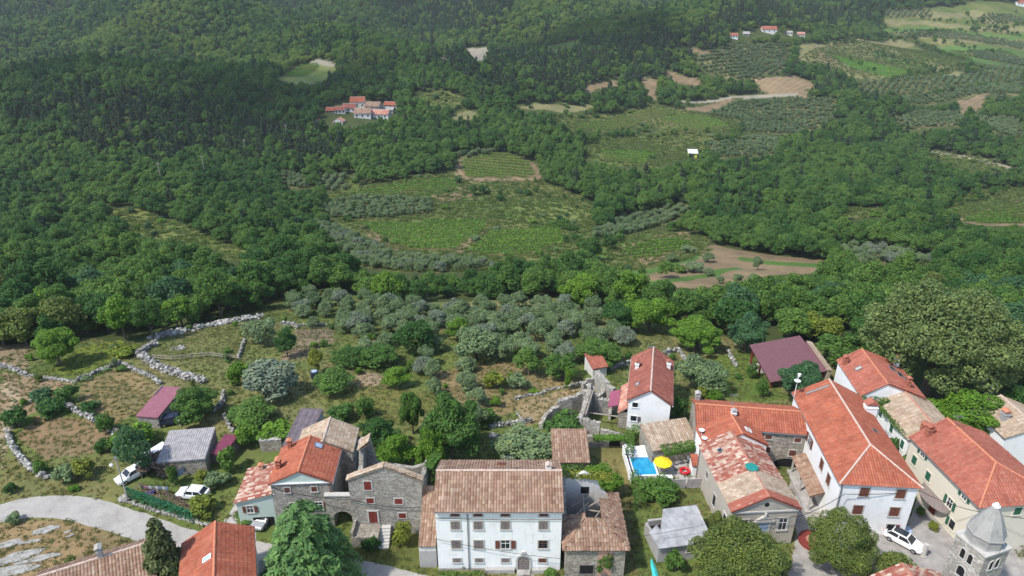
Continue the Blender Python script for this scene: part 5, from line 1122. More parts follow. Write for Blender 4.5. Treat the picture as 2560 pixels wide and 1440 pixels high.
for px, py, lab in ((1577, 1118, 'upper of two white chairs stacked by the pool fence'), (1582, 1128, 'lower of two white chairs stacked by the pool fence'), (1724, 1150, 'white folding chair by the terrace door')):
    p = U(px, py, .3); t = thing('garden_chair', lab, 'chair', (p.x, p.y, 0), R(30)); mb = MB(); mb.box(-.25, .25, -.25, .25, .42, .46); mb.build('seat', 'whitepaint', t); mb = MB(); mb.box(-.25, .25, .22, .26, .46, .95); mb.build('backrest', 'whitepaint', t)
    for sx in (-.22, .22):
        for sy in (-.22, .22): mb = MB(); mb.tube([(sx, sy, 0), (sx, sy, .42)], .02, 5); mb.build('leg', 'whitepaint', t)
p = U(1715, 1213, .6); t = thing('garden_gate', 'pale grey slatted double gate of the pool terrace', 'gate', (p.x, p.y, 0), R(3))
for sx in (-1.15, 1.15):
    mb = MB(); mb.box(sx - 1.05, sx + 1.05, -.03, .03, .1, .18); mb.box(sx - 1.05, sx + 1.05, -.03, .03, 1.5, 1.6)
    for k in range(9): mb.box(sx - 1.0, sx + 1.0, -.02, .02, .22 + k * .145, .33 + k * .145)
    for q in (-1.05, .97): mb.box(sx + q, sx + q + .08, -.04, .04, .05, 1.62)
    mb.build('gate_leaf', 'fibre', t)
p = U(1737, 1165, 1.0); t = thing('tiled_porch', 'tiny orange tiled porch with white wall by the terrace', 'porch', (p.x, p.y, 0)); mb = MB(); mb.box(-.5, .5, -.8, .8, -.1, 1.7); mb.build('wall', 'white', t); mb = MB(); tile_plane(mb, (-.6, -.95, 1.7), (.6, -.95, 1.7), (.6, .9, 2.3), (-.6, .9, 2.3)); mb.build('roof', 'orange', t)
mb = MB(); p = U(1637, 1430, .3); 
V = []
for i in range(9):
    f = i / 8; w = .28 * math.sin(math.pi * min(1, .12 + f * .8)) + .05
    V += [(-w, -1.9 + 3.8 * f, .12), (0, -1.9 + 3.8 * f, 0), (w, -1.9 + 3.8 * f, .12), (0, -1.9 + 3.8 * f, .3)]
mb.add(V, [(i * 4 + j, i * 4 + (j + 1) % 4, (i + 1) * 4 + (j + 1) % 4, (i + 1) * 4 + j) for i in range(8) for j in range(4)] + [(0, 1, 2, 3), (32, 33, 34, 35)]); o = mb.build('kayak', 'turq'); o.location = (p.x, p.y, .05); tag(o, 'turquoise kayak lying on the grass beside the grey shed', 'kayak')
p = U(2025, 1352, .2); t = thing('round_planter', 'round raised flower bed with red rim in the courtyard', 'planter', (p.x + .3, p.y, 0)); mb = MB(); mb.lathe([(1.6, -.1), (1.6, .42), (1.45, .46), (1.3, .4)], 24); mb.build('rim', 'redwood', t); mb = MB(); mb.lathe([(1.32, .2), (1.32, .36), (.5, .42)], 20); mb.build('bed', 'reddust', t)
p = U(2292, 1372, .5); t = thing('stone_pillar', 'short grey stone pillar standing in the courtyard', 'pillar', (p.x + .5, p.y - .6, 0)); mb = MB(); mb.lathe([(.32, 0), (.3, .1), (.26, 1.7), (.27, 1.8)], 12); mb.build('shaft', 'ashlar', t); mb = MB(); mb.lathe([(.42, -.02), (.42, .14), (.34, .2)], 12); mb.build('base', 'conc', t)
p = U(2262, 1325, 0); t = MB(); t.box(-.7, .7, -.5, .5, 0, .14); t.box(-.62, .62, -.42, .42, .14, .18); o = t.build('stone_slab_cover', 'linen_blue'); o.location = (p.x, p.y, .01); tag(o, 'pale teal square cover on the paving at the white house corner', 'cover')
# television aerial and overhead cables
def cable(label, pts, sag=.6, r=.035):
    mb = MB(); Q = []
    for a, b in zip(pts[:-1], pts[1:]):
        a, b = Vector(a), Vector(b)
        for k in range(12): q = a.lerp(b, k / 12); q.z -= sag * 4 * (k / 12) * (1 - k / 12); Q.append(tuple(q))
    Q.append(tuple(pts[-1])); mb.tube(Q, r, 5); return tag(mb.build('overhead_cable', 'cable'), label, 'cable')
cable('cable running along the upper front of the big white house', [(-8.3, 56.75, 7.9), (5.4, 56.75, 7.7)], .12)
cable('thin cable slanting across the lower front of the big white house', [(-8.3, 56.6, 5.0), (5.5, 56.3, 2.4)], .3, .025)
cable('cable strung from the gabled stone house past the gate to the roofless house', [(-28.6, 63.8, 6.0), (-19.0, 62.2, 5.6), (-10.8, 62.2, 4.4)], .5)
cable('cable crossing in front of the pediment house to the long white house', [(24.5, 59.6, 4.8), (33.4, 60.2, 5.0), (38.9, 62.2, 6.4), (47.6, 62.2, 6.9)], .25)
cable('cable from the long white house over the courtyard past the tower tip', [(47.6, 62.2, 6.9), (52.8, 59.6, 6.2), (64, 58.0, 6.0)], .3)
cable('faint cable over the derelict grey shed', [(10.6, 57.2, 4.2), (24.8, 60.0, 4.6)], .3, .02)
p = U(1970, 965, 10.6); t = thing('antenna_mast', 'thin white mast with satellite dish on the long white house', 'antenna', (39.6, 80.4, 7.6)); mb = MB(); mb.tube([(0, 0, 0), (0, 0, 3.6)], .05, 6); mb.build('mast', 'whitepaint', t); mb = MB(); mb.lathe([(.05, 0), (.35, .06), (.45, .16)], 12, (-.1, -.2, 2.7)); mb.lathe([(.05, 0), (.2, .05), (.25, .4)], 8, (.1, 0, 3.4)); mb.build('dish', 'whitepaint', t)

# ------------------------------------------------------------------ vegetation meshes
def quads(C, N, size, asp=1.0, flat=0.0):
    n = len(C); N = N / np.linalg.norm(N, axis=1)[:, None]
    r = RNG.normal(size=(n, 3)); a = np.cross(N, r); a /= np.linalg.norm(a, axis=1)[:, None]; b = np.cross(N, a)
    s = np.asarray(size).reshape(-1, 1) * RNG.uniform(.6, 1.3, (n, 1)) / 2
    P = np.stack([C - a * s * asp, C - b * s * .75 + N * s * .15, C + a * s * asp, C + b * s * .75 + N * s * .15], 1)
    return P.reshape(-1, 3), np.arange(4 * n).reshape(n, 4)
def crown_mesh(D, z0, z1, nl, nq, leaf, shape='round', seed=0, up=.55, asp=1.3, fill=.15, lob=.5):
    """leaf-clump crown: lobes through an ellipsoid of diameter D between heights z0 and z1"""
    global RNG
    keep = RNG; RNG = np.random.default_rng(seed + 100)
    R_, hz, zc = D / 2, (z1 - z0) / 2, (z1 + z0) / 2
    L = []
    while len(L) < nl:
        d = RNG.normal(size=3); d /= np.linalg.norm(d)
        if d[2] < -.75: continue
        rr = RNG.uniform(.45, .9)
        if shape == 'cone':
            t = RNG.random() ** .8; w = R_ * (1 - t) * .8 + .12 * R_; an = RNG.uniform(0, 6.283); q = RNG.uniform(.4, .9) * w
            L.append((q * math.cos(an), q * math.sin(an), z0 + (z1 - z0) * t * .95, w * RNG.uniform(.4, .6))); continue
        if shape == 'flat': d[2] = d[2] * .8 + .1
        L.append((d[0] * R_ * rr, d[1] * R_ * rr, zc + d[2] * hz * rr, R_ * lob * RNG.uniform(.55, 1.0)))
    if shape != 'cone': L.append((0, 0, zc + hz * .25, R_ * .55))
    L = np.array(L); w = L[:, 3] ** 2; w /= w.sum()
    k = RNG.choice(len(L), nq * 2, p=w)
    d = RNG.normal(size=(nq * 2, 3)); d /= np.linalg.norm(d, axis=1)[:, None]
    sh = np.where(RNG.random(nq * 2) < fill, RNG.uniform(.4, .9, nq * 2), RNG.uniform(.8, 1.15, nq * 2))
    sq = np.array([1, 1, .8 if shape != 'cone' else .9])
    C = L[k, :3] + d * (L[k, 3] * sh)[:, None] * sq
    dist = np.min(np.linalg.norm((C[:, None, :] - L[None, :, :3]) / sq, axis=2) / L[None, :, 3], axis=1)
    ok = (dist > .74) | (RNG.random(nq * 2) < .06)
    ok &= C[:, 2] > z0 - .1 * (z1 - z0)
    C, d = C[ok][:nq], d[ok][:nq]
    N = d + RNG.normal(size=C.shape) * .65 + np.array([0, 0, up])
    P, F = quads(C, N, leaf, asp)
    mb = MB(); mb.add(P, F); RNG = keep
    return mb
def trunk_mesh(h, r, spread, nlimb=5, seed=0, z0=-.6):
    rr = random.Random(seed); mb = MB(); mb.tube([(0, 0, z0), (rr.uniform(-.1, .1) * h * .2, 0, h * .5), (0, 0, h)], [r * 1.25, r, r * .6], 7)
    for i in range(nlimb):
        a = 6.283 * i / nlimb + rr.uniform(-.4, .4); z = h * rr.uniform(.55, 1); e = spread * rr.uniform(.5, .9)
        mb.tube([(0, 0, z), (math.cos(a) * e * .5, math.sin(a) * e * .5, z + e * .45), (math.cos(a) * e, math.sin(a) * e, z + e * .75)], [r * .5, r * .32, r * .12], 5)
    return mb
KIND = {}
def kind(name, crowns, trunks, mat):
    KIND[name] = ([(c.build('crown_mesh', mat).data) for c in crowns], [t.build('trunk_mesh', 'bark').data for t in trunks], mat)
    for o in list(COL.objects):
        if o.name.startswith(('crown_mesh', 'trunk_mesh')): bpy.data.objects.remove(o)
# design size: crown 8 m wide, 9 m high
kind('broad', [crown_mesh((8, 7.5, 8.5, 7, 8, 9, 6.6)[s], 1.4, (9, 10, 8, 9.5, 8.6, 7.6, 10)[s], (24, 18, 34, 22, 28, 32, 20)[s], 4200, .44, 'round', s, lob=(.38, .45, .3, .4, .35, .32, .44)[s]) for s in range(7)], [trunk_mesh(3.2, .22, 3, 5, s) for s in range(7)], 'green')
kind('olive', [crown_mesh(6, 1.0, 5, 22, 3400, .3, 'round', 20 + s, asp=1.6, lob=.36) for s in range(4)], [trunk_mesh(1.3, .22, 2.2, 5, 20 + s) for s in range(4)], 'oliveleaf')
kind('pine', [crown_mesh(5, 1.5, 11, 24, 1700, .5, 'cone', 40 + s, asp=1.6, up=.1) for s in range(3)], [trunk_mesh(9, .2, .8, 2, 40 + s) for s in range(3)], 'pineleaf')
kind('shrub', [crown_mesh(2.2, .05, 2.0, 10, 900, .26, 'round', 60 + s, lob=.5) for s in range(3)], [trunk_mesh(.7, .06, .6, 4, 60 + s) for s in range(3)], 'green')
kind('ball', [crown_mesh(2.4, .1, 2.8, 40, 2400, .17, 'round', 70, lob=.34, fill=.05)], [trunk_mesh(.8, .08, .5, 4, 70)], 'ivy')
kind('bigplane', [crown_mesh(26, 1.5, 21.5, 170, 50000, .42, 'round', 80, asp=1.3, lob=.17, up=.5)], [trunk_mesh(7, .7, 10, 8, 80)], 'planeleaf')
kind('lime', [crown_mesh(12, 1.2, 8.3, 80, 32000, .21, 'round', 82 + s, lob=.22, up=.45) for s in range(2)], [trunk_mesh(3, .3, 4, 6, 82 + s) for s in range(2)], 'limeleaf')
kind('bigbroad', [crown_mesh(10, .8, 10, 46, 11000, .37, 'round', 90 + s, lob=.26) for s in range(3)], [trunk_mesh(3.2, .3, 3.5, 6, 90 + s) for s in range(3)], 'green')
def cedar_mesh():
    mb = MB(); C = []; N = []
    for k in range(150):
        t = (k / 150) ** .85; z = 12.2 - 11.4 * t; an = k * 2.4 + RNG.uniform(-.3, .3); ln = 1.0 + 5.0 * t ** .6 * RNG.uniform(.75, 1.1)
        m = int(30 + 60 * t)
        f = np.sqrt(RNG.random(m)); wd = (RNG.random(m) - .5) * (.5 + 1.9 * f) * (.35 + .65 * t)
        dx, dy = math.cos(an), math.sin(an)
        x = dx * ln * f - dy * wd; y = dy * ln * f + dx * wd
        zz = z + .5 * ln * .22 * np.sin(f * 2.2) - .28 * ln * f * f - .25 * np.abs(wd) + RNG.normal(0, .05, m)
        C.append(np.stack([x, y, zz], 1)); N.append(np.stack([dx * .5 + RNG.normal(0, .3, m), dy * .5 + RNG.normal(0, .3, m), np.full(m, .8)], 1))
    P, F = quads(np.vstack(C), np.vstack(N), .38, 1.9); mb.add(P, F); return mb
kind('cedar', [cedar_mesh()], [trunk_mesh(10, .3, .8, 4, 95)], 'cedarleaf')
kind('conifer', [crown_mesh(5.6, .3, 10.8, 80, 9000, .36, 'cone', 97, asp=1.5, up=.3)], [trunk_mesh(8, .22, .5, 3, 97)], 'thuja')
kind('palm', [], [], 'yellowleaf')
MD = {}
def mdata(kd, i, mat):
    me = KIND[kd][0][i]
    if mat in (None, KIND[kd][2]): return me
    if (kd, i, mat) not in MD: c = me.copy(); c.materials.clear(); c.materials.append(M[mat]); MD[(kd, i, mat)] = c
    return MD[(kd, i, mat)]
def tree(name, kd, x, y, sx, sz, label, cat='tree', group=None, mat=None, z=None, var=None, rz=None, parts=True):
    i = RNG.integers(len(KIND[kd][0])) if var is None else var
    t = thing(name, label, cat, (x, y, float(HT(x, y)) if z is None else z), RNG.uniform(0, 6.28) if rz is None else rz, group)
    t.scale = (sx, sx, sz)
    c = bpy.data.objects.new('crown', mdata(kd, i, mat)); COL.objects.link(c); c.parent = t
    k = bpy.data.objects.new('trunk', KIND[kd][1][i]); COL.objects.link(k); k.parent = t
    return t
DES = {'broad': (8, 9), 'olive': (6, 5), 'pine': (5, 11), 'shrub': (2.2, 2), 'ball': (2.4, 2.8), 'bigplane': (26, 21.5), 'lime': (12, 8.3), 'bigbroad': (10, 10), 'cedar': (11.5, 12.3), 'conifer': (5.6, 10.8)}
PLACED = []
def T(name, kd, px, py, wpx, hpx, label, mat=None, cat='tree', group=None):
    """base of the crown at photo pixel (px,py); width and height in photo pixels turned into metres at that distance"""
    g = G(px, py) if py < 1380 else U(px, py, 0); d = dep(g); D = wpx * d / FPX; a = math.atan2(CAMZ - g.z, g.y)
    H = max(D * .45, (hpx * d / FPX - D * .5 * math.sin(a) * .55) / math.cos(a)); w0, h0 = DES[kd]
    g.x *= (d - .45 * H * sP) / d
    PLACED.append((g.x, g.y, D / 2))
    return tree(name, kd, g.x, g.y, D / w0, H / h0, label, cat, group, mat)
BT = 'broadleaf_tree'; OT = 'olive_tree'; SH = 'shrub'
for a in (
 (BT, 'bigbroad', 137, 912, 118, 108, 'lone round light green tree standing in the grass at the left', 'bright'),
 (BT, 'broad', 300, 848, 95, 125, 'light green tree at the forest edge left of the white boulder wall', 'bright'),
 (BT, 'broad', 372, 850, 70, 115, 'tall dark tree at the forest corner above the boulder wall', None),
 (SH, 'shrub', 305, 888, 60, 30, 'low yellowish bushes beside the corner of the boulder wall', 'yellowleaf'),
 ('fig_tree', 'bigbroad', 485, 1050, 122, 92, 'spreading fig tree beside the pink roofed shed', None),
 ('topiary', 'ball', 262, 1078, 46, 54, 'round clipped bright bush at the end of the ivy touched wall', 'ivy'),
 (SH, 'shrub', 108, 1012, 60, 44, 'dark green bush at the upper left end of the garden wall', 'green_blue'),
 (SH, 'shrub', 170, 1005, 52, 46, 'dark bush beside the wall between two dry gardens', None),
 (SH, 'shrub', 42, 1068, 62, 52, 'bush with light side at the left edge of the garden', None),
 (SH, 'shrub', 118, 1040, 70, 42, 'wide low green tree below the two dark bushes', 'green'),
 (SH, 'shrub', 222, 1032, 44, 30, 'small spindly bush on the brown garden', None),
 ('palm', 'shrub', 208, 1192, 56, 46, 'bushy palm clump left of the white car', 'yellowleaf'),
 (SH, 'shrub', 160, 1200, 52, 46, 'grey green bush left of the palm clump', 'oliveleaf'),
 (SH, 'shrub', 100, 1180, 32, 34, 'slim green bush by the bending stone wall', None),
 (SH, 'shrub', 262, 1130, 40, 36, 'dark bush above the white car and van', None),
 (BT, 'broad', 342, 1195, 84, 118, 'thin leafy tree over the white car and van', 'green_blue'),
 (SH, 'shrub', 330, 1125, 100, 62, 'pale green shrub thicket above the parked van', 'bright'),
 (SH, 'shrub', 395, 1175, 92, 58, 'tangle of dry purple brown bushes beside the parked van', 'dryleaf'),
 (SH, 'shrub', 437, 1150, 42, 40, 'bush in front of the corrugated shed', 'oliveleaf'),
 (SH, 'shrub', 432, 1215, 28, 50, 'narrow dark green cypress bush behind the hatchback', None),
 (SH, 'shrub', 505, 1205, 36, 30, 'bright yellow flowering bush behind the hatchback', 'yellowleaf'),
 (SH, 'shrub', 575, 1175, 44, 62, 'dark round tree below the magenta roofed shed', None),
 (SH, 'shrub', 545, 1215, 60, 40, 'mixed flower bushes along the white kerb', 'oliveleaf'),
 (SH, 'shrub', 528, 1200, 16, 12, 'small red flowering bush right of the yellow bush', 'purpleleaf'),
 (SH, 'shrub', 505, 1285, 70, 46, 'yellow green bush at the end of the green hedge net', 'yellowleaf'),
 (SH, 'shrub', 615, 1300, 50, 28, 'green hedge under the mint annex', 'ivy'),
 (OT, 'olive', 683, 985, 158, 98, 'big silver leaved olive in the middle of the garden', 'silver'),
 (BT, 'broad', 630, 1060, 120, 70, 'dense green tree left of the felt roofed shed', None),
 (SH, 'shrub', 690, 1100, 90, 60, 'bright ivy mass around the roofless little store', 'bright'),
 (SH, 'shrub', 610, 1112, 60, 58, 'light green climbing bush right of the magenta shed', 'bright'),
 (BT, 'broad', 835, 978, 108, 66, 'wide green fruit tree right of the water barrel', None),
 (BT, 'broad', 790, 935, 44, 60, 'brownish green tree above the water barrel', 'yellowleaf'),
 (BT, 'broad', 715, 892, 60, 66, 'fruit tree left of the lower dug plot', None),
 (OT, 'olive', 650, 860, 84, 68, 'grey olive with bare trunk at the boulder wall end', None),
 (SH, 'shrub', 605, 960, 60, 60, 'loose green bush left of the silver olive', 'bright'),
 (BT, 'broad', 868, 912, 78, 56, 'fruit tree, leftmost of the pair above the dug circle', None),
 (BT, 'broad', 945, 915, 100, 58, 'fruit tree, right one of the pair above the dug circle', 'green'),
 (BT, 'broad', 988, 968, 76, 52, 'fruit tree right of the dug circle', 'bright'),
 (BT, 'broad', 1040, 882, 96, 92, 'dark laurel like tree between the olives', None),
 (BT, 'broad', 1142, 850, 64, 62, 'fresh green tree among the grey olives', 'bright'),
 (OT, 'olive', 1090, 878, 46, 42, 'topmost small round olive of the left garden row', None),
 (OT, 'olive', 1068, 912, 46, 50, 'second small round olive of the left garden row', None),
 (OT, 'olive', 1080, 945, 48, 50, 'third small round olive of the left garden row', None),
 (OT, 'olive', 1086, 985, 46, 44, 'lowest small round olive of the left garden row', None),
 (OT, 'olive', 1166, 930, 52, 42, 'upper small olive of the right garden row', None),
 (OT, 'olive', 1170, 975, 62, 52, 'middle bushy olive of the right garden row', None),
 (OT, 'olive', 1194, 1012, 56, 48, 'lower olive of the right garden row beside the ivy trees', None),
 (OT, 'olive', 1190, 900, 118, 88, 'broad grey green olive in the centre of the garden', None),
 (OT, 'olive', 1260, 900, 66, 58, 'blue grey olive right of the broad central one', None),
 (OT, 'olive', 1322, 895, 70, 50, 'olive above the round fruit tree', None),
 (BT, 'broad', 1322, 938, 76, 66, 'round green fruit tree in the middle of the garden', None),
 (OT, 'olive', 1385, 890, 60, 60, 'olive left of the big fig', None),
 (SH, 'shrub', 1240, 970, 54, 46, 'round yellow green bush in the dry garden', 'yellowleaf'),
 (SH, 'shrub', 1298, 972, 52, 42, 'small green fruit bush right of the yellow green bush', 'oliveleaf'),
 (BT, 'broad', 1405, 945, 92, 64, 'fruit tree left of the white hut', None),
 ('fig_tree', 'bigbroad', 1500, 912, 122, 72, 'wide dark green fig above the white hut', None),
 (SH, 'shrub', 1418, 975, 20, 60, 'slim bright columnar bush beside the stepped terrace wall', 'bright'),
 (SH, 'shrub', 1240, 1018, 28, 30, 'small bright bush alone in the dry garden', 'bright'),
 (SH, 'shrub', 1222, 1060, 60, 46, 'green bush at the left end of the straight garden wall', None),
 (OT, 'olive', 1190, 1075, 60, 66, 'grey olive behind the ivy covered trees', None),
 (BT, 'bigbroad', 1030, 1085, 66, 116, 'slim ivy covered tree in the clump behind the roofless house', 'ivy'),
 (BT, 'bigbroad', 1125, 1150, 170, 170, 'largest dark tree of the clump behind the roofless house', None),
 (BT, 'bigbroad', 945, 1140, 120, 105, 'bushy tree at the left of the clump behind the roofless house', None),
 (BT, 'bigbroad', 1075, 1200, 84, 130, 'bright green ivy mass beside the roofless house', 'bright'),
 (BT, 'broad', 985, 1180, 110, 90, 'low growth rising inside the roofless house', 'bright'),
 (SH, 'shrub', 905, 1045, 50, 56, 'round dark green bush on the lawn', None),
 (SH, 'shrub', 855, 1048, 70, 44, 'low mixed bushes left of the round dark bush', None),
 (BT, 'broad', 1305, 1150, 150, 95, 'grey green spreading tree behind the ribbed tile shed', 'oliveleaf'),
 (BT, 'broad', 1428, 1190, 90, 62, 'dark fig under the ribbed tile shed', None),
 (BT, 'broad', 1505, 1235, 96, 72, 'bright creeper grown tree beside the collapsed house', 'bright'),
 (SH, 'shrub', 1415, 1090, 92, 62, 'dark figs growing inside the ruin', None),
 (BT, 'ball', 1650, 1245, 96, 62, 'dense round dark tree in front of the pool', None),
 (BT, 'bigbroad', 2008, 1000, 132, 104, 'dense round laurel in front of the plum roofed pavilion', 'green_blue'),
 (OT, 'olive', 1758, 975, 124, 86, 'wide grey olive on the lawn right of the white garden house', None),
 (SH, 'ball', 1786, 1000, 44, 34, 'round bright bush behind the link house chimney', 'bright'),
 (SH, 'shrub', 1756, 1000, 30, 34, 'yellow flowering bush left of the round bright bush', 'yellowleaf'),
 (SH, 'ball', 1882, 945, 30, 44, 'clipped laurel, upper of two in front of the pavilion', None),
 (SH, 'ball', 1906, 990, 32, 50, 'clipped laurel, lower of two in front of the pavilion', None),
 (SH, 'shrub', 1697, 1050, 36, 56, 'green bush behind the white garden house corner', None),
 (BT, 'bigbroad', 1745, 875, 142, 92, 'vivid light green tree behind the garden walls', 'bright'),
 (BT, 'bigbroad', 1870, 880, 110, 104, 'bluish green tree left of the pavilion', 'green_blue'),
 (BT, 'broad', 2045, 850, 104, 80, 'yellow green tree behind the pavilion', 'yellowleaf'),
 (BT, 'broad', 1975, 848, 96, 80, 'round green tree behind the pavilion ridge', None),
 (BT, 'broad', 2125, 868, 44, 48, 'dull purple leaved tree behind the rear white house', 'purpleleaf'),
 ('cypress', 'conifer', 2152, 855, 24, 66, 'dark narrow cypress behind the rear white house', 'pineleaf'),
 (BT, 'broad', 2090, 905, 120, 84, 'green tree between pavilion and rear white house', None),
 (BT, 'broad', 2200, 885, 70, 46, 'low yellowish tree above the rear white house ridge', 'yellowleaf'),
 (BT, 'broad', 1545, 830, 90, 84, 'round dark tree at the upper edge of the olives', None),
 (BT, 'bigbroad', 1625, 830, 130, 96, 'bright broad tree above the white garden house', 'bright'),
 (BT, 'bigbroad', 1455, 765, 110, 88, 'yellow green domed tree at the forest edge above the olives', 'bright'),
 ('plane_tree', 'bigplane', 2345, 985, 360, 300, 'giant plane tree with dull green crown at the right', None),
 (BT, 'bigbroad', 2420, 1090, 196, 130, 'broad bright green tree below the giant plane tree', 'bright'),
 (BT, 'broad', 2540, 1050, 90, 90, 'darker tree at the right edge below the wall', None),
 (OT, 'olive', 1680, 655, 30, 24, 'small olive at the upper left corner of the brown field', None),
 (OT, 'olive', 1770, 655, 34, 26, 'round olive on the grass strip above the brown field', None),
 (OT, 'olive', 1895, 675, 26, 34, 'lone upright olive in the middle of the brown field', None),
 (OT, 'olive', 1735, 680, 50, 28, 'wide olive on the left part of the brown field', None),
 (OT, 'olive', 1775, 690, 28, 22, 'small olive right of the wide one on the brown field', None),
 (OT, 'olive', 1800, 708, 28, 22, 'first olive along the lower edge of the brown field', None),
 (OT, 'olive', 1842, 708, 30, 26, 'second olive along the lower edge of the brown field', None),
 (OT, 'olive', 1882, 706, 32, 26, 'third olive along the lower edge of the brown field', None),
 ('lime_tree', 'lime', 2520, 960, 150, 160, 'brownish crown merging with the plane tree at the right edge', 'planeleaf'),
 (SH, 'shrub', 2227, 1150, 36, 62, 'climbing bush on the green shuttered house, upper one', None),
 (SH, 'shrub', 2262, 1185, 36, 56, 'climbing bush on the green shuttered house, lower one', None),
 (SH, 'ball', 2334, 1325, 26, 26, 'clipped round shrub beside the cream house door', 'yellowleaf'),
 (SH, 'ball', 2302, 1288, 22, 26, 'dark clipped shrub by the cream house entrance', None),
 (SH, 'shrub', 932, 1372, 46, 36, 'green bush in front of the stair landing', None),
 (SH, 'shrub', 1000, 1362, 50, 58, 'yellow green bush right of the steps', 'yellowleaf'),
 (SH, 'shrub', 1510, 1435, 44, 66, 'young tree in front of the collapsed house', None),
 (SH, 'shrub', 1690, 1430, 46, 54, 'small dark tree at the front of the grey shed', None),
 (SH, 'shrub', 1378, 1440, 34, 24, 'small bush right of the arched doorway', 'ivy'),
 (SH, 'shrub', 1160, 1418, 26, 24, 'small rose bush against the white house front', None),
 (SH, 'shrub', 212, 1465, 60, 46, 'light bush in front of the brown roof', 'yellowleaf'),
 (SH, 'shrub', 2012, 1205, 18, 18, 'potted red flower bush by the porch', 'purpleleaf'),
 (SH, 'shrub', 1790, 1325, 36, 46, 'bush beside the pediment house wall', 'limeleaf'),
): T(a[0], a[1], a[2], a[3], a[4], a[5], a[6], a[7], 'shrub' if a[0] in (SH, 'topiary') else 'tree')
# foreground trees whose feet lie below the picture
tree('cedar_tree', 'cedar', -21.9, 54.0, 1.0, 1.0, 'large drooping green cedar in the front, right of the orange roof', z=0)
tree('conifer_tree', 'conifer', -37.3, 54, 1.03, 1.0, 'dark pyramid shaped conifer beside the brown tile roof', z=0)
tree('lime_tree', 'lime', 24.8, 54.6, .92, .88, 'wide olive green tree in front of the pediment house', z=0, var=0)
tree('lime_tree', 'lime', 36.9, 57.2, .7, .86, 'round olive green tree in front of the long white house', z=0, var=1)
tree('broadleaf_tree', 'broad', 42.2, 54.9, .5, .55, 'low green tree beside the church roof', z=0, mat='limeleaf')
# hedges, creepers and nets: strips of leaves
def hedge(name, label, pts, w, hgt, mat, dens=60, leaf=.22, cat='hedge', z0=None, world=None):
    P = [np.array(U(px, py, 0)[:2]) for px, py in pts] if world is None else [np.array(p, float) for p in world]; mb = MB(); C = []; N = []
    for a, b in zip(P[:-1], P[1:]):
        L = np.linalg.norm(b - a); m = int(L * dens * (hgt + w)); t = RNG.random(m)[:, None]; nn = np.array([-(b - a)[1], (b - a)[0]]) / L
        side = RNG.integers(0, 3, m); o = np.where(side == 0, -.5, np.where(side == 1, .5, RNG.uniform(-.5, .5, m))) * w + RNG.normal(0, .06, m); z = np.where(side == 2, hgt, RNG.random(m) * hgt) + RNG.normal(0, .08, m)
        q = a + (b - a) * t + nn * o[:, None]; base = HT(q[:, 0], q[:, 1]) if z0 is None else z0
        C.append(np.column_stack([q, z + base])); N.append(np.column_stack([nn[0] * np.sign(o) * (side < 2), nn[1] * np.sign(o) * (side < 2), (side == 2) + .3]) + RNG.normal(0, .4, (m, 3)))
        mb2 = nn * w * .38
    Pq, F = quads(np.vstack(C), np.vstack(N), leaf, 1.2); mb.add(Pq, F)
    return tag(mb.build(name, mat), label, cat)
hedge('hedge', 'long clipped hedge left of the round tree by the pool', [(1583, 1195), (1600, 1280)], 1.0, 1.5, 'ivy')
hedge('hedge', 'tall creeper hedge between the ruin and the pool terrace', [(1572, 1160), (1575, 1095)], 1.0, 1.9, 'ivy')
hedge('hedge', 'leafy creeper covering the wall behind the tan lean-to', [(1578, 1098), (1612, 1095)], 1.4, 2.0, 'ivy')
hedge('hedge', 'low green hedge along the front of the big white house', [(1102, 1446), (1212, 1444)], .9, .6, 'ivy')
hedge('hedge', 'green leafy net hedge above the road', [(320, 1243), (400, 1272), (488, 1306)], .35, 1.5, 'net', 110, .2)
hedge('hedge', 'dry purple brown flowering hedge behind the green net', [(345, 1228), (420, 1255), (478, 1285)], 1.2, .9, 'dryleaf', 60, .2)
hedge('grapevine', 'vine grown pergola with orange flowers above the pool terrace', None, 1.6, .5, 'ivy', 130, .24, 'vine', 2.3, [(20.4, 74.9), (25.4, 76.2)])
hedge('grapevine', 'vine climbing over the dark doorway of the small ruin', None, .8, .35, 'vine', 130, .24, 'vine', 1.75, [(11.5, 78.7), (16.3, 78.7)])
hedge('ivy', 'ivy hanging over the wall between the white houses at the rear', None, 2.6, .4, 'ivy', 90, .26, 'ivy', 5.6, [(50.6, 82.4), (55.6, 83.4)])
hedge('ivy', 'creeper on top of the collapsed house rear wall', None, .8, .5, 'yellowleaf', 120, .24, 'ivy', 6.6, [(6.2, 65.2), (9.2, 65.0), (12, 64.6)])
hedge('ivy', 'ivy column between the roofless house and the big white house', None, 1.2, 6.5, 'ivy', 60, .28, 'ivy', 0, [(-10.4, 66.8), (-9.4, 69.5)])
hedge('ivy', 'ivy trailing along the eave of the green shuttered house', None, .4, .5, 'ivy', 120, .22, 'ivy', 4.9, [(52.7, 82.0), (53.0, 74.6)])

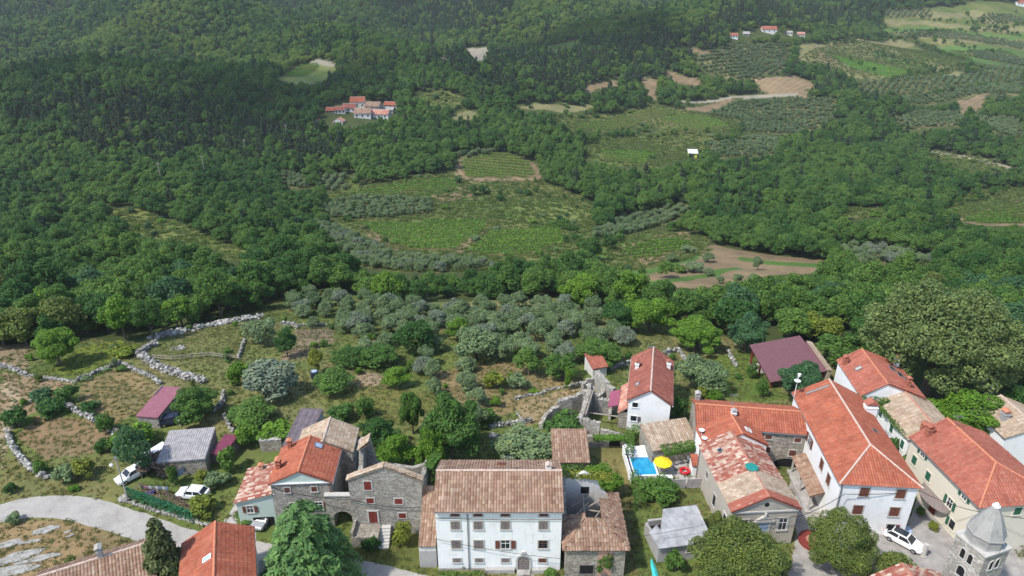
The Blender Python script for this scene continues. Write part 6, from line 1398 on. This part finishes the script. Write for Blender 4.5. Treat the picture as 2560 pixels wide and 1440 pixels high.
# ------------------------------------------------------------------ woodland
VN = [np.array(p) for p in [VILLAGE]]
CLEAR = [p for k in ('meadow', 'brightgrass', 'dry', 'soil', 'pale') for p in LU[k]] + OLV + VYP
HPX = [(775, 312), (800, 290), (815, 268), (870, 252), (985, 256), (1000, 276), (975, 290), (985, 300), (850, 314)]; HAM = wpoly(HPX)
FPX_ = [(1815, 100), (1822, 82), (1900, 72), (2030, 82), (2030, 92), (1900, 90), (1850, 98)]; FARM = wpoly(FPX_)
YPX = [(1700, 394), (1705, 370), (1760, 370), (1760, 394)]; YSH = wpoly(YPX)
def infan(x, y, m=.9): return (np.abs(x) < m * y + 30)
def jgrid(y0, y1, sp, fan=.95):
    xs = np.arange(-fan * y1 - 40, fan * y1 + 40, sp); yy = np.arange(y0, y1, sp * .9)
    X, Y = np.meshgrid(xs, yy); X = X + (np.arange(len(yy)) % 2)[:, None] * sp * .5
    X = X + RNG.uniform(-.38, .38, X.shape) * sp; Y = Y + RNG.uniform(-.38, .38, Y.shape) * sp
    X, Y = X.ravel(), Y.ravel(); k = infan(X, Y, fan); return X[k], Y[k]
def anyin(x, y, polys):
    m = np.zeros(x.shape, bool)
    for p in polys: m |= inpoly(x, y, p)
    return m
bx, by = [], []
for y0, y1, sp in ((95, 260, 4.9), (260, 520, 5.2), (520, 900, 6.0), (900, 1700, 7.6)):
    x, y = jgrid(y0, y1, sp); bx.append(x); by.append(y)
bx, by = np.concatenate(bx), np.concatenate(by)
out = ~anyin(bx, by, [VILLAGE]) & ~anyin(bx, by, CLEAR + [HAM, FARM, YSH])
HL = [[(2120, 150), (2200, 188)], [(2180, 128), (2330, 172)], [(2260, 100), (2560, 62)], [(2330, 104), (2490, 132)], [(2300, 48), (2520, 60)], [(1995, 100), (2250, 92)], [(2230, 205), (2420, 160)], [(2420, 40), (2450, 75), (2560, 90)], [(1440, 368), (1560, 340), (1760, 325)],
      [(880, 455), (1000, 440), (1140, 398)], [(1180, 490), (1320, 480), (1470, 505)], [(1480, 640), (1560, 600)], [(1850, 325), (1790, 400)], [(2360, 520), (2560, 465)], [(1600, 690), (1730, 700)], [(1300, 300), (1500, 296)], [(2100, 215), (2300, 250), (2560, 215)], [(1400, 330), (1460, 345), (1620, 325)], [(850, 500), (870, 560)], [(1410, 560), (1440, 640)]]
hx, hy = [], []
for ln in HL:
    w_ = wpoly(ln)
    for a_, b_ in zip(w_[:-1], w_[1:]):
        L_ = math.dist(a_, b_); k_ = np.arange(0, L_, 5.5); k_ = k_[RNG.random(k_.size) < .8]; hx.append(a_[0] + (b_[0] - a_[0]) * k_ / L_ + RNG.normal(0, 2.2, k_.size)); hy.append(a_[1] + (b_[1] - a_[1]) * k_ / L_ + RNG.normal(0, 2.2, k_.size))
hx, hy = np.concatenate(hx), np.concatenate(hy)
for cx, cy, r in PLACED: out &= (bx - cx) ** 2 + (by - cy) ** 2 > (r + 1.5) ** 2
bx, by = bx[out], by[out]
def proj(x, y):
    z = HT(x, y); d = y * cP - (z - CAMZ) * sP; v = y * sP + (z - CAMZ) * cP
    return 1280 + FPX * x / d, 720 - FPX * v / d, d
# a tree that would stand in front of an open field as seen across the valley is kept low or left out
VISP = CLPX + list(OLPX) + [p for p, _, _ in VYD] + [HPX, FPX_, YPX]
bs = np.ones(bx.size); live = np.ones(bx.size, bool)
def blocks(x, y, hh):
    z = HT(x, y); r = np.zeros(x.size, bool)
    for f in (.3, .65, .95):
        zz = z + hh * f; d = y * cP - (zz - CAMZ) * sP; v = y * sP + (zz - CAMZ) * cP; px, py = 1280 + FPX * x / d, 720 - FPX * v / d
        for p in VISP: r |= inpoly(px, py, p)
    return r
for f in (1.0, .62, .36):
    todo = live & (bs >= 1.0) if f == 1.0 else todo2
    b_ = np.zeros(bx.size, bool); b_[todo] = blocks(bx[todo], by[todo], 8.0 * f * np.where(by[todo] > 900, 1.25, 1.0)); bs[todo] = f; todo2 = b_
live = ~todo2
bx, by, bs = np.concatenate([bx[live], hx]), np.concatenate([by[live], hy]), np.concatenate([bs[live], RNG.uniform(.35, .75, hx.size)])
ppx, ppy, pd = proj(bx, by)
DARK = wpoly([(0, 300), (120, 240), (300, 232), (480, 262), (620, 300), (780, 340), (900, 390), (820, 420), (640, 420), (480, 380), (420, 420), (280, 400), (120, 330)])
RIDGE = wpoly([(1060, 180), (1200, 90), (1330, 150), (1480, 120), (1700, 95), (1900, 20), (2200, 0), (2210, 40), (1900, 70), (1750, 140), (1560, 230), (1400, 260), (1250, 250)])
PN = wpoly([(850, -10), (1330, -10), (1250, 90), (1000, 80)])
pr = .04 + .3 * np.clip(nz(bx, by, 41) - .25, 0, 1) * (by > 480)
pr = np.where(inpoly(bx, by, DARK), .62, pr); pr = np.where(inpoly(bx, by, RIDGE), .55, pr); pr = np.where(inpoly(bx, by, PN), .5, pr)
pr = np.where(by < 230, .0, pr)
pine = (RNG.random(bx.size) < pr) & (bs > .9)
inv = (ppx > -40) & (ppx < 2600) & (ppy > -60)
def region(px, py):
    if py > 640: return 'in the band of wood just below the olive garden' if px > 640 else 'in the dense wood at the left, beyond the boulder wall'
    if px < 850: return 'in the thick wood around the left grassy slope'
    if px > 1450: return 'in the thick wood on the right slope'
    return 'among the vineyards of the valley floor'
def stuff(name, label, cat, P, sc, rz, tmpl):
    me = bpy.data.meshes.new(name); me.vertices.add(len(P)); me.vertices.foreach_set('co', P.astype(np.float32).ravel())
    for nm, v in (('sx', sc[:, 0]), ('sz', sc[:, 1]), ('rz', rz)):
        a = me.attributes.new(nm, 'FLOAT', 'POINT'); a.data.foreach_set('value', v.astype(np.float32))
    o = bpy.data.objects.new(name, me); COL.objects.link(o); tag(o, label, cat, None, 'stuff')
    ng = bpy.data.node_groups.new(name, 'GeometryNodeTree'); ng.interface.new_socket('Geometry', in_out='INPUT', socket_type='NodeSocketGeometry'); ng.interface.new_socket('Geometry', in_out='OUTPUT', socket_type='NodeSocketGeometry')
    N = ng.nodes; L = ng.links; gi = N.new('NodeGroupInput'); go = N.new('NodeGroupOutput'); mp = N.new('GeometryNodeMeshToPoints'); ip = N.new('GeometryNodeInstanceOnPoints'); jn = N.new('GeometryNodeJoinGeometry')
    for t in tmpl:
        oi = N.new('GeometryNodeObjectInfo'); oi.transform_space = 'ORIGINAL'; oi.inputs['Object'].default_value = t; oi.inputs['As Instance'].default_value = True; L.new(oi.outputs['Geometry'], jn.inputs[0])
    def attr(nm):
        q = N.new('GeometryNodeInputNamedAttribute'); q.data_type = 'FLOAT'; q.inputs['Name'].default_value = nm; return q.outputs['Attribute']
    cs = N.new('ShaderNodeCombineXYZ'); L.new(attr('sx'), cs.inputs[0]); L.new(attr('sx'), cs.inputs[1]); L.new(attr('sz'), cs.inputs[2])
    cr = N.new('ShaderNodeCombineXYZ'); L.new(attr('rz'), cr.inputs[2])
    L.new(gi.outputs[0], mp.inputs[0]); L.new(mp.outputs[0], ip.inputs['Points']); L.new(jn.outputs[0], ip.inputs['Instance']); ip.inputs['Pick Instance'].default_value = True
    L.new(cr.outputs[0], ip.inputs['Rotation']); L.new(cs.outputs[0], ip.inputs['Scale']); L.new(ip.outputs[0], go.inputs[0])
    md = o.modifiers.new('scatter', 'NODES'); md.node_group = ng
    return o
def forest(name, kd, x, y, sfun, label, slabel, sname, group, cap, mats=None, ms=None):
    px, py, d = proj(x, y); vis = (px > -40) & (px < 2600) & (py > -40)
    s = sfun(x, y) * (1 if ms is None else ms[:, None]); order = np.argsort(np.where(vis, d, 1e9)); first = order[:cap]; rest = order[cap:]; tm = {}
    for i in first:
        v = int(RNG.integers(len(KIND[kd][0]))); mt = None if mats is None else mats[int(RNG.integers(len(mats)))]
        lab = label + ' ' + region(px[i], py[i]) if label.endswith('tree') else label
        t = tree(name, kd, x[i], y[i], s[i, 0], s[i, 1], lab, 'tree', group + ' ' + region(px[i], py[i]) if label.endswith('tree') else group, mt, None, v)
        if mt in (None, KIND[kd][2]): tm.setdefault(v, t.children[0])
    if len(rest): stuff(sname, slabel, 'woodland' if kd != 'olive' else 'olive grove', np.column_stack([x[rest], y[rest], HT(x[rest], y[rest]) - .2]), s[rest], RNG.uniform(0, 6.28, len(rest)), [tm[k] for k in sorted(tm)])
def sb(x, y):
    a = RNG.uniform(.6, 1.3, x.size) * np.where(y < 260, .84, np.where(y < 520, .84, np.where(y < 900, .92, 1.12))); return np.column_stack([a, a * RNG.uniform(.75, 1.15, x.size)])
def sp_(x, y):
    a = RNG.uniform(.8, 1.25, x.size) * np.where(y < 520, 1.0, np.where(y < 900, 1.2, 1.5)); return np.column_stack([a, a * RNG.uniform(.8, 1.15, x.size)])
fresh = (by > 620) & ~pine & (RNG.random(bx.size) < .14 + .42 * (nz(bx - 200, by, 67) > .1) + .5 * anyin(bx, by, [wpoly(q) for q in ([(1000, 2), (1750, 2), (1600, 60), (1450, 100), (1250, 110), (1080, 70)], [(350, 40), (560, 60), (520, 130), (380, 150), (200, 180), (150, 120)], [(640, 170), (880, 120), (1000, 150), (900, 200), (700, 190)])]))  # some lighter species; massed inside the polygons to paint sunlit slopes by leaf colour
kind('fresh', [crown_mesh(8, 1.4, 8.6, 26, 3400, .46, 'round', 130 + q, lob=.36) for q in range(3)], [trunk_mesh(3.2, .22, 3, 5, 130 + q) for q in range(3)], 'freshsunleaf')
m = fresh; tm_ = [tree('sun_tinted_tree', 'fresh', bx[i], by[i], 1, 1, 'light yellow green tree with sunlight tinted into its leaves on the far wooded slope', 'tree', 'sun tinted light trees of the far slope', var=int(v)) for v, i in enumerate(np.nonzero(m)[0][:3])]
i = np.nonzero(m)[0][3:]; stuff('sun_tinted_woodland', 'light yellow green woodland with sunlight tinted into its leaves on the far slopes', 'woodland', np.column_stack([bx[i], by[i], HT(bx[i], by[i]) - .2]), sb(bx[i], by[i]) * bs[i][:, None], RNG.uniform(0, 6.28, len(i)), [q.children[0] for q in tm_])
m = ~pine & ~fresh
forest('broadleaf_tree', 'broad', bx[m], by[m], sb, 'broadleaf tree', 'broadleaf woodland covering the valley and far hills', 'broadleaf_woodland', 'broadleaf trees', 300, [None, None, None, 'green_blue', 'green', 'bright', None, 'green', None, 'green_blue', None, None, 'green', 'limeleaf', None], bs[m])
forest('pine_tree', 'pine', bx[pine], by[pine], sp_, 'dark pine tree', 'dark pine woodland on the hills and ridges', 'pine_woodland', 'pine trees', 300)
# olive trees: garden band and groves in rows
ox, oy = [], []
x, y = jgrid(100, 175, 4.5); k = inpoly(x, y, OLN) & (RNG.random(x.size) < .88)
for cx, cy, r in PLACED: k &= (x - cx) ** 2 + (y - cy) ** 2 > (r + 1.4) ** 2
ox.append(x[k]); oy.append(y[k])
OLG = wpoly([(860, 850), (1480, 850), (1560, 885), (1470, 925), (1300, 950), (1050, 940), (900, 925)])
x, y = jgrid(85, 150, 5.6); k = inpoly(x, y, OLG) & (RNG.random(x.size) < .62)
for cx, cy, r in PLACED: k &= (x - cx) ** 2 + (y - cy) ** 2 > (r + 1.0) ** 2
ox.append(x[k]); oy.append(y[k])
for i, p in enumerate(OLV):
    q = np.array(p); x0, x1, y0, y1 = q[:, 0].min(), q[:, 0].max(), q[:, 1].min(), q[:, 1].max()
    sp = 3.8 if y0 < 450 else 4.6; an = R(-20 + 37 * (i % 4)); cx, cy = (x0 + x1) / 2, (y0 + y1) / 2; rr = math.hypot(x1 - x0, y1 - y0) / 2 + 5
    X, Y = np.meshgrid(np.arange(-rr, rr, sp * .75), np.arange(-rr, rr, sp * 1.3)); X = X + RNG.normal(0, .5, X.shape); Y = Y + RNG.normal(0, .35, Y.shape)
    x = cx + X * math.cos(an) - Y * math.sin(an); y = cy + X * math.sin(an) + Y * math.cos(an); x, y = x.ravel(), y.ravel(); k = inpoly(x, y, p) & (RNG.random(x.size) < .93); ox.append(x[k]); oy.append(y[k])
ox, oy = np.concatenate(ox), np.concatenate(oy)
def so_(x, y): a = RNG.uniform(.68, 1.12, x.size) * np.where(y < 180, .76, .66); return np.column_stack([a, a * RNG.uniform(.85, 1.15, x.size)])
forest('olive_tree', 'olive', ox, oy, so_, 'silvery olive tree', 'silvery olive groves planted in rows on the far slopes', 'olive_groves', 'olive trees', 300, [None, None, None, None, 'oliveleaf', 'silver', None])
# bushes sprinkled over meadows and field edges
x, y = jgrid(200, 1300, 8.5); k = anyin(x, y, LU['meadow'] + LU['dry'] + LU['soil'][:1]) & ~anyin(x, y, VYP + OLV) & (RNG.random(x.size) < (.08 + .32 * (nz(x, y, 23) > .15)) * np.where(y > 700, .18, 1)); x, y = x[k], y[k]
px, py, d = proj(x, y); o_ = np.argsort(np.where((px > 0) & (px < 2560) & (py > 0), d, 1e9)); bush0 = None
for i in o_[:300]:
    q = tree('field_bush', 'shrub', x[i], y[i], RNG.uniform(.6, 2.3), RNG.uniform(.5, 1.7), 'small bush dotted over the valley meadows', 'shrub', 'bushes on the meadows', [None, 'oliveleaf', 'green_blue', None, 'bright'][i % 5]); bush0 = bush0 or q
if len(o_) > 300: i = o_[300:]; stuff('field_bushes', 'bushes scattered over the far fields', 'bushes', np.column_stack([x[i], y[i], HT(x[i], y[i])]), RNG.uniform(.6, 2.4, (len(i), 2)), RNG.uniform(0, 6, len(i)), [bush0.children[0]])
# vine rows
def clip(poly, o, d):
    ts = []
    for (x0, y0), (x1, y1) in zip(poly, poly[1:] + poly[:1]):
        ex, ey = x1 - x0, y1 - y0; den = d[0] * ey - d[1] * ex
        if abs(den) < 1e-9: continue
        t = ((x0 - o[0]) * ey - (y0 - o[1]) * ex) / den; u = ((x0 - o[0]) * d[1] - (y0 - o[1]) * d[0]) / den
        if 0 <= u < 1: ts.append(t)
    ts.sort(); return list(zip(ts[::2], ts[1::2]))
for (px, label, ang), p in zip(VYD, VYP):
    q = np.array(p); c = q.mean(0); d = (math.cos(R(ang)), math.sin(R(ang))); n = (-d[1], d[0]); rr = np.max(np.hypot(*(q - c).T)); sp = 4.6 if c[1] < 520 else (3.6 if c[1] < 800 else 4.5)
    for k in np.arange(-rr, rr, sp):
        for t0, t1 in clip(p, (c[0] + n[0] * k, c[1] + n[1] * k), d):
            if t1 - t0 < 4: continue
            m = int((t1 - t0) * (17 if c[1] < 520 else 10)); s_ = np.linspace(t0, t1, m) + RNG.normal(0, .12, m)
            o = RNG.normal(0, .17, m); X = c[0] + n[0] * k + d[0] * s_ + n[0] * o; Y = c[1] + n[1] * k + d[1] * s_ + n[1] * o; Z = HT(X, Y) + RNG.uniform(.15, 1.15, m)
            P, F = quads(np.column_stack([X, Y, Z]), RNG.normal(0, .5, (m, 3)) + np.column_stack([n[0] * np.sign(o), n[1] * np.sign(o), np.full(m, .7)]), .62, 1.1)
            mb = MB(); mb.add(P, F); tag(mb.build('vine_row', 'vine'), label, 'vine row', label.replace('vine row', 'vine rows'))
# grass tufts over the near gardens (nobody could count them)
def tuft(mat, nm, hgt, n=14):
    mb = MB(); V = []; F_ = []
    for k in range(n):
        a = RNG.uniform(0, 6.28); r = RNG.uniform(0, .3); x, y = r * math.cos(a), r * math.sin(a); w = .04; b = RNG.uniform(0, 6.28); lx, ly = math.cos(b) * .16, math.sin(b) * .16; h_ = hgt * RNG.uniform(.6, 1.2)
        i = len(V); V += [(x - w * math.sin(b), y + w * math.cos(b), 0), (x + w * math.sin(b), y - w * math.cos(b), 0), (x + lx + .01, y + ly, h_), (x + lx - .01, y + ly, h_)]; F_.append((i, i + 1, i + 2, i + 3))
    mb.add(V, F_); return mb.build(nm, mat)
x = RNG.uniform(-95, 85, 42000); y = RNG.uniform(50, 150, 42000); k = inpoly(x, y, VILLAGE) & infan(x, y, .85)
RD = [tuple(U(*p, 0)[:2]) for p in up + lo]; CT = [tuple(U(*p, 0)[:2]) for p in [(1985, 1165), (2075, 1290), (2262, 1330), (2300, 1225), (2420, 1300), (2700, 1500), (1950, 1560), (1992, 1330)]]
k &= ~inpoly(x, y, RD) & ~inpoly(x, y, CT)
for o in [q for q in COL.objects if q.get('category') in ('house', 'shed', 'ruin', 'pavilion', 'pool', 'car', 'barn')]:
    k &= (x - o.location.x) ** 2 + (y - o.location.y) ** 2 > 3.2 ** 2
x, y = x[k], y[k]; dry = nz(x, y, 5.3) * .5 + nz(x + 30, y, 1.9) * .3 + RNG.normal(0, .25, x.size) > .34
xb, yb = x.copy(), y.copy(); kb = RNG.random(xb.size) < .03
for cx, cy, r in PLACED: kb &= (xb - cx) ** 2 + (yb - cy) ** 2 > (r + .5) ** 2
for o in [q for q in COL.objects if q.get('category') in ('house', 'shed', 'ruin', 'pavilion', 'pool', 'car', 'barn', 'washing line')]: kb &= (xb - o.location.x) ** 2 + (yb - o.location.y) ** 2 > 6.5 ** 2
for i in np.nonzero(kb)[0][:150]: tree('garden_bush', 'shrub', xb[i], yb[i], RNG.uniform(.3, .85), RNG.uniform(.25, .8), 'small self sown bush in the grass of the village gardens', 'shrub', 'small bushes in the village gardens', [None, 'oliveleaf', 'bright', 'limeleaf', 'ivy'][i % 5])
for x_, y_, z_, lab in ((-23.5, 69, 8.2, 'orange roof of the gabled stone house'), (-.5, 61, 11.0, 'ridge of the big white house'), (30.5, 78.6, 7.4, 'ridge of the arched stone house'), (21.6, 92, 7.3, 'ridge of the white garden house'), (56.2, 71, 9.3, 'ridge of the cream house')):
    t = thing('roof_aerial', 'thin comb shaped television aerial on the ' + lab, 'aerial', (x_, y_, z_)); mb = MB(); mb.tube([(0, 0, -.3), (0, 0, 1.9)], .03, 5); mb.build('mast', 'metal', t); mb = MB(); mb.tube([(-.6, 0, 1.75), (.6, .1, 1.75)], .022, 4)
    for q in range(6): mb.tube([(-.55 + q * .22, -.3, 1.76), (-.55 + q * .22, .35, 1.76)], .016, 4)
    mb.build('comb', 'metal', t)
x2 = RNG.uniform(-420, 620, 400000); y2 = RNG.uniform(195, 900, 400000); k2 = anyin(x2, y2, LU['meadow'] + OLV) & (RNG.random(x2.size) < .55) & ~anyin(x2, y2, VYP); x2, y2 = x2[k2][:42000], y2[k2][:42000]
M['mtuft'] = leafmat('meadow_blades', (.1, .165, .036), (.16, .2, .06), .4); tf = tuft('mtuft', 'meadow_tuft', .28, 22); COL.objects.unlink(tf); sc = RNG.uniform(2.0, 5.0, (len(x2), 1)) * np.array([[1, .8]]); stuff('valley_grass', 'tall rough grass on the valley meadows', 'grass', np.column_stack([x2, y2, HT(x2, y2) - .1]), sc, RNG.uniform(0, 6, len(x2)), [tf])
for nm, mt, sel, lab in (('meadow_grass', 'tuft', ~dry, 'rough green grass of the village gardens'), ('dry_grass', 'straw', dry, 'dry straw coloured grass of the village gardens')):
    X, Y = x[sel], y[sel]; tf = tuft(mt, nm, .2)
    tf.location = (X[0], Y[0], float(HT(X[0], Y[0]))); tag(tf, lab, 'grass', None, 'stuff')
    # the tuft object itself carries the scatter: points live in its own mesh, blades come from a linked copy of the tuft
    bl = bpy.data.objects.new('grass_tuft', tf.data.copy()); bl.data.name = 'grass_tuft'
    bpy.data.objects.remove(tf)
    sc = RNG.uniform(.6, 1.5, (len(X), 2)); stuff(nm, lab, 'grass', np.column_stack([X, Y, HT(X, Y)]), sc, RNG.uniform(0, 6.28, len(X)), [bl])

# ------------------------------------------------------------------ clouds high above (their shade lies on the far hills) and the air
def cloud(label, gx, gy, rx, ry, seed, alt=1000.0, n=26):
    r = np.random.default_rng(seed); base = np.array([gx, gy, float(HT(gx, gy))]) + np.array(sv) * ((alt - float(HT(gx, gy))) / sv.z); mb = MB()
    for k in range(n):
        a, q = r.uniform(0, 6.283), math.sqrt(r.random()); R_ = r.uniform(.22, .42) * min(rx, ry)
        c = base + np.array([rx * q * math.cos(a), ry * q * math.sin(a), r.uniform(-10, 25)]); V = []; m, w = 14, 9
        for i in range(w):
            for j in range(m):
                t, f = math.pi * (i + .5) / w, 6.283 * j / m; d = np.array([math.sin(t) * math.cos(f), math.sin(t) * math.sin(f), math.cos(t) * .55]); V.append(c + d * R_ * r.uniform(.88, 1.12))
        mb.add(V, [(i * m + j, i * m + (j + 1) % m, (i + 1) * m + (j + 1) % m, (i + 1) * m + j) for i in range(w - 1) for j in range(m)] + [list(range(m)), [(w - 1) * m + j for j in range(m)]])
    return tag(mb.build('cloud', 'cloudwhite', None, True), label, 'cloud', kind='structure')
M['cloudwhite'] = plain('cloud_white', (.9, .9, .9), 1.0, var=.02)
cloud('cloud over the dark left hill', -320, 590, 260, 110, 1)
cloud('cloud over the right hand ridge', 60, 810, 150, 75, 2)
m, n, l, b = nodes('haze'); n.remove(b); pv = n.new('ShaderNodeVolumePrincipled'); pv.inputs['Density'].default_value = .000085; pv.inputs['Color'].default_value = (.86, .92, 1, 1)
l.new(pv.outputs[0], [q for q in n if q.type == 'OUTPUT_MATERIAL'][0].inputs['Volume'])
mb = MB(); mb.box(-2700, 2700, -120, 2080, -140, 330); tag(mb.build('haze', m), kind='stuff', label='thin summer haze over the valley', cat='haze')
